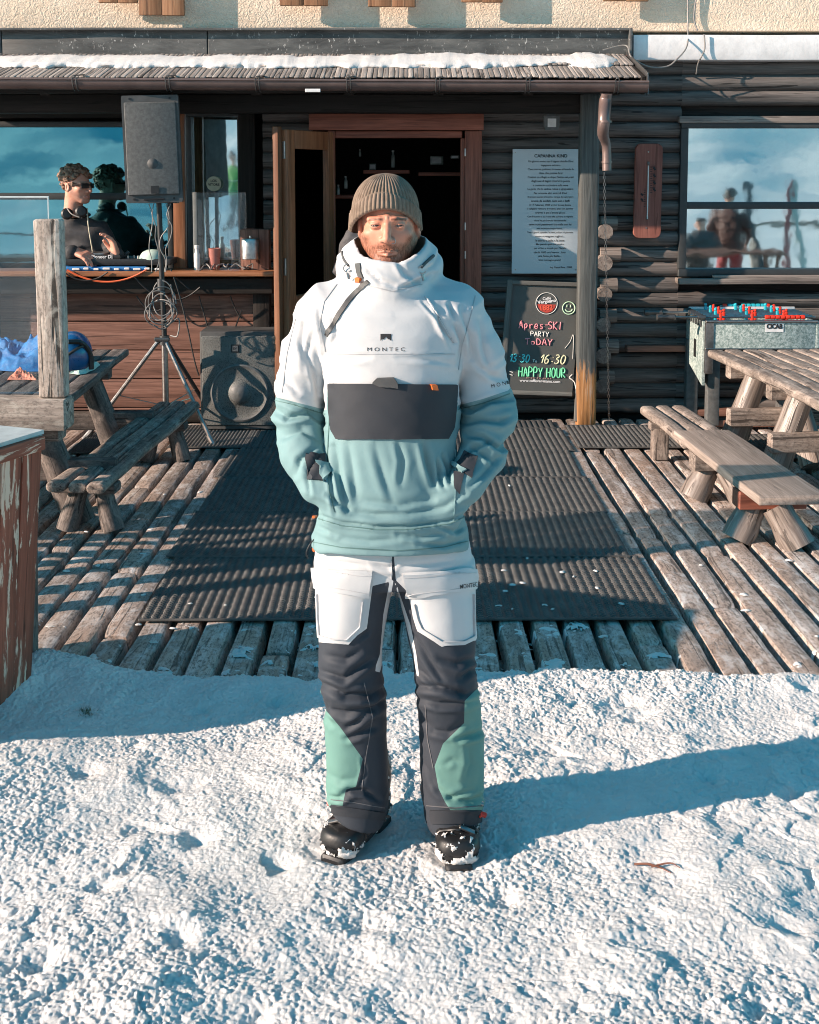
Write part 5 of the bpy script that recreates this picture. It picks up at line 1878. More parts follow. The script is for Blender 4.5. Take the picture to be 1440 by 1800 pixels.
for (px0, px1, Y, col0) in ((1352, 1412, Yfb + .03, 'r'), (1276, 1368, yb, 'b')):
    n_ = 8 if col0 == 'r' else 10
    zb2 = zt_ + .03 if col0 == 'r' else zt_ + .055
    mb = MB(); xs0 = sx(px0, Y)
    mb.tube([(xs0 - .02, Y, zb2), (xs0 + n_ * .037, Y, zb2)], .004, n=6, smooth=False)
    rail = mb.build('score_rail', M['metal'], fb)
    for k in range(n_):
        cc = M['red'] if (col0 == 'r' or k in (0, n_ - 1)) else M['cyanpl']
        if col0 == 'b' and k == 3: continue
        mb = MB(); mb.lathe([(0, 0), (.015, .002), (.0165, .016), (.015, .03), (0, .032)], (xs0 + k * .035, Y, zb2), 12, axis=(1, 0, 0)); mb.build('counter_bead', cc, rail)
c = Vector((sx(1368, Yfb), Yfb - .014, sz(575, Yfb)))
mb = MB(); mb.prism([(-.063, -.032), (.063, -.032), (.063, .032), (-.063, .032)], c, X_, Z_, .002); mb.build('maker_plate', M['whitepaint'], fb)
text_on('lettering', 'CICAB', .11, c + Vector((0, -.003, .008)), X_, Z_, M['blackprint'], fb, .05, height=.035)
mb = MB(); mb.bar((xa - .016, Yfb + .22, zl + .17), (xa - .016, Yfb + .22, zl + .3), .05, .006, up=X_); mb.build('ball_slot', M['blackgloss'], fb)

# ---------------------------------------------------------------- windbreak on the left
Yw = 4.75
wb = thing('windbreak', 'weathered timber windbreak with clear panes and a split square post at the left edge', 'windbreak', tuple(G(80, 1100, 0)))
x0, x1 = sx(63, Yw), sx(110, Yw)
zt_, zb_ = sz(385, Yw), sz(697, Yw)
mb = MB(); mb.bar(((x0 + x1) / 2 - .003, Yw, zb_), ((x0 + x1) / 2 - .006, Yw, zt_), x1 - x0, .07, up=Y_, r=.006, seg=8, jit=.001); mb.build('post', M['greypost'], wb)
z2 = sz(752, Yw)
mb = MB(); mb.bar((-3.2, Yw + .0, (zb_ + z2) / 2 - .002), (x1 + .004, Yw + .0, (zb_ + z2) / 2 - .002), .13, zb_ - z2 - .002, r=.008, seg=10, jit=.002); mb.build('rail', M['greypost'], wb)
mb = MB(); mb.bar((-3.2, Yw + .12, z2 - .03), (x1 - .06, Yw + .12, z2 - .03), .1, .09, r=.008, seg=6, jit=.002); mb.build('lower_rail', M['bench'], wb)
for x in (-1.66, -2.35, -3.1):
    mb = MB(); mb.bar((x, Yw + .05, 0), (x, Yw + .05, z2 - .002), .09, .09, up=Y_, r=.008, seg=4, jit=.002); mb.build('leg', M['bench_dark'], wb)
for (a, b) in ((-3.15, -2.38), (-2.3, sx(76, Yw))):
    zt2 = sz(347, Yw)
    mb = MB(); mb.bar(((a + b) / 2, Yw + .056, zb_ + .002), ((a + b) / 2, Yw + .056, zt2), b - a, .01, up=Y_, r=.004); mb.build('clear_pane', M['clear'], wb)
    mb = MB(); mb.tube([(a, Yw + .056, zb_ + .01), (a, Yw + .056, zt2), (b, Yw + .056, zt2), (b, Yw + .056, zb_ + .01)], .005, n=6, smooth=False); mb.build('pane_edge', pmat('bright pane edge', (.6, .65, .65), rough=.3), wb)

# tall tapered box in the left foreground
pl = thing('planter_box', 'tall tapered box of flaking brown timber at the lower left edge, standing in the snow', 'planter', tuple(G(0, 1200, 0)))
a = G(10, 1247, 0.0)
topz = .92
A_ = G(71, 766, topz)
ux, uy = Vector((-.38, -.925, 0)), Vector((-.925, .38, 0))      # towards the near corner, towards the back-left corner
a = Vector((A_.x - .075, A_.y - .01, -.03))
yb0 = a.y
vst = [tuple(A_ + ux * .62), tuple(A_), tuple(A_ + uy * .8), tuple(A_ + uy * .8 + ux * .62)]
vsb = [tuple(a + ux * .5), tuple(a), tuple(a + uy * .6), tuple(a + uy * .6 + ux * .5)]
mb = MB()
nb = 6
for side in ((0, 1), (1, 2), (2, 3), (3, 0)):
    b0, b1, t0, t1 = [vec(q) for q in (vsb[side[0]], vsb[side[1]], vst[side[0]], vst[side[1]])]
    n_out = (b1 - b0).cross(t0 - b0).normalized()
    for k in range(nb):
        lo, hi = b0.lerp(b1, (k + .5) / nb), t0.lerp(t1, (k + .5) / nb)
        mb.bar(lo, hi, ((b1 - b0).length + (t1 - t0).length) / 2 / nb - .001, .03, up=n_out, r=.003, seg=4, jit=.0008, rnd=random.random() * .5 + .25)
mb.build('side_board', M['planter'], pl)
mb = MB()
e = .03
tt = [vec(q) for q in vst]
cc = (tt[0] + tt[2]) / 2
tp = [q + (q - cc).normalized() * .012 for q in tt]
mb.add([tuple(q + Z_ * .006) for q in tp] + [tuple(q + Z_ * .02) for q in tp], [(3, 2, 1, 0), (4, 5, 6, 7), (0, 1, 5, 4), (1, 2, 6, 5), (2, 3, 7, 6), (3, 0, 4, 7)])
mb.build('top', pmat('pale grey table top', (.5, .55, .55), rough=.5), pl, smooth=False)
mb = MB()
mb.bar(tt[0] + Z_ * -.02, tt[1] + Z_ * -.02, .05, .05, r=.006); mb.bar(tt[1] + Z_ * -.021, tt[2] + Z_ * -.021, .05, .05, r=.006)
mb.build('rim', M['planter'], pl)
mb = MB(); p = G(45, 1183, 0.0)
q_ = W(42, 850, p.y + .12)
mb.bar((p.x, p.y, -.03), q_, .075, .08, up=Y_, r=.006, seg=4, jit=.002)
o = mb.build('stake', M['bench_dark']); tag(o, 'dark timber stake in the snow right behind the tapered box', 'post')

# things lying on the left table
zt_ = ZTt + .003
hel = thing('helmet', 'blue ski helmet with black strap on the left picnic table beside the split post', 'helmet', tuple(W(128, 640, 6.3)))
c = W(128, 615, 6.3)
Ff = Field((c.x - .2, 6.1, c.z - .2), (c.x + .2, 6.5, c.z + .2), .008)
Ff.D = Ff.ell(tuple(c + Vector((0, 0, -.02))), (.10, .12, .12))
Ff.D = np.maximum(Ff.D, -(Ff.Z - (c.z - .10)))
Pv, Fv = Ff.mesh(1)
link_mesh('shell', Pv, Fv, M['bluegloss'], hel, angle=180)
mb = MB(); mb.tube([c + Vector((-.08, -.1, -.07)), c + Vector((.02, -.125, .0)), c + Vector((.085, -.06, .03)), c + Vector((.10, .0, -.06))], .008, n=6); mb.build('strap', M['cable'], hel)
mb = MB(); mb.tube([c + Vector((.01, -.115, .06)), c + Vector((.07, -.08, .05)), c + Vector((.1, -.03, -.02)), c + Vector((.105, -.03, -.1))], .014, n=6); mb.build('goggle_strap', M['black'], hel)


def cloth_heap(name, cx, cy, z, a, b, h, m, seed, label, cat):
    n = 90
    U, V = np.meshgrid(np.linspace(-1, 1, n), np.linspace(-1, 1, n), indexing='ij')
    Rr = np.sqrt(U ** 2 + V ** 2)
    edge = 1 + .25 * vnoise(np.arctan2(V, U) * 1.5, 0 * U, 0 * U, seed)
    prof = np.clip(1 - (np.maximum(abs(U), abs(V)) / 1) ** 3, 0, 1)
    f = .5 + .45 * fbm(U * 1.5, V * 1.5, 0 * U, 3, seed) + .55 * (1 - 2.2 * np.abs(vnoise(U * 3 + V + .6 * vnoise(U * 4, V * 4, 0 * U, 9), V * 4, 0 * U, seed + 3))) * .5 + .12 * (1 - 2 * np.abs(vnoise(U * 8, V * 9 + U * 3, 0 * U, seed + 5)))
    Z = h * prof * f
    P_ = np.stack([(cx + U * a * edge).ravel(), (cy + V * b * edge).ravel(), (z + Z).ravel()], axis=1)
    P2 = P_.copy(); P2[:, 2] = z - .001
    idx = np.arange(n * n).reshape(n, n)
    q = np.stack([idx[:-1, :-1], idx[1:, :-1], idx[1:, 1:], idx[:-1, 1:]], axis=-1).reshape(-1, 4)
    o = link_mesh(name, np.concatenate([P_, P2]), np.concatenate([q, q[:, ::-1] + n * n]), m, angle=180)
    return tag(o, label, cat)


p = G(70, 640, ZTt)
cloth_heap('jacket', p.x - .12, p.y + .0, zt_, .34, .25, .24, M['bluecloth'], 3, 'bright blue jacket thrown in a heap on the left picnic table behind the clear pane', 'jacket')
p = G(155, 650, ZTt)
cloth_heap('glove', p.x - .02, p.y, zt_, .055, .16, .07, M['palecloth'], 8, 'pale green glove lying on the corner of the left picnic table beside the helmet', 'glove')
p = G(45, 665, ZTt)
cloth_heap('glove', p.x, p.y, zt_, .08, .07, .06, pmat('salmon cloth', (.8, .3, .2), rough=.8), 11, 'salmon red glove at the foot of the blue jacket heap', 'glove')

# unseen slat fence added beyond the left edge, spaced to stripe the deck with shade
fn = thing('shade_stripe_fence', 'unseen wooden slat fence added left of the deck to stripe it with shade', 'fence', (-3.6, 5.1, 0))
ya, xa_, xb_ = 5.05, -4.6, -2.5
for i, (z, hh_) in enumerate(((.20, .10), (.37, .05), (.52, .10), (.70, .05), (.86, .09))):
    mb = MB(); mb.bar((xa_, ya, z), (xb_ - .12 * i, ya + .05, z + .02), .03, hh_, r=.006, seg=6, jit=.004); mb.build('slat', M['bench'], fn)
mb = MB(); mb.tube([(xa_, ya, 1.12), (xb_ + .02, ya, 1.16)], .012, n=8, smooth=False); mb.build('shade_line_wire', M['darkmetal'], fn)  # thin wire added to cast a narrow line of shade
for x in (xa_ + .05, (xa_ + xb_) / 2, xb_ - .05):
    mb = MB(); mb.bar((x, ya + .07, -.05), (x, ya + .07, 1.18), .05, .05, up=Y_, r=.006); mb.build('fence_post', M['bench'], fn)

# ---------------------------------------------------------------- snow patches on deck and mats
rs = random.Random(12)
mb = MB()
def clump(x, y, z, a, b, h):
    n, m = 4, 9
    vs = [(x, y, z + h)]
    ph = rs.random() * 6
    for i in range(1, n):
        for j in range(m):
            t = 2 * math.pi * j / m
            k = i / (n - 1)
            rr_ = k * (1 + .35 * math.sin(2 * t + ph) + rs.uniform(-.4, .4))
            vs.append((x + a * rr_ * math.cos(t), y + b * rr_ * math.sin(t), z + h * (1 - k ** 1.6) * rs.uniform(.7, 1.3) - (.004 if i == n - 1 else 0)))
    fs = [(0, 1 + j, 1 + (j + 1) % m) for j in range(m)]
    for i in range(n - 2):
        for j in range(m):
            j2 = (j + 1) % m
            fs.append((1 + i * m + j, 1 + (i + 1) * m + j, 1 + (i + 1) * m + j2, 1 + i * m + j2))
    mb.add(vs, fs)
for _ in range(38):
    x = rs.gauss(.1, .6); y = rs.uniform(4.75, 5.3) if rs.random() < .7 else rs.uniform(4.7, 7.5)
    if abs(x) > 1.05: continue
    s = rs.uniform(.003, .011)
    clump(x, y, .022, s * rs.uniform(1, 2.6), s, s * .3)
for _ in range(60):
    x, y = rs.uniform(-2.2, 2.2), rs.uniform(4.4, 7.6)
    s = rs.uniform(.004, .012)
    clump(x, y, .004, s * 1.6, s, s * .3)
tag(mb.build('snow_crumbs', M['snow'], angle=180), 'crumbs and thin patches of trodden snow scattered over deck and mats', 'snow', kind='stuff')

xs_p = np.arange(-1.75, 1.75, .006); ys_p = np.arange(EDGE - .04, EDGE + .95, .006)
PX_, PY_ = np.meshgrid(xs_p, ys_p, indexing='ij')
kx = (PX_ - .02) / PITCHX
gapd = np.abs(kx - np.round(kx)) * PITCHX            # distance from the plank's middle
top_ = -.016 * (gapd / .058) ** 4 - .004 * (gapd / .058) ** 2
near_ = np.clip(1 - (PY_ - EDGE) / (.55 + .3 * vnoise(PX_ * 3, 0 * PX_, 0 * PX_, 5)), 0, 1)
nz_ = fbm(PX_ * 9, PY_ * 14, 0 * PX_, 4, 91) + .35 * fbm(PX_ * 60, PY_ * 80, 0 * PX_, 3, 17)
thr = 1.38 - .75 * near_ ** .7 - .35 * np.exp(-((PX_ + .15) / .55) ** 2)
PZ_ = top_ + .002 + np.clip((nz_ - thr) * .02, -.03, .008) + .0015 * vnoise(PX_ * 70, PY_ * 70, 0 * PX_, 6)
PZ_ = np.where(gapd > .055, -.06, PZ_)
idx = np.arange(PX_.size).reshape(PX_.shape)
keep = ((nz_ - thr) > -.25)
kq = keep[:-1, :-1] & keep[1:, :-1] & keep[1:, 1:] & keep[:-1, 1:]
q = np.stack([idx[:-1, :-1][kq], idx[1:, :-1][kq], idx[1:, 1:][kq], idx[:-1, 1:][kq]], axis=1)
used, inv = np.unique(q, return_inverse=True)
PV = np.stack([PX_.ravel(), PY_.ravel(), PZ_.ravel()], axis=1)[used]
tag(link_mesh('snow_patches', PV, inv.reshape(q.shape), M['snow'], angle=180), 'thin frozen patches of snow on the front ends of the deck timbers', 'snow', kind='stuff')

# dim goods inside the doorway
rr = random.Random(9)
for (px_, py_, w_, h_, Y__, lab) in ((691, 281, .035, .13, 9.9, 'tall pale bottle glinting inside the dark doorway above the beanie'), (655, 293, .06, .05, 10.0, 'small dim picture frame inside the dark doorway, left of the beanie top'), (608, 322, .03, .09, 9.7, 'pale mug hanging inside the doorway at the upper left of the opening'),
                                    (595, 335, .025, .07, 9.6, 'slim pale jar just inside the left side of the doorway'), (800, 276, .07, .025, 9.7, 'pale paper tag pinned inside the doorway near its upper right corner'), (768, 282, .11, .07, 10.2, 'dim framed picture inside the doorway right of the pale bottle'), (633, 270, .02, .05, 9.8, 'small light switch plate inside the doorway at upper left')):
    c = W(px_, py_, Y__)
    t = thing('wall_picture' if w_ > .055 else 'jar', lab, 'picture' if w_ > .055 else 'jar', tuple(c))
    if w_ > .055:
        mb = MB(); mb.bar(c - Z_ * h_ / 2, c + Z_ * h_ / 2, w_, .015, up=Y_, r=.002); mb.build('frame', M['bottle'], t)
        mb = MB(); mb.bar(c - Z_ * h_ * .35 - Y_ * .009, c + Z_ * h_ * .35 - Y_ * .009, w_ * .7, .003, up=Y_, r=.001); mb.build('print', M['whitepaint'], t)
    else:
        mb = MB(); mb.lathe([(0, 0), (w_ * .5, .003), (w_ * .5, h_ * .7), (w_ * .3, h_ * .85), (w_ * .3, h_), (0, h_)], c - Z_ * h_ / 2, 12); mb.build('glass', M['bottle'], t)
        mb = MB(); mb.lathe([(0, 0), (w_ * .33, 0), (w_ * .33, .012), (0, .012)], c + Z_ * h_ / 2, 10); mb.build('lid', M['metal'], t)

# skis and a long table out on the snow, which the right window reflects
skm = [pmat('ski top sheet dark', (.03, .05, .06), rough=.3), pmat('ski top sheet red', (.4, .05, .04), rough=.3), pmat('ski top sheet pale', (.5, .55, .5), rough=.3)]
def snow_z(x, y): return float(snow_height(np.array([float(x)]), np.array([float(y)]))[0])
rk = thing('ski_rack', 'timber ski rack on the snow, seen reflected at the right of the right window', 'rack', (5.5, .6, 0))
mb = MB(); mb.bar((4.9, .62, 1.05), (7.4, .62, 1.05), .07, .07, r=.01); mb.build('rail', M['bench'], rk)
for x in (4.95, 6.2, 7.3):
    mb = MB(); mb.bar((x, .62, -.05), (x, .62, 1.01), .08, .08, up=Y_, r=.01); mb.build('rack_post', M['bench'], rk)
places = ('leftmost in', 'second from the left in', 'third from the left in', 'fourth from the left in', 'fifth from the left in', 'sixth from the left in', 'rightmost in')
for k in range(7):
    x = 5.0 + .32 * k
    mb = MB(); lean = .16 * (1 if k % 2 else -1)
    a, b = Vector((x, .95, 0)), Vector((x + lean, .52, 1.68))
    mb.bar(a, b, .085, .012, up=(0, -1, .3), r=.004, seg=6)
    o = mb.build('ski', skm[k % 3], smooth=True); tag(o, 'upright ski ' + places[k] + ' the rack reflected in the right window', 'ski', 'skis leaning on the rack')
tb = thing('terrace_table', 'long brown plank table on the snow, reflected low in the right window', 'table', (3.9, 1.9, 0))
mb = MB()
for k in range(6): mb.bar((3.2, 1.6 + .13 * k, .74), (4.9, 1.6 + .13 * k, .74), .12, .04, r=.006)
mb.build('tabletop', M['barfront'], tb)
for (x, y) in ((3.3, 1.65), (4.8, 1.65), (3.3, 2.2), (4.8, 2.2)):
    mb = MB(); mb.bar((x, y, -.02), (x, y, .72), .08, .08, up=Y_, r=.008); mb.build('leg', M['barfront'], tb)

# a reddish twig and a grass tuft in the snow
mb = MB()
def on_snow(px, py, dz=.004):
    p = G(px, py, 0); return Vector((p.x, p.y, snow_z(p.x, p.y) + dz))
a, b = on_snow(1115, 1525), on_snow(1165, 1533)
mb.tube([a, a.lerp(b, .5) + Z_ * .006, b], [.003, .0035, .002], n=5)
mb.tube([a.lerp(b, .6), on_snow(1178, 1530, .01), on_snow(1196, 1538, .006)], [.0028, .002, .001], n=5)
mb.tube([b, on_snow(1180, 1541, .003)], [.002, .001], n=5)
tag(mb.build('twig', pmat('reddish bark', (.2, .08, .05), rough=.8)), 'thin reddish twig lying on the sunlit snow right of the boots', 'twig')
mb = MB()
for _ in range(160):
    p = on_snow(random.gauss(152, 7), random.gauss(1262, 3.0), -.004)
    a = random.uniform(0, 6.28); l = random.uniform(.012, .03)
    q = p + Vector((math.cos(a) * l * .8, math.sin(a) * l * .8, l * random.uniform(.3, .8)))
    s_ = Vector((-math.sin(a), math.cos(a), 0)) * .0012
    mb.add([p - s_, p + s_, q], [(0, 1, 2)])
tag(mb.build('grass_tuft', pmat('wilted grass', (.13, .12, .05), (.06, .07, .02), 60, .9)), 'small tuft of wilted grass poking through the shaded snow at lower left', 'grass')

sh_ = thing('wall_shelf', 'dim wooden shelf inside the doorway with small jars above it', 'shelf', tuple(W(690, 300, 10.0)))
mb = MB()
for (xa__, xb__, py__) in ((592, 660, 345), (640, 720, 302), (735, 808, 306)):
    a, b = W(xa__, py__, 9.85), W(xb__, py__, 9.85)
    mb.bar(a, b, .35, .03, r=.004)
mb.build('board', M['doorwood'], sh_)
# ---------------------------------------------------------------- people
def skin_mat(name, base, red, beardc, lipc):
    n = NT(name)
    o = n.obj()
    beard, brow, lip = n.attr('beard'), n.attr('brow'), n.attr('lip')
    mott = n.noise(o, 45, 4, .6)
    col = n.mix(n.ramp(mott, [(.35, 0.0), (.7, .8)]), base, red)
    col = n.mix(n.math('MULTIPLY', lip, .7), col, lipc)
    hairn = n.noise(n.map(o, (260, 260, 90)), 1.0, 3, .6)
    bm = n.math('MULTIPLY', beard, n.ramp(hairn, [(.3, .35), (.6, 1.0)]))
    col = n.mix(bm, col, beardc)
    col = n.mix(n.math('MULTIPLY', brow, n.ramp(hairn, [(.25, .5), (.5, 1.0)])), col, tuple(x * .8 for x in beardc))
    n.set(color=col, rough=.5, spec=.35, normal=n.bump(n.math('MULTIPLY', hairn, beard), .5, .002, n.bump(n.noise(o, 120, 4), .12, .002)))
    return n.m


M['skin'] = skin_mat('wind tanned skin', (.55, .26, .175), (.57, .21, .135), (.17, .066, .038), (.5, .2, .14))
M['skin2'] = skin_mat('fair skin', (.55, .3, .22), (.55, .24, .17), (.12, .07, .05), (.5, .2, .17))


def fabric(name, c, rough=.7, weave=900, var=.06, sheen=.0):
    n = NT(name)
    o = n.obj()
    f = n.noise(o, 9, 4)
    col = n.ramp(f, [(.3, tuple(x * (1 - var) for x in c)), (.7, c)])
    b = n.bump(n.noise(o, 16, 3, .5), .14, .012)
    n.set(color=col, rough=rough, normal=b, spec=.3)
    return n.m


WHITE, TEAL, TEAL2, CHAR = (.52, .53, .54), (.168, .282, .295), (.12, .25, .22), (.034, .038, .046)
M['fwhite'] = fabric('white shell fabric', WHITE)
M['fteal'] = fabric('teal shell fabric', TEAL)
M['fchar'] = fabric('charcoal shell fabric', CHAR, var=.2)
M['fzip'] = pmat('grey zip tape', (.07, .07, .07), rough=.6, bump=.3, bscale=700)


def two_tone(name, zones, base, rough=.7):
    """zones: list of (attribute, colour); colour applies where the attribute is below zero"""
    n = NT(name)
    o = n.obj()
    col = base
    for a, c in zones:
        m = n.math('LESS_THAN', n.attr(a), 0.0)
        col = n.mix(m, col, c)
    f = n.ramp(n.noise(o, 9, 4), [(.3, .93), (.7, 1.0)])
    col = n.mix(1.0, col, f, 'MULTIPLY')
    b = n.bump(n.noise(o, 20, 4, .5), .10, .012)
    b = n.bump(n.noise(o, 110, 3, .5), .08, .003, b)
    n.set(color=col, rough=rough, normal=b, spec=.3)
    return n.m


def proj(P):
    """picture column/row of points, the depth limited to the body axis"""
    Yv = np.minimum(P[:, 1], YM)
    dz = P[:, 2] - CAMH
    fy = Yv * math.cos(PITCH) - dz * math.sin(PITCH)
    uy = Yv * math.sin(PITCH) + dz * math.cos(PITCH)
    return PCX + FPX * P[:, 0] / fy, PCY - FPX * uy / fy


YM = 3.12
def mx(px, Y=None): return W(px, 600, YM if Y is None else Y).x
def mz(py, Y=None): return W(720, py, YM if Y is None else Y).z


def rows_to_loft(F, rows, p=2.3):
    """rows: (py, xl, xr, half depth, centre y) from top to bottom"""
    rows = sorted(rows, key=lambda r: -r[0])
    zs = [mz(r[0]) for r in rows]
    cx = [(mx(r[1]) + mx(r[2])) / 2 for r in rows]
    a = [(mx(r[2]) - mx(r[1])) / 2 for r in rows]
    return F.loft(zs, cx, [r[4] for r in rows], a, [r[3] for r in rows], p)


def apply_folds(P, F, folds, it=1):
    N = vnormals(P, F)
    px, py = proj(P)
    d = np.zeros(len(P))
    front = np.clip(-N[:, 1] * 2 + .6, 0, 1)
    for pts, wd, dep in folds:
        dist = np.full(len(P), 1e9); side = np.zeros(len(P)); tt = np.zeros(len(P))
        total = sum(math.hypot(pts[i + 1][0] - pts[i][0], pts[i + 1][1] - pts[i][1]) for i in range(len(pts) - 1))
        acc = 0
        for i in range(len(pts) - 1):
            ax_, ay_ = pts[i]; bx, by = pts[i + 1]
            ex, ey = bx - ax_, by - ay_
            L2 = ex * ex + ey * ey
            t = np.clip(((px - ax_) * ex + (py - ay_) * ey) / L2, 0, 1)
            dx, dy = px - ax_ - ex * t, py - ay_ - ey * t
            q = np.hypot(dx, dy)
            m = q < dist
            dist = np.where(m, q, dist)
            side = np.where(m, np.sign(ex * dy - ey * dx), side)
            tt = np.where(m, (acc + t * math.sqrt(L2)) / total, tt)
            acc += math.sqrt(L2)
        s = dist * side / wd
        env = np.clip(np.sin(np.pi * np.clip(tt * .9 + .05, 0, 1)), 0, 1) ** .6
        prof = -1.1 * np.exp(-(np.abs(s) * 1.7) ** 1.25) + .8 * np.exp(-((s - 1.0) * 1.5) ** 2) + .35 * np.exp(-((s + 1.2) * 1.2) ** 2)
        d += prof * dep * .00125 * env * front
    return P + N * d[:, None]


class Cloth:
    """a finished garment surface onto which panels, tapes and prints are laid"""
    def __init__(self, P, F):
        self.P, self.F = P, F
        self.bvh = BVHTree.FromPolygons([tuple(v) for v in P], [tuple(f) for f in F])
        self.o = Vector((0, 0, CAMH))

    def hit(self, px, py):
        d = W(px, py, 3.0) - self.o
        h = self.bvh.ray_cast(self.o, d.normalized())
        if h[0] is None or h[0].y > YM + .1:
            q = W(px, py, YM)
            h = self.bvh.find_nearest(q)
            return h[0], h[1]
        return h[0], h[1]

    def panel(self, name, left, right, m, parent, t=.004, n=14, k=20, puff=.0, label=None):
        """left / right: polylines top to bottom; filled between"""
        def at(poly, u):
            L = [0]
            for i in range(len(poly) - 1): L.append(L[-1] + math.hypot(poly[i + 1][0] - poly[i][0], poly[i + 1][1] - poly[i][1]))
            q = u * L[-1]
            for i in range(len(poly) - 1):
                if q <= L[i + 1] + 1e-9:
                    f = (q - L[i]) / max(1e-9, L[i + 1] - L[i])
                    return (poly[i][0] + (poly[i + 1][0] - poly[i][0]) * f, poly[i][1] + (poly[i + 1][1] - poly[i][1]) * f)
            return poly[-1]
        vs = []
        for i in range(-1, n + 2):
            u = min(max(i, 0), n) / n
            a, b = at(left, u), at(right, u)
            for j in range(-1, k + 2):
                w = min(max(j, 0), k) / k
                px, py = a[0] + (b[0] - a[0]) * w, a[1] + (b[1] - a[1]) * w
                c, nn = self.hit(px, py)
                rim = i in (-1, n + 1) or j in (-1, k + 1)
                lift = -.003 if rim else t + puff * math.sin(math.pi * u) * math.sin(math.pi * w)
                vs.append(c + nn * lift)
        W_ = k + 3
        fs = [(i * W_ + j, (i + 1) * W_ + j, (i + 1) * W_ + j + 1, i * W_ + j + 1) for i in range(n + 2) for j in range(W_ - 1)]
        P2 = np.array([tuple(v) for v in vs]); F2 = np.array(fs)
        return link_mesh(name, P2, F2, m, parent, angle=50)

    def tape(self, name, pts, w, m, parent, t=.003, step=3.0):
        left, right = [], []
        P2 = []
        for i in range(len(pts) - 1):
            L = math.hypot(pts[i + 1][0] - pts[i][0], pts[i + 1][1] - pts[i][1])
            k = max(1, int(L / step))
            for q in range(k): P2.append((pts[i][0] + (pts[i + 1][0] - pts[i][0]) * q / k, pts[i][1] + (pts[i + 1][1] - pts[i][1]) * q / k))
        P2.append(pts[-1])
        for i, p in enumerate(P2):
            a, b = P2[max(i - 1, 0)], P2[min(i + 1, len(P2) - 1)]
            d = (b[0] - a[0], b[1] - a[1]); L = math.hypot(*d)
            nx_, ny_ = -d[1] / L * w / 2, d[0] / L * w / 2
            left.append((p[0] + nx_, p[1] + ny_)); right.append((p[0] - nx_, p[1] - ny_))
        return self.panel(name, left, right, m, parent, t, n=len(P2) - 1, k=2)

    def text(self, name, body, cx, cy, w, ang, m, parent, bold=.0, height=None, lift=.0009):
        V, F = text_mesh(body, 1.0, bold)
        k = w / (V[:, 0].max() - V[:, 0].min())
        ky = height / (V[:, 1].max() - V[:, 1].min()) if height else k
        V[:, 0] = (V[:, 0] - (V[:, 0].max() + V[:, 0].min()) / 2) * k
        V[:, 1] = (V[:, 1] - (V[:, 1].max() + V[:, 1].min()) / 2) * ky
        c, s = math.cos(ang), math.sin(ang)
        vs = []
        for a, b in V[:, :2]:
            h, nn = self.hit(cx + a * c - b * s * -1 * -1, cy - (a * s + b * c))
            vs.append(tuple(h + nn * lift))
        return link_mesh(name, vs, F, m, parent, smooth=False)

    def shape(self, name, poly, m, parent, lift=.0015):
        vs = []
        for a, b in poly:
            h, nn = self.hit(a, b); vs.append(tuple(h + nn * lift))
        return link_mesh(name, vs, [tuple(range(len(vs)))], m, parent, smooth=False)


# ---- the head, once, in its own frame (origin between the eyes, face towards -y)
def head_surface():
    F = Field((-.1, -.135, -.21), (.1, .14, .14), .0024)
    e = F.ell
    d = e((0, .022, .035), (.077, .098, .088))
    d = smin(d, e((0, -.018, -.028), (.066, .076, .084)), .02)
    for s in (-1, 1):
        d = smin(d, F.cone((s * .058, .0, -.045), (s * .022, -.056, -.095), .019, .019), .02)
        d = smin(d, e((s * .043, -.058, -.024), (.021, .021, .015)), .018)
    d = smin(d, e((0, -.066, -.098), (.027, .022, .019)), .018)
    d = smin(d, F.chain([(-.048, -.072, .014), (-.02, -.091, .0115), (0, -.090, .017), (.02, -.091, .0115), (.048, -.072, .014)], [.008, .0095, .008, .0095, .008], .008), .012)
    for s in (-1, 1):
        d = smax(d, -e((s * .032, -.102, -.001), (.019, .015, .0105)), .010)
    d = smin(d, F.chain([(0, -.090, .014), (0, -.103, -.014), (0, -.1145, -.036)], [.0078, .0092, .0115], .01), .010)
    for s in (-1, 1):
        d = smin(d, e((s * .0140, -.101, -.040), (.0088, .0115, .008)), .006)
        d = np.maximum(d, -e((s * .0078, -.108, -.048), (.0035, .005, .003)))
        # eyelids round a slot
        lid = e((s * .032, -.0805, -.001), (.0155, .0148, .0125))
        d = smin(d, lid, .003)
        d = smax(d, -e((s * .032, -.094, -.0015), (.0128, .014, .0026)), .0012)
        # ear
        d = smin(d, np.maximum(e((s * .079, .012, -.012), (.0085, .018, .031)), -e((s * .087, .006, -.010), (.006, .010, .018))), .006)
        # fold beside the mouth
        d = smax(d, -F.cone((s * .023, -.098, -.042), (s * .036, -.086, -.070), .0035, .003), .006)
    d = smin(d, F.chain([(-.026, -.081, -.0715), (-.008, -.0925, -.0690), (.008, -.0925, -.0690), (.026, -.081, -.0715)], [.0025, .0036, .0036, .0025], .004), .006)
    d = smin(d, F.chain([(-.023, -.081, -.0775), (0, -.0915, -.0800), (.023, -.081, -.0775)], [.0025, .0042, .0025], .004), .005)
    d = smax(d, -F.chain([(-.029, -.088, -.0748), (0, -.0985, -.0742), (.029, -.088, -.0748)], [.002, .0026, .002], .001), .002)
    # frown lines
    for s in (-1, 1):
        d = smax(d, -F.cone((s * .006, -.101, .018), (s * .005, -.0975, .036), .0022, .001), .004)
    d = smin(d, F.cone((0, .030, -.07), (0, .045, -.20), .058, .062), .03)
    F.D = d
    return F.mesh(1)


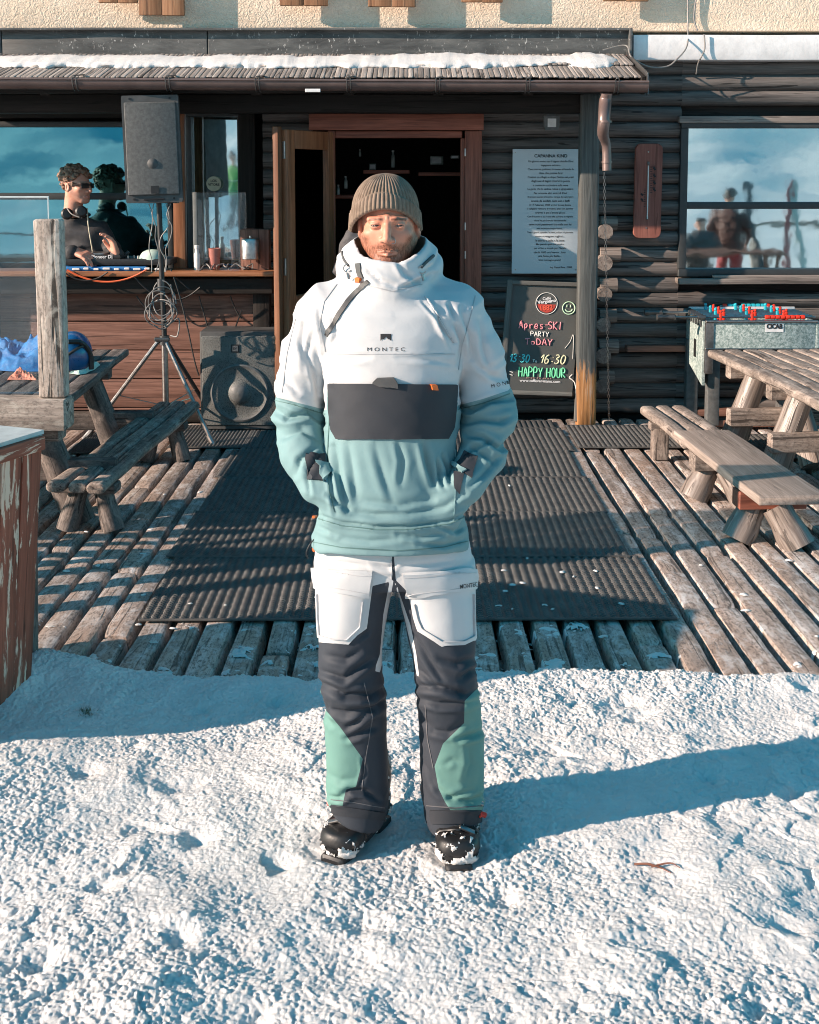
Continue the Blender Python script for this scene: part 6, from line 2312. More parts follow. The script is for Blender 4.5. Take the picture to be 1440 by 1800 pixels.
HP, HF = head_surface()
x_, y_, z_ = HP.T
jaw = np.clip(-(z_ + .030 + .35 * np.clip(-y_ - .03, 0, .05) * 0) / .03, 0, 1)
H_BEARD = np.clip((-.040 - z_ - .20 * np.maximum(0, .055 - np.abs(x_)) + .006 * vnoise(x_ * 90, y_ * 90, z_ * 90, 3)) / .018, 0, 1) * (z_ > -.125) * np.clip((.03 - y_) / .03, 0, 1)
must = np.clip(1 - ((z_ + .058) / .0085) ** 2 - (x_ / .032) ** 2, 0, 1) * (y_ < -.07)
chin = np.clip(1 - ((z_ + .100) / .020) ** 2 - (x_ / .035) ** 2, 0, 1) * (y_ < -.04)
side = np.clip((np.abs(x_) - .045) / .014, 0, 1) * np.clip((-.018 - z_) / .02, 0, 1) * (y_ < .03)
H_BEARD = np.clip(np.maximum.reduce([H_BEARD * 1.2, must * 1.8, chin * 1.6, side * 1.1]), 0, 1)
H_LIP = np.clip(1.4 - np.abs(z_ + .0745) / .0055 - (x_ / .03) ** 4, 0, 1) * (y_ < -.078)
H_BEARD = H_BEARD * (1 - np.clip(H_LIP * 1.5, 0, 1))
H_BROW = np.clip(1.5 - np.abs(z_ - .0155 + .10 * np.clip(np.abs(x_) - .030, 0, 1) + .12 * np.clip(.018 - np.abs(x_), 0, 1)) / .0030, 0, 1) * (np.abs(x_) > .011) * (np.abs(x_) < .050) * (y_ < -.055)


def place_head(parent, c, yaw, k, skin, name='body', beard=1.0, extra=None):
    R = np.array(Matrix.Rotation(yaw, 3, 'Z'))
    P_ = (HP * k) @ R.T + np.array(c)
    o = link_mesh(name, P_, HF, skin, parent, angle=180, attrs={'beard': H_BEARD * beard, 'brow': H_BROW, 'lip': H_LIP})
    return o, lambda q: Vector(tuple((np.array(q) * k) @ R.T + np.array(c)))


def eye_mats():
    n = NT('eye')
    n.set(color=(.26, .2, .18), rough=.7, spec=.1)
    i = NT('iris'); i.set(color=(.02, .01, .006), rough=.25)
    return n.m, i.m


EYEW, IRIS = eye_mats()

# ================================================================= the man in front
man = thing('person', 'man in taupe beanie and white and teal ski suit standing in the snow', 'person', (-.05, 3.1, 0), None)
HC = W(684, 393, 3.11)
HC.y = 3.11
head, hp = place_head(man, HC, rad(-2), .96, M['skin'])
for s in (-1, 1):
    mb = MB()
    c = hp((s * .032, -.0795, -.001))
    mb.lathe([(.0118 * math.sin(t), -.0118 * math.cos(t)) for t in np.linspace(0.01, math.pi - .01, 13)], c, 20, axis=(0, -1, 0), mi=0)
    ey = mb.build('eye', EYEW, head, angle=180)
    mb = MB()
    mb.lathe([(0, .0001), (.0064, -.0012), (.0064, -.004), (0, -.004)][::-1], c + Vector((.0006, -.0119, .0006)), 16, axis=(0, -1, 0)); mb.build('iris', IRIS, ey)
# nose ring
mb = MB()
cn = hp((.0155, -.105, -.040))
mb.tube([cn + Vector((.0015 + .0055 * math.cos(t), -.003, -.002 + .0062 * math.sin(t))) for t in np.linspace(-2.4, 1.9, 12)], .0009, n=6, smooth=False)
mb.build('nose_ring', M['metal'], head)

# beanie
def beanie():
    cx, cy = mx(678), 3.122
    ztop = mz(304)
    NR = 50
    nth, nv = NR * 8, 44
    th = np.linspace(0, 2 * np.pi, nth, endpoint=False)
    zb = mz(413) + .030 * (0.5 + 0.5 * np.cos(th)) ** 1.6 * 1.0 + .041 * np.clip(np.cos(th), 0, 1) ** 1.1   # th=0 is the front
    def surf(v0, v1, nv, grow_, amp, ribph):
        vv = np.linspace(v0, v1, nv)
        T, V = np.meshgrid(th, vv)
        ZB = np.broadcast_to(zb, T.shape)
        z = ZB + (ztop - ZB) * V
        zc = mz(372)
        u = np.clip((z - zc) / (ztop - zc), 0, 1)
        r = (1 - u ** 2.05) ** (1 / 2.0)
        r = np.where(z < zc, 1.0 + .04 * (zc - z) / .05, r)
        rib = np.abs(np.sin(NR / 2 * T + ribph)) ** .8 - .5
        a, b = .0865 + grow_, .104 + grow_
        R_ = r
        ampv = amp * np.clip(r * 2.5, 0, 1)
        X = cx - np.sin(T) * (a * R_ + ampv * rib)
        Y = cy - np.cos(T) * (b * R_ + ampv * rib)
        return X, Y, z
    def tomesh(name, X, Y, Z, m, parent, cap=False):
        nv_, nt = X.shape
        idx = np.arange(nv_ * nt).reshape(nv_, nt)
        q = np.stack([idx[:-1], idx[1:], np.roll(idx, -1, 1)[1:], np.roll(idx, -1, 1)[:-1]], axis=-1).reshape(-1, 4)
        return link_mesh(name, np.stack([X.ravel(), Y.ravel(), Z.ravel()], axis=1), q, m, parent, angle=180)
    # v spacing denser at the top
    def body():
        X, Y, Z = surf(.25, 1.0, nv, 0, .0042, 0)
        return X, Y, Z
    n = NT('taupe ribbed knit')
    o = n.obj()
    w1 = n.noise(n.map(o, (420, 420, 160)), 1.0, 2)
    n.set(color=n.ramp(n.noise(o, 60, 4), [(.3, (.16, .118, .088)), (.7, (.235, .178, .138))]), rough=.9, spec=.15, normal=n.bump(w1, .5, .002))
    kb = n.m
    X, Y, Z = surf(.0, 1.0, 70, 0, .0046, 0)
    # outside plus a short inside return
    b = tomesh('beanie', X, Y, Z, kb, man)
    zc = .036
    rows = 26
    T, V = np.meshgrid(th, np.linspace(0, 1, rows))
    ZB = np.broadcast_to(zb, T.shape)
    height = .050 - .004 * np.cos(T) + .002 * np.sin(T * 3)
    prof = [(0, -.004), (0, .002)]
    z = ZB - .002 + height * V
    zc2 = mz(372)
    u = np.clip((z - zc2) / (ztop - zc2), 0, 1)
    r = (1 - u ** 2.05) ** (1 / 2.0)
    r = np.where(z < zc2, 1.0 + .04 * (zc2 - z) / .05, r)
    thick = .0075 * np.clip(np.minimum(V, 1 - V) * 9, 0, 1) ** .5 - .002
    rib = np.abs(np.sin(NR / 2 * T + .3)) ** .7 - .5
    X = cx - np.sin(T) * (.0865 * r + thick + .0048 * rib * np.clip(np.minimum(V, 1 - V) * 9, .3, 1))
    Y = cy - np.cos(T) * (.104 * r + thick + .0048 * rib * np.clip(np.minimum(V, 1 - V) * 9, .3, 1))
    tomesh('beanie_cuff', X, Y, z, kb, b)


beanie()

# ---- jacket
F = Field((-.42, 2.82, .70), (.34, 3.38, 1.70), .0048)
tors = rows_to_loft(F, [(496, 640, 738, .085, YM + .01), (508, 592, 786, .105, YM + .01), (522, 562, 816, .12, YM), (545, 550, 830, .135, YM - .005), (580, 556, 826, .142, YM - .01), (620, 566, 816, .146, YM - .01),
                        (670, 573, 806, .146, YM - .01), (740, 573, 803, .148, YM - .01), (800, 569, 803, .150, YM - .01), (860, 563, 808, .155, YM - .01), (900, 557, 815, .160, YM - .01), (940, 547, 825, .166, YM - .01), (962, 543, 829, .168, YM - .01), (968, 545, 827, .165, YM - .01)], 2.25)
def P3(px, py, Y): return tuple(W(px, py, Y))
armL = F.chain([P3(567, 560, YM), P3(541, 618, YM + .01), P3(527, 690, YM + .03), P3(527, 742, YM + .03), P3(535, 800, YM - .03), P3(561, 856, YM - .10)], [.068, .065, .062, .064, .057, .046], .015)
armR = F.chain([P3(806, 558, YM), P3(838, 615, YM + .01), P3(853, 680, YM + .03), P3(864, 724, YM + .03), P3(850, 795, YM - .03), P3(820, 850, YM - .10)], [.069, .066, .064, .069, .059, .047], .015)
kk = np.interp(F.Z, [mz(700), mz(620), mz(540)], [.008, .02, .06]).astype(np.float32)
d = smin(tors, armL, kk)
d = smin(d, armR, kk)
# hands inside the pockets push the cloth out
d = smin(d, F.ell(P3(592, 880, YM - .125), (.045, .03, .06)), .03)
d = smin(d, F.ell(P3(790, 880, YM - .125), (.045, .03, .06)), .03)
d = smin(d, F.ell(P3(690, 925, YM - .13), (.16, .028, .06)), .03)
# shoulders slope up to the collar
d = smin(d, F.cone(P3(640, 505, YM + .02), P3(575, 535, YM + .01), .05, .055), .04)
d = smin(d, F.cone(P3(742, 505, YM + .02), P3(800, 533, YM + .01), .05, .055), .04)
zf_, zs_h = W(720, 978, YM - .165).z, W(720, 961, YM).z
d = smax(d, (zs_h + (zf_ - zs_h) * np.clip((YM - F.Y) / .165, -1, 1)) - F.Z, .008)
# collar
zr = F.Z
ccx = mx(687)
col_o = F.loft([mz(530), mz(508), mz(490), mz(470), mz(440), mz(400)], [ccx] * 6, [YM - .005] * 6, [.124, .113, .107, .104, .099, .095], [.122, .124, .124, .124, .12, .114], 2.15)
shell = np.abs(col_o + .007) - .007
rim = 1.592 + np.clip((F.Y - (YM - .12)) / .12, 0, 1) * .05 + .003 * np.sin(F.X * 60)
shell = smax(shell, F.Z - rim, .006)
d = smin(d, shell, .015)
# hood lying round the neck
hx0 = mx(685)
he = F.ell((hx0, YM + .05, mz(472)), (.143, .157, .103))
hood = np.abs(he + .009) - .009
rim2 = mz(409) + .02 * np.clip((F.Y - YM) / .1, -.4, 1) + .004 * np.sin(F.X * 45)
hood = smax(hood, F.Z - rim2, .008)
frontcut = (YM - .075) + np.clip(.11 - np.abs(F.X - hx0), 0, 1) * 1.2 - (F.Z - mz(470)) * .45
hood = smax(hood, frontcut - F.Y, .012)
# keep clear of the beanie
d = smin(d, hood, .012)
d = smax(d, -np.maximum(F.ell((mx(680), YM + .005, mz(395)), (.090, .104, .095)), 1.572 - F.Z), .006)
cav = F.loft([1.50, 1.56, 1.70], [ccx] * 3, [YM] * 3, [.078, .086, .090], [.09, .103, .107], 2.1)
d = smax(d, -cav, .006)
F.D = d.astype(np.float32)
JP, JF = F.mesh(1)
N_ = vnormals(JP, JF)
# general crumple: folds run across the sleeves, softer on the body
px, py = proj(JP)
arm = np.clip((np.abs(px - 690) - 100 - 15 * (py < 600)) / 18, 0, 1)
elb = np.exp(-((py - 735) / 45) ** 2) * arm
cr = .0024 * (1 - np.abs(fbm(JP[:, 0] * 5 + JP[:, 2] * 3, JP[:, 1] * 6, JP[:, 2] * 9 + JP[:, 0] * 5, 3, 5)) * 2) + .0010 * fbm(JP[:, 0] * 20, JP[:, 1] * 20, JP[:, 2] * 26, 2, 9)
bandc = np.clip((py - 560) / 60, 0, 1) * (py < 660) * (np.abs(px - 690) < 100)
amp = .55 + .8 * arm + 1.6 * elb - .35 * bandc
ridge = 1 - np.abs(vnoise(JP[:, 0] * 9 + 3 * JP[:, 2], JP[:, 1] * 9, JP[:, 2] * 26 - JP[:, 0] * 10 * np.sign(px - 690), 31)) * 2.2
JP = JP + N_ * (cr * amp + .0042 * ridge * (arm * .75 + elb * 1.0 + .10) - .001)[:, None]
J = [
    # left sleeve
    ([(534, 560), (530, 600), (538, 650)], 9, 6), ([(560, 555), (572, 590), (576, 640)], 8, 8), ([(548, 590), (540, 625), (556, 668), (560, 700)], 8, 6),
    ([(492, 640), (500, 668), (524, 690)], 8, 6), ([(486, 722), (505, 735), (545, 728), (570, 745)], 9, 11), ([(484, 700), (515, 712), (570, 735)], 6, 5), ([(498, 770), (530, 756), (565, 775)], 9, 6),
    ([(520, 835), (528, 808), (555, 788)], 8, 7), ([(545, 868), (540, 840), (560, 800)], 6, 6),
    # right sleeve
    ([(812, 545), (826, 590), (830, 630)], 8, 7), ([(800, 570), (812, 600), (806, 640)], 8, 8), ([(845, 560), (850, 610), (862, 650)], 9, 6), ([(838, 640), (862, 660), (890, 668)], 8, 5),
    ([(808, 715), (830, 722), (860, 706), (905, 700)], 8, 12), ([(815, 745), (845, 738), (880, 742), (905, 730)], 8, 9), ([(822, 765), (850, 770), (880, 790), (900, 770)], 8, 11), ([(830, 788), (850, 800), (868, 812)], 7, 8),
    ([(808, 812), (830, 790), (862, 776)], 7, 8), ([(826, 855), (850, 835), (880, 800)], 8, 7),
    # chest
    ([(742, 530), (768, 560), (792, 610)], 4, 4), ([(575, 622), (640, 622.5), (720, 622), (800, 622)], 2.2, 2.6), ([(768, 545), (778, 575), (796, 600)], 7, 7), ([(790, 535), (800, 560)], 7, 6),
    ([(585, 560), (592, 590), (580, 612)], 7, 4), ([(600, 632), (650, 628)], 8, 3), ([(700, 628), (760, 634), (795, 640)], 7, 3),
    # belly
    ([(588, 785), (594, 830), (606, 880), (612, 895)], 8, 9), ([(578, 870), (596, 886), (612, 896)], 7, 8), ([(575, 800), (583, 850), (590, 905)], 6, 5), ([(612, 780), (620, 830), (628, 880)], 10, 4),
    ([(745, 780), (752, 815), (764, 852)], 9, 10), ([(768, 810), (772, 840), (780, 855)], 6, 9), ([(778, 800), (785, 825), (792, 850)], 6, 8), ([(700, 778), (708, 810), (704, 850)], 9, 5), ([(660, 785), (672, 830), (690, 880)], 12, 4),
    ([(612, 900), (660, 905), (720, 902), (780, 892), (818, 868)], 9, 6), ([(640, 880), (700, 890), (760, 878)], 11, 5), ([(556, 905), (600, 919), (660, 926), (720, 926), (790, 916), (824, 900)], 5, 8),
    ([(700, 940), (740, 946), (780, 938)], 7, 6), ([(600, 945), (650, 952), (700, 948)], 8, 4), ([(735, 955), (780, 960), (815, 950)], 7, 5), ([(556, 925), (590, 940)], 7, 4), ([(770, 925), (800, 935), (820, 925)], 6, 5),
    # collar and hood
    ([(640, 470), (668, 492), (700, 505)], 6, 6), ([(700, 460), (712, 480), (740, 500)], 8, 5), ([(640, 455), (650, 480), (672, 500)], 6, 4), ([(594, 440), (606, 462), (620, 480)], 6, 6), ([(602, 485), (620, 492), (640, 498)], 6, 7),
    ([(775, 440), (765, 465), (742, 480)], 7, 7), ([(760, 480), (735, 494), (705, 506)], 6, 8), ([(598, 470), (612, 490)], 6, 5),
]
JP = apply_folds(JP, JF, J)

px, py = proj(JP)
N_ = vnormals(JP, JF)
bound = np.where(px < 575, np.interp(px, [480, 575], [697, 721]), np.where(px > 804, np.interp(px, [804, 850, 900], [713, 701, 684]), 676.0))
white = (bound - py) / 10.0
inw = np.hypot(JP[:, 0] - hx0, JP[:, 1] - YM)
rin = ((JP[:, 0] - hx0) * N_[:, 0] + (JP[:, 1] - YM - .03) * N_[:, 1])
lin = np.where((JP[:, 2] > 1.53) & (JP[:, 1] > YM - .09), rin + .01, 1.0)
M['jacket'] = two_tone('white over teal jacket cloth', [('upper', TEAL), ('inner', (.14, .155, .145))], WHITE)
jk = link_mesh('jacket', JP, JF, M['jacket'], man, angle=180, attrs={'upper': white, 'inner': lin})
JC = Cloth(JP, JF)
JC.panel('chest_pocket', [(579, 674), (580, 720), (584, 756), (593, 772)], [(802, 676), (800, 720), (796, 752), (786, 771)], M['fchar'], jk, t=.006, n=26, k=44, puff=.004)
JC.panel('pocket_flap', [(663, 664), (655, 672), (668, 678)], [(692, 663), (699, 672), (700, 682)], M['fzip'], jk, t=.013, n=6, k=10)
JC.panel('tab', [(755, 675), (757, 684)], [(764, 675), (766, 684)], M['orangepl'], jk, t=.014, n=3, k=3)
JC.tape('zip', [(648, 494), (632, 508), (612, 530), (596, 553), (583, 575), (573, 590)], 7.5, M['fzip'], jk, t=.004)
JC.tape('collar_zip', [(630, 463), (632, 478), (636, 490)], 8, M['fzip'], jk, t=.004)
JC.tape('zip_pull', [(628, 489), (636, 491)], 5, M['orangepl'], jk, t=.010)
JC.tape('piping', [(748, 522), (764, 545), (782, 575), (797, 602)], 1.8, M['fwhite'], jk, t=.004)
JC.tape('seam', [(576, 622.5), (640, 622.5), (720, 622.5), (800, 622.5)], 1.2, pmat('grey chest seam thread', (.45, .45, .46), rough=.8, bump=0), jk, t=.0012)  # thin grey line along the chest seam
JC.panel('cuff_strap', [(538, 797), (540, 842)], [(569, 798), (573, 846)], M['fchar'], jk, t=.007, n=10, k=8)
JC.panel('cuff_strap', [(817, 793), (801, 822)], [(840, 802), (829, 840)], M['fchar'], jk, t=.007, n=10, k=8)
JC.panel('cuff_opening', [(798, 829), (799, 858)], [(816, 832), (808, 868)], M['fchar'], jk, t=.004, n=8, k=6)
JC.panel('cuff_tab', [(558, 812), (562, 836)], [(580, 818), (572, 848)], M['fteal'], jk, t=.011, n=6, k=6)
JC.panel('cuff_tab', [(796, 818), (812, 833)], [(800, 814), (820, 829)], M['fteal'], jk, t=.012, n=5, k=4)
thr_ = pmat('pale seam thread', (.42, .43, .44), rough=.8, bump=0); tthr = pmat('teal seam thread', (.09, .18, .175), rough=.8, bump=0); gthr = pmat('grey seam thread', (.12, .12, .13), rough=.8, bump=0)
for pts, m__ in (([(592, 500), (570, 530), (562, 570), (572, 618)], thr_), ([(836, 520), (826, 560), (812, 610), (806, 650)], thr_), ([(484, 704), (520, 712), (572, 728)], tthr), ([(806, 720), (850, 708), (896, 692)], tthr),
                 ([(586, 681), (588, 720), (592, 756), (599, 766), (700, 766), (782, 765), (790, 750), (794, 684)], gthr), ([(560, 912), (600, 924), (660, 931), (720, 931), (790, 921), (822, 906)], tthr),
                 ([(546, 952), (600, 962), (700, 968), (780, 962), (828, 950)], tthr), ([(580, 722), (576, 800), (578, 860), (588, 900)], tthr), ([(640, 500), (690, 512), (742, 500)], thr_), ([(520, 560), (505, 620), (496, 690)], thr_)):
    JC.tape('stitching', pts, 1.3, m__, jk, t=.0016)
JC.tape('pocket_seam', [(800, 790), (802, 830), (800, 880), (798, 915)], 1.5, M['fteal'], jk, t=.003)
JC.text('lettering', 'M O N T E C', 679, 614, 66, 0, M['blackprint'], jk, .0, height=6.5)
JC.text('lettering', 'M O N T E C', 888, 673, 50, rad(14), M['blackprint'], jk, .0, height=7)
JC.shape('emblem', [(669, 587), (688, 587), (688, 599), (686, 598), (684, 595), (682.5, 597), (679.5, 592), (677, 594), (674, 597), (672, 595.5), (670, 598), (669, 599)], M['blackprint'], jk)
for (a, b) in (((553, 906), (557, 914)), ((826, 964), (832, 972)), ((550, 966), (554, 972))):
    c, nn = JC.hit(*a); e, _ = JC.hit(*b)
    mb = MB(); mb.tube([c + nn * .004, e + nn * .012], .004, n=6, smooth=False); mb.build('cord_end', M['orangepl'], jk)
c, nn = JC.hit(552, 948)
mb = MB(); mb.tube([c, c + Vector((-.012, -.006, -.015)), c + Vector((-.02, -.004, -.035)), c + Vector((-.016, -.004, -.05))], .0016, n=5); mb.build('drawcord', M['cable'], jk)
for pts in ([(600, 442), (606, 455), (614, 466)], [(762, 450), (748, 462), (740, 470)]):
    P_ = [JC.hit(*q) for q in pts]
    mb = MB(); mb.tube([a + b * .002 for a, b in P_], .004, n=6); mb.build('hood_channel', M['fzip'], jk)
    a, b = P_[-1]
    mb = MB(); mb.tube([a + b * .005 + Vector((.010 * math.cos(t), -.002, .010 * math.sin(t) - .006)) for t in np.linspace(1.5, 5.8, 10)], .0016, n=5, smooth=False)
    mb.tube([a + b * .005 + Vector((0, -.002, -.018)), a + b * .005 + Vector((.004, -.004, -.034))], .0035, n=6, smooth=False); mb.build('toggle', M['metal'] , jk)

# ---- trousers
F = Field((-.36, 2.88, -.04), (.30, 3.36, .95), .0048)
hips = rows_to_loft(F, [(940, 556, 824, .14, YM), (965, 551, 830, .14, YM), (1000, 552, 834, .13, YM), (1015, 556, 832, .12, YM)], 2.4)
L = rows_to_loft(F, [(985, 556, 700, .12, YM), (1050, 553, 686, .112, YM), (1100, 555, 676, .105, YM), (1140, 557, 671, .10, YM - .005), (1175, 558, 670, .098, YM - .012), (1205, 560, 674, .096, YM - .012), (1250, 567, 677, .090, YM),
                     (1300, 567, 679, .090, YM + .006), (1350, 568, 681, .092, YM + .01), (1400, 571, 681, .095, YM + .012), (1428, 578, 678, .096, YM + .012), (1446, 584, 674, .094, YM + .012)], 2.3)
Rg = rows_to_loft(F, [(985, 684, 834, .12, YM), (1050, 702, 836, .112, YM), (1100, 713, 838, .105, YM), (1150, 724, 840, .10, YM - .005), (1185, 730, 842, .098, YM - .012), (1215, 733, 843, .095, YM - .012), (1250, 737, 847, .090, YM),
                      (1300, 738, 855, .092, YM + .006), (1350, 740, 856, .093, YM + .01), (1400, 742, 855, .096, YM + .012), (1438, 748, 851, .097, YM + .012), (1454, 755, 847, .095, YM + .012)], 2.3)
legs = np.minimum(L, Rg)
d = smin(hips, legs, .02)
# open hems, cut on a slant
hemL = mz(1418) - (F.X - mx(580)) * .28 + np.clip(F.Y - YM, -.1, .1) * .10
hemR = mz(1452) - (F.X - mx(755)) * -.05 + np.clip(F.Y - YM, -.1, .1) * .10 + .012 * np.sin((F.X - mx(755)) * 30)
hem = np.where(F.X < mx(708), hemL, hemR)
d = smax(d, hem - F.Z, .006)
inner = legs + .013
d = smax(d, -np.maximum(inner, F.Z - (hem + .10)), .004)
F.D = d.astype(np.float32)
TP, TF = F.mesh(1)
px, py = proj(TP)
N_ = vnormals(TP, TF)
kn = np.exp(-((py - 1225) / 55) ** 2)
an = np.exp(-((py - 1405) / 30) ** 2)
cr = .0022 * (1 - np.abs(fbm(TP[:, 0] * 6 + TP[:, 2] * 4, TP[:, 1] * 6, TP[:, 2] * 10, 3, 15)) * 2) + .0012 * fbm(TP[:, 0] * 22, TP[:, 1] * 20, TP[:, 2] * 24, 2, 19)
ridge = 1 - np.abs(vnoise(TP[:, 0] * 7 + TP[:, 2] * 5, TP[:, 1] * 7, TP[:, 2] * 24 + 9 * TP[:, 0] * np.sign(px - 700), 37)) * 2.2
TP = TP + N_ * (cr * (.5 + kn + an) + .0024 * ridge * (kn + .7 * an) - .001)[:, None]
def C2(pts): return [(500 + a / 3.05, 950 + b / 3.05) for a, b in pts]
TFd = [
    (C2([(190, 700), (320, 745), (470, 640)]), 9, 11), (C2([(195, 765), (330, 835), (470, 830), (540, 790)]), 10, 13), (C2([(215, 900), (330, 930), (480, 900), (540, 850)]), 10, 10), (C2([(330, 1010), (400, 960), (475, 905)]), 8, 10),
    (C2([(330, 1065), (420, 1030), (492, 998)]), 8, 9), (C2([(230, 620), (330, 640), (400, 600)]), 9, 7), (C2([(400, 530), (440, 500), (455, 470)]), 6, 6), (C2([(230, 870), (215, 930), (250, 990)]), 7, 6),
    (C2([(280, 1385), (350, 1340), (430, 1345), (510, 1395)]), 8, 11), (C2([(240, 1370), (310, 1390), (350, 1370)]), 6, 7), (C2([(420, 1170), (430, 1250), (400, 1320)]), 5, 5), (C2([(240, 1250), (300, 1290), (390, 1280)]), 10, 4),
    (C2([(700, 780), (850, 790), (980, 830), (1045, 795)]), 9, 12), (C2([(720, 850), (830, 880), (965, 880), (1040, 850)]), 9, 10), (C2([(690, 500), (760, 620), (850, 750)]), 8, 8), (C2([(720, 690), (790, 760), (830, 790)]), 7, 7),
    (C2([(830, 640), (930, 665), (1025, 630)]), 10, 9), (C2([(950, 740), (1000, 700), (1040, 690)]), 8, 8), (C2([(760, 970), (800, 1020), (880, 1035), (960, 985)]), 9, 7), (C2([(930, 1065), (1030, 1040), (1075, 1010)]), 8, 10),
    (C2([(830, 1340), (900, 1390), (1000, 1400), (1080, 1370)]), 9, 11), (C2([(860, 1400), (940, 1360), (1020, 1340)]), 7, 7), (C2([(990, 1100), (1000, 1200), (970, 1290)]), 10, 5), (C2([(860, 1200), (900, 1180), (930, 1190)]), 8, 4),
    (C2([(745, 1180), (800, 1300), (850, 1390)]), 8, 5), (C2([(480, 130), (560, 150), (600, 130)]), 7, 6), (C2([(180, 110), (300, 120), (450, 140)]), 8, 5), (C2([(620, 140), (760, 130), (900, 110)]), 7, 5),
]
TP = apply_folds(TP, TF, [(a_, b_, c_ * .85) for a_, b_, c_ in TFd])

px, py = proj(TP)
wl = poly_sdf(px, py, [(530, 930), (691, 930), (687, 1022), (655, 1030), (645, 1105), (606, 1133), (540, 1127)])
wr = poly_sdf(px, py, [(689, 930), (850, 930), (846, 1124), (776, 1137), (735, 1108), (716, 1040), (696, 1020)])
ins = np.minimum(poly_sdf(px, py, [(686, 1018), (692, 1020), (681, 1080), (676, 1150), (668, 1182), (660, 1180), (661, 1170), (668, 1150), (674, 1080)]), poly_sdf(px, py, [(693, 1020), (698, 1030), (722, 1100), (732, 1150), (737, 1190), (733, 1188), (726, 1150), (712, 1090)]))
wz = np.minimum(np.minimum(wl, wr), ins)
tl_ = poly_sdf(px, py, [(545, 1207), (562, 1207), (570, 1245), (598, 1278), (638, 1334), (626, 1383), (608, 1388), (602, 1418), (560, 1430), (540, 1300)])
tr_ = poly_sdf(px, py, [(860, 1200), (844, 1206), (817, 1232), (816, 1271), (779, 1307), (764, 1347), (771, 1386), (782, 1409), (796, 1431), (848, 1430), (870, 1400)])
tz = np.minimum(tl_, tr_)
M['trousers'] = two_tone('charcoal white and green trouser cloth', [('whitezone', WHITE), ('greenzone', TEAL2)], (.034, .041, .053))
trs = link_mesh('trousers', TP, TF, M['trousers'], man, angle=180, attrs={'whitezone': wz / 5, 'greenzone': tz / 5})
TC = Cloth(TP, TF)
TC.panel('thigh_pocket', [(554, 1034), (555, 1080), (557, 1120), (585, 1129)], [(646, 1046), (643, 1085), (638, 1104), (613, 1132)], M['fwhite'], trs, t=.0045, n=16, k=18, puff=.004)
TC.panel('pocket_flap', [(549, 998), (545, 1012), (540, 1031)], [(655, 1003), (652, 1025), (648, 1048)], M['fwhite'], trs, t=.010, n=8, k=20)
TC.panel('thigh_pocket', [(722, 1050), (728, 1085), (735, 1108), (775, 1134)], [(836, 1034), (838, 1080), (839, 1122), (815, 1133)], M['fwhite'], trs, t=.0045, n=16, k=18, puff=.004)
TC.panel('pocket_flap', [(708, 1007), (712, 1028), (717, 1050)], [(833, 1000), (836, 1015), (838, 1033)], M['fwhite'], trs, t=.010, n=8, k=20)
stm = pmat('white seam thread', (.5, .5, .51), rough=.8, bump=0)
for pts in ([(551, 1003), (600, 1006), (653, 1009)], [(711, 1013), (770, 1010), (832, 1006)]):
    TC.tape('stitching', pts, 1.3, stm, trs, t=.0108)
for pts, m__ in (([(562, 1044), (563, 1080), (566, 1116), (588, 1121), (610, 1122), (632, 1100), (637, 1056)], stm), ([(731, 1060), (737, 1086), (744, 1103), (777, 1125), (812, 1126), (830, 1117), (829, 1044)], stm),
                 ([(545, 1024), (600, 1032), (645, 1040)], stm), ([(716, 1042), (780, 1035), (834, 1027)], stm)):
    TC.tape('stitching', pts, 1.2, stm, trs, t=.0108)
for pts in ([(640, 1200), (655, 1260), (642, 1340), (636, 1390)], [(748, 1240), (752, 1300), (762, 1350)], [(582, 1406), (620, 1410), (676, 1420)], [(750, 1416), (800, 1420), (850, 1416)]):
    TC.tape('stitching', pts, 1.3, gthr, trs, t=.0016)
TC.text('lettering', 'MONTEC', 819, 1027, 28, rad(7), M['blackprint'], trs, .004, height=8, lift=.0108)
TC.panel('hem_cuff', [(583, 1414), (579, 1420), (578, 1430)], [(676, 1428), (675, 1436), (672, 1442)], M['fchar'], trs, t=.004, n=5, k=16)
TC.panel('hem_cuff', [(757, 1424), (757, 1436), (760, 1448)], [(846, 1424), (846, 1436), (845, 1446)], M['fchar'], trs, t=.004, n=5, k=16)
TC.tape('fly', [(688, 985), (689, 1000), (688, 1018)], 2, stm, trs, t=.003)

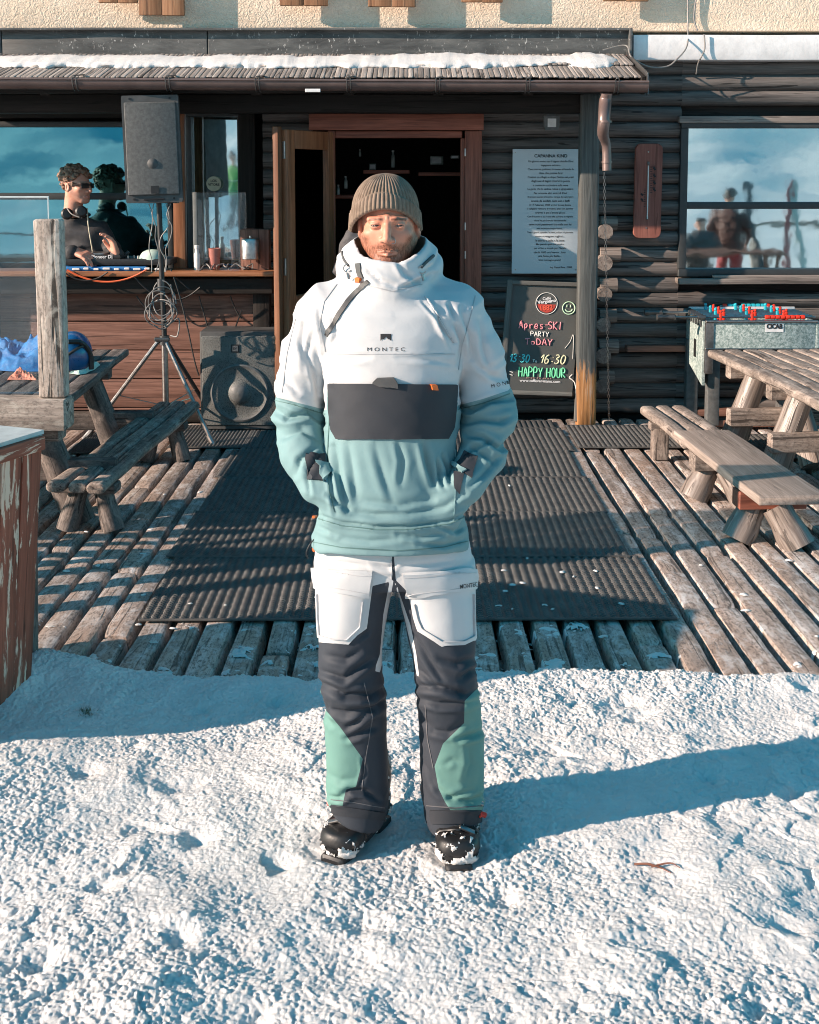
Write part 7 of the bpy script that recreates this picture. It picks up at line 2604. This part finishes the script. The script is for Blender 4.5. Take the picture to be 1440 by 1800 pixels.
# ---- boots
def boot(hx_, hy, tx, ty, outer, lab):
    h, t = np.array([hx_, hy]), np.array([tx, ty])
    u = (t - h) / np.linalg.norm(t - h); s = np.array([-u[1], u[0]])
    q = lambda a, b, z: (h[0] + u[0] * a + s[0] * b, h[1] + u[1] * a + s[1] * b, z)
    L = float(np.linalg.norm(t - h))
    F = Field((min(hx_, tx) - .10, min(hy, ty) - .10, -.03), (max(hx_, tx) + .10, max(hy, ty) + .10, .33), .0045)
    d = F.chain([q(0, 0, .048), q(L * .5, 0, .048), q(L, 0, .040)], [.050, .048, .044], .02)
    d = smin(d, F.chain([q(L * .5, .022, .044), q(L, .022, .036)], [.038, .036], .02), .02)
    d = smin(d, F.chain([q(L * .5, -.022, .044), q(L, -.022, .036)], [.038, .036], .02), .02)
    d = smax(d, F.Z - .068 - np.clip((L * .6 - ((F.X - h[0]) * u[0] + (F.Y - h[1]) * u[1])), 0, .1), .008)
    d = smin(d, F.chain([q(L * .80, 0, .058), q(L * .50, 0, .105), q(L * .16, 0, .16)], [.026, .048, .064], .02), .012)
    d = smin(d, F.cone(q(.01, 0, .09), q(.05, 0, .30), .058, .066), .03)
    d = smax(d, .004 - F.Z, .004)
    F.D = d.astype(np.float32)
    P_, F_ = F.mesh(1)
    Nn = vnormals(P_, F_); a1 = (P_[:, 0] - h[0]) * u[0] + (P_[:, 1] - h[1]) * u[1]
    gr = np.exp(-((a1 - L * .72) / .004) ** 2) + np.exp(-((a1 + P_[:, 2] * .5 - L * .62 - .05) / .004) ** 2) + np.exp(-((P_[:, 2] - .028) / .003) ** 2)
    lip = np.exp(-((a1 - L * .72 + .008) / .005) ** 2) * (P_[:, 2] > .05)
    P_ = P_ + Nn * (-.0035 * gr + .003 * lip)[:, None]
    b = link_mesh('ski_boot', P_, F_, M['blackgloss'], man, angle=180)
    if lab: b['label'] = lab
    bv = BVHTree.FromPolygons([tuple(v) for v in P_], [tuple(f) for f in F_])
    # sole
    mb = MB()
    mb.bar(q(-.055, 0, -.006), q(.02, 0, -.006), .075, .03, r=.006); mb.bar(q(L - .02, 0, -.006), q(L + .050, 0, -.006), .072, .03, r=.010); mb.bar(q(.02, 0, .0), q(L - .02, 0, .0), .05, .02)
    mb.build('sole', M['black'], b)
    U, S = Vector((u[0], u[1], 0)), Vector((s[0], s[1], 0))
    def over(a, ang, z0):
        """point on the shell round the instep at distance a along the foot"""
        o_ = Vector(q(a, 0, z0)); d_ = S * math.sin(ang) + Z_ * math.cos(ang)
        h_ = bv.ray_cast(o_ + d_ * .2, -d_)
        return (h_[0], h_[1]) if h_[0] is not None else (o_ + d_ * .05, d_)
    for (a, z0) in ((L * .92, .035), (L * .66, .055)):
        pts = []
        for g in np.linspace(-1.2, 1.2, 13):
            p_, n_ = over(a - .012 * abs(g), g, z0)
            pts.append(p_ + n_ * .003)
        mb = MB()
        vs = []
        for p_ in pts:
            vs += [p_ - U * .010, p_ - U * .008 + Z_ * .003, p_ + U * .008 + Z_ * .003, p_ + U * .010]
        mb.add(vs, [(i * 4 + j, i * 4 + j + 1, i * 4 + j + 5, i * 4 + j + 4) for i in range(12) for j in range(3)])
        st_ = mb.build('strap', M['black'], b)
        p_, n_ = over(a, outer * .5, z0)
        mb = MB(); mb.bar(p_ + n_ * .008 - S * .018 * outer - Z_ * -.008, p_ + n_ * .010 + S * .022 * outer - Z_ * .012, .013, .007, up=n_, r=.002); mb.build('buckle', M['metal'], st_)
    p_, n_ = over(L * .60, outer * .95, .06)
    mb = MB(); mb.bar(p_ + n_ * .012 - S * .010 * outer + Z_ * .006, p_ + n_ * .014 + S * .020 * outer - Z_ * .006, .014, .009, up=n_, r=.003); mb.bar(p_ + n_ * .016 + U * .016, p_ + n_ * .014 - U * .016, .007, .006, up=n_, r=.002)
    mb.build('red_lever', M['red'], b)
    # snow caked on the shell: a crust that follows it, broken up into crumbs
    Nb = vnormals(P_, F_)
    Pm = P_ - np.array([h[0], h[1], 0])
    al = Pm[:, 0] * u[0] + Pm[:, 1] * u[1]
    n1 = fbm(P_[:, 0] * 55, P_[:, 1] * 55, P_[:, 2] * 55, 3, 5) + .5 * vnoise(P_[:, 0] * 190, P_[:, 1] * 190, P_[:, 2] * 190, 8)
    toe = np.clip((al - L * .9) / .03, 0, 1) * np.clip((.035 - P_[:, 2]) / .03, 0, 1)
    ins_ = np.exp(-((al - L * .5) / .045) ** 2) * np.clip((P_[:, 2] - .07) / .03, 0, 1) * np.clip(Nb[:, 2] * 2, 0, 1)
    val = n1 + 1.5 * toe + 1.2 * ins_ - .52
    dsp = np.clip(val * .012, -.003, .006) + .0022 * vnoise(P_[:, 0] * 260, P_[:, 1] * 260, P_[:, 2] * 260, 4) * (val > 0)
    PS = P_ + Nb * dsp[:, None]
    fk = (val[F_] > -.15).all(axis=1)
    used, inv = np.unique(F_[fk], return_inverse=True)
    sn_ = link_mesh('stuck_snow', PS[used], inv.reshape(-1, 4), M['snow'], b, angle=180); sn_['kind'] = 'stuff'
    return b


boot(-.108, 3.19, -.184, 3.052, -1, None)
boot(.126, 3.18, .129, 3.018, 1, None)

# ================================================================= helper for simpler figures
def hand_mesh(name, wrist, fwd, up, k, parent, curl=.5, side=1, m=None):
    """palm, four fingers of different length and a thumb; fwd = finger direction, up = back of the hand"""
    fwd, up = vec(fwd).normalized(), vec(up).normalized()
    sd = fwd.cross(up).normalized() * side
    o = vec(wrist)
    q = lambda a, b, c: tuple(o + fwd * (a * k) + sd * (b * k) + up * (c * k))
    pts_all = []
    segs = [([q(0, 0, 0), q(.03, 0, 0)], [.026 * k, .026 * k])]
    for b in (-.028, -.010, .010, .028):
        segs.append(([q(.02, b * .7, 0), q(.085, b, 0)], [.015 * k, .0125 * k]))
    for i, (b, l) in enumerate(((-.030, .060), (-.010, .075), (.010, .080), (.030, .070))):
        c1, c2, c3 = curl * .6, curl * 1.5, curl * 2.3
        p = np.array([.085, 0.0]); pts = [q(.085, b, 0)]
        for (cc, ll) in ((c1, .45), (c2, .32), (c3, .25)):
            p = p + np.array([math.cos(cc), -math.sin(cc)]) * l * ll
            pts.append(q(p[0], b * 1.08, p[1]))
        segs.append((pts, [.0100 * k, .0095 * k, .0085 * k, .0075 * k]))
    segs.append(([q(.018, .026, -.004), q(.045, .048, -.015), q(.072, .056, -.026), q(.092, .052, -.034)], [.015 * k, .0125 * k, .010 * k, .0085 * k]))
    allp = np.array([p for s_, _ in segs for p in s_])
    lo, hi = allp.min(0) - .03 * k, allp.max(0) + .03 * k
    F = Field(lo, hi, .0035 * k)
    d = None
    for i, (pp, rr_) in enumerate(segs):
        c = F.chain(pp, rr_, .004)
        d = c if d is None else smin(d, c, .012 if i < 5 else .004)
    F.D = d
    P_, F_ = F.mesh(1)
    z0 = np.zeros(len(P_))
    return link_mesh(name, P_, F_, m or M['skin2'], parent, angle=180, attrs={'beard': z0, 'brow': z0, 'lip': z0})


# ================================================================= the disc jockey at the counter
Yd = 8.66
dj_p = thing('person', 'curly haired man in sunglasses and black jacket playing music behind the counter', 'person', (sx(140, Yd), Yd, 0))
hc = W(136, 326, Yd - .05)
hd, hq = place_head(dj_p, hc, rad(62), 1.10, M['skin2'], beard=.1)
rs = random.Random(5)
F = Field((hc.x - .2, hc.y - .2, hc.z - .08), (hc.x + .2, hc.y + .2, hc.z + .22), .0058)
d = None
for k in range(420):
    t, ph_ = rs.uniform(0, 2 * math.pi), rs.uniform(0.0, 1.0)
    zz = .035 + .092 * ph_ if rs.random() < .62 else rs.uniform(-.045, .05)
    rr_ = math.sqrt(max(0, 1 - ((zz - .035) / .095) ** 2))
    X__, Y__ = .080 * rr_ * math.cos(t), .022 + .102 * rr_ * math.sin(t)
    if Y__ < -.045 and zz < .060: continue
    if zz < .0 and Y__ < .045: continue
    gq = rs.uniform(1.0, 1.13) if zz > .05 else 1.0
    p_ = hq((X__ * gq, (Y__ - .02) * gq + .02, .035 + (zz - .035) * gq))
    r_ = rs.uniform(.009, .017) * (1.15 if zz > .05 else .8)
    c = F.ell(tuple(p_), (r_, r_, r_ * .8))
    d = c if d is None else smin(d, c, .0025)
F.D = d
P_, F_ = F.mesh(0)
link_mesh('hair', P_, F_, pmat('curly brown hair', (.30, .18, .12), (.08, .045, .03), 70, .6, bump=.8, bscale=180, bdist=.004), hd, angle=180)
mb = MB()
mb.tube([hq((-.075, .0, .003)), hq((-.066, -.06, .003)), hq((-.045, -.1, .004)), hq((0, -.113, .004)), hq((.045, -.1, .004)), hq((.066, -.06, .003)), hq((.075, .0, .003))], .0045, n=6)
for s in (-1, 1):
    a, b = hq((s * .012, -.112, -.002)), hq((s * .058, -.09, -.002))
    mb.bar(a, b, .006, .036, r=.003)
mb.build('sunglasses', M['blackgloss'], hd)
# jacket
F = Field((hc.x - .36, Yd - .42, .95), (hc.x + .40, Yd + .2, hc.z - .04), .008)
tz_ = lambda py: sz(py, Yd)
xs_ = lambda px: sx(px, Yd)
d = F.loft([.9, tz_(470), tz_(430), tz_(405), tz_(390), tz_(380)], [xs_(142), xs_(142), xs_(142), xs_(140), xs_(136), xs_(132)], [Yd] * 6, [.17, .18, .195, .2, .13, .075], [.12, .125, .125, .11, .09, .07], 2.3)
P3d = lambda px, py, Y: tuple(W(px, py, Y))
d = smin(d, F.chain([P3d(104, 405, Yd), P3d(96, 440, Yd - .03), P3d(98, 458, Yd - .10), P3d(127, 443, Yd - .29)], [.058, .055, .052, .040], .02), .03)
d = smin(d, F.chain([P3d(178, 404, Yd), P3d(196, 436, Yd - .05), P3d(206, 452, Yd - .12), P3d(206, 447, Yd - .25)], [.056, .052, .048, .038], .02), .03)
d = smin(d, F.cone(P3d(132, 372, Yd - .02), P3d(133, 386, Yd - .02), .066, .075), .02)
d = smax(d, -F.cone(P3d(132, 350, Yd - .03), P3d(133, 380, Yd - .03), .055, .058), .01)
F.D = d.astype(np.float32)
P_, F_ = F.mesh(1)
N_ = vnormals(P_, F_)
P_ = P_ + N_ * (.012 * (1 - np.abs(vnoise(P_[:, 0] * 9, P_[:, 1] * 9, P_[:, 2] * 16, 3)) * 2))[:, None]
jk2 = link_mesh('jacket', P_, F_, pmat('faded black cotton', (.05, .05, .055), (.028, .028, .03), 14, .8, bump=.4, bscale=90, bdist=.003), dj_p, angle=180)
mb = MB(); mb.tube([W(153, 366, Yd - .13), W(156, 400, Yd - .15), W(163, 442, Yd - .17)], .005, n=6); mb.build('zip', pmat('pale zip', (.5, .45, .33), rough=.5), jk2)
mb = MB(); mb.tube([W(118, 366, Yd - .13), W(126, 376, Yd - .16), W(140, 382, Yd - .17)], .005, n=6); mb.build('collar_trim', M['greycable'], jk2)
hand_mesh('hand', W(128, 440, Yd - .27), (.9, -.35, -.28), (0, -.35, 1), 1.25, hd, curl=.55, side=-1)
hand_mesh('hand', W(206, 450, Yd - .25), (-.25, -.2, 1), (.8, .5, 0), 1.2, hd, curl=.6, side=1)
mb = MB(); mb.tube([W(126, 437, Yd - .37), W(131, 443, Yd - .385)], .012, n=8, smooth=False); mb.build('ring', M['metal'], hd) if False else None
hph = thing('headphones', 'black headphones round the neck of the man in the black jacket', 'headphones', tuple(W(140, 378, Yd - .1)))
mb = MB()
c = W(134, 376, Yd - .03)
mb.tube([c + Vector((.095 * math.cos(t), .10 * math.sin(t), -.01 + .015 * math.sin(t))) for t in np.linspace(-.9, 3.9, 14)], .009, n=8, smooth=False); mb.build('band', M['black'], hph)
for (px_, py_, Y__) in ((143, 372, Yd - .15), (118, 376, Yd - .12)):
    mb = MB(); mb.lathe([(0, -.016), (.036, -.014), (.042, -.004), (.042, .008), (.030, .018), (0, .02)], W(px_, py_, Y__), 18, axis=(.3, -1, .2)); mb.build('ear_cup', M['blackgloss'], hph)


# ================================================================= a standing figure, used in the doorway and out on the snow
def standing(name, label, x, y, z, yaw, h, coat, legs_, hatc, group=None, arms_back=False):
    root = thing(name, label, 'person', (0, 0, 0))
    k = h / 1.78
    hc = Vector((0, 0, 1.665 * k))
    hd, hq = place_head(root, hc, 0, k, M['skin2'], beard=.2)
    F = Field((-.36, -.25, .78 * k), (.36, .25, 1.56 * k), .012)
    d = F.loft([.80 * k, 1.0 * k, 1.2 * k, 1.36 * k, 1.44 * k, 1.50 * k], [0] * 6, [0] * 6, [.19, .18, .19, .205, .16, .08], [.13, .13, .14, .125, .10, .075], 2.3)
    for s in (-1, 1):
        d = smin(d, F.chain([(s * .2, 0, 1.38 * k), (s * .27, .02, 1.15 * k), (s * .22, -.12, .95 * k)], [.062, .055, .045], .02), .03)
    F.D = d.astype(np.float32); P_, F_ = F.mesh(1)
    N_ = vnormals(P_, F_)
    P_ = P_ + N_ * (.012 * (1 - np.abs(vnoise(P_[:, 0] * 7, P_[:, 1] * 7, P_[:, 2] * 13, 7)) * 2))[:, None]
    link_mesh('jacket', P_, F_, coat, root, angle=180)
    F = Field((-.25, -.2, 0), (.25, .2, .9 * k), .012)
    d = F.loft([.72 * k, .88 * k], [0, 0], [0, 0], [.17, .17], [.12, .12])
    for s in (-1, 1):
        d = smin(d, F.chain([(s * .09, 0, .78 * k), (s * .105, -.01, .45 * k), (s * .12, .02, .07)], [.09, .075, .07], .02), .02)
    F.D = d.astype(np.float32); P_, F_ = F.mesh(1)
    link_mesh('trousers', P_, F_, legs_, root, angle=180)
    for s in (-1, 1):
        F = Field((s * .12 - .08, -.2, -.01), (s * .12 + .08, .12, .2), .012)
        F.D = smax(smin(F.cone((s * .12, .03, .06), (s * .125, -.12, .045), .05, .045), F.cone((s * .12, .03, .06), (s * .12, .03, .17), .05, .06), .03), -F.Z, .005).astype(np.float32)
        P_, F_ = F.mesh(1); link_mesh('boot', P_, F_, M['black'], root, angle=180)
        hand_mesh('hand', (s * .22, -.14, .93 * k), (-.3 * s, -.4, -.8), (s * .8, -.5, 0), 1.0, hd, curl=.4, side=s)
    mb = MB()
    mb.lathe([(.088 * k, 0), (.094 * k, .03 * k), (.085 * k, .075 * k), (.05 * k, .105 * k), (0, .113 * k)], hc + Vector((0, .018, .015 * k)), 24, sy=1.18)
    mb.build('hat', hatc, hd)
    root.location = (x, y, z); root.rotation_euler = (0, 0, yaw)
    return root


xd = sx(668, 8.3)
standing('person', 'person in a dark grey coat standing in the doorway behind the man in front', xd, 8.34, 0, rad(12), 1.755, M['greycloth'], M['black'], M['greycloth'])
standing('person', 'person in dark jacket and red ski trousers, reflected in the right window', 4.45, 1.15, -.02, rad(25), 1.60, pmat('dark red brown shell', (.09, .035, .03), rough=.7), pmat('red trousers', (.4, .04, .04), rough=.7), M['black'])

yg_ = -11.0
standing('person', 'person in green ski jacket standing on the slope, reflected in the narrow window', -4.25, yg_, snow_z(-4.25, yg_), rad(20), 1.8, pmat('green shell', (.06, .26, .05), rough=.7), M['black'], M['black'])

standing('person', 'small person in dark jacket and helmet, reflected at the left of the right window', 3.98, 1.35, -.02, rad(-30), 1.18, M['greycloth'], M['black'], M['blackgloss'])
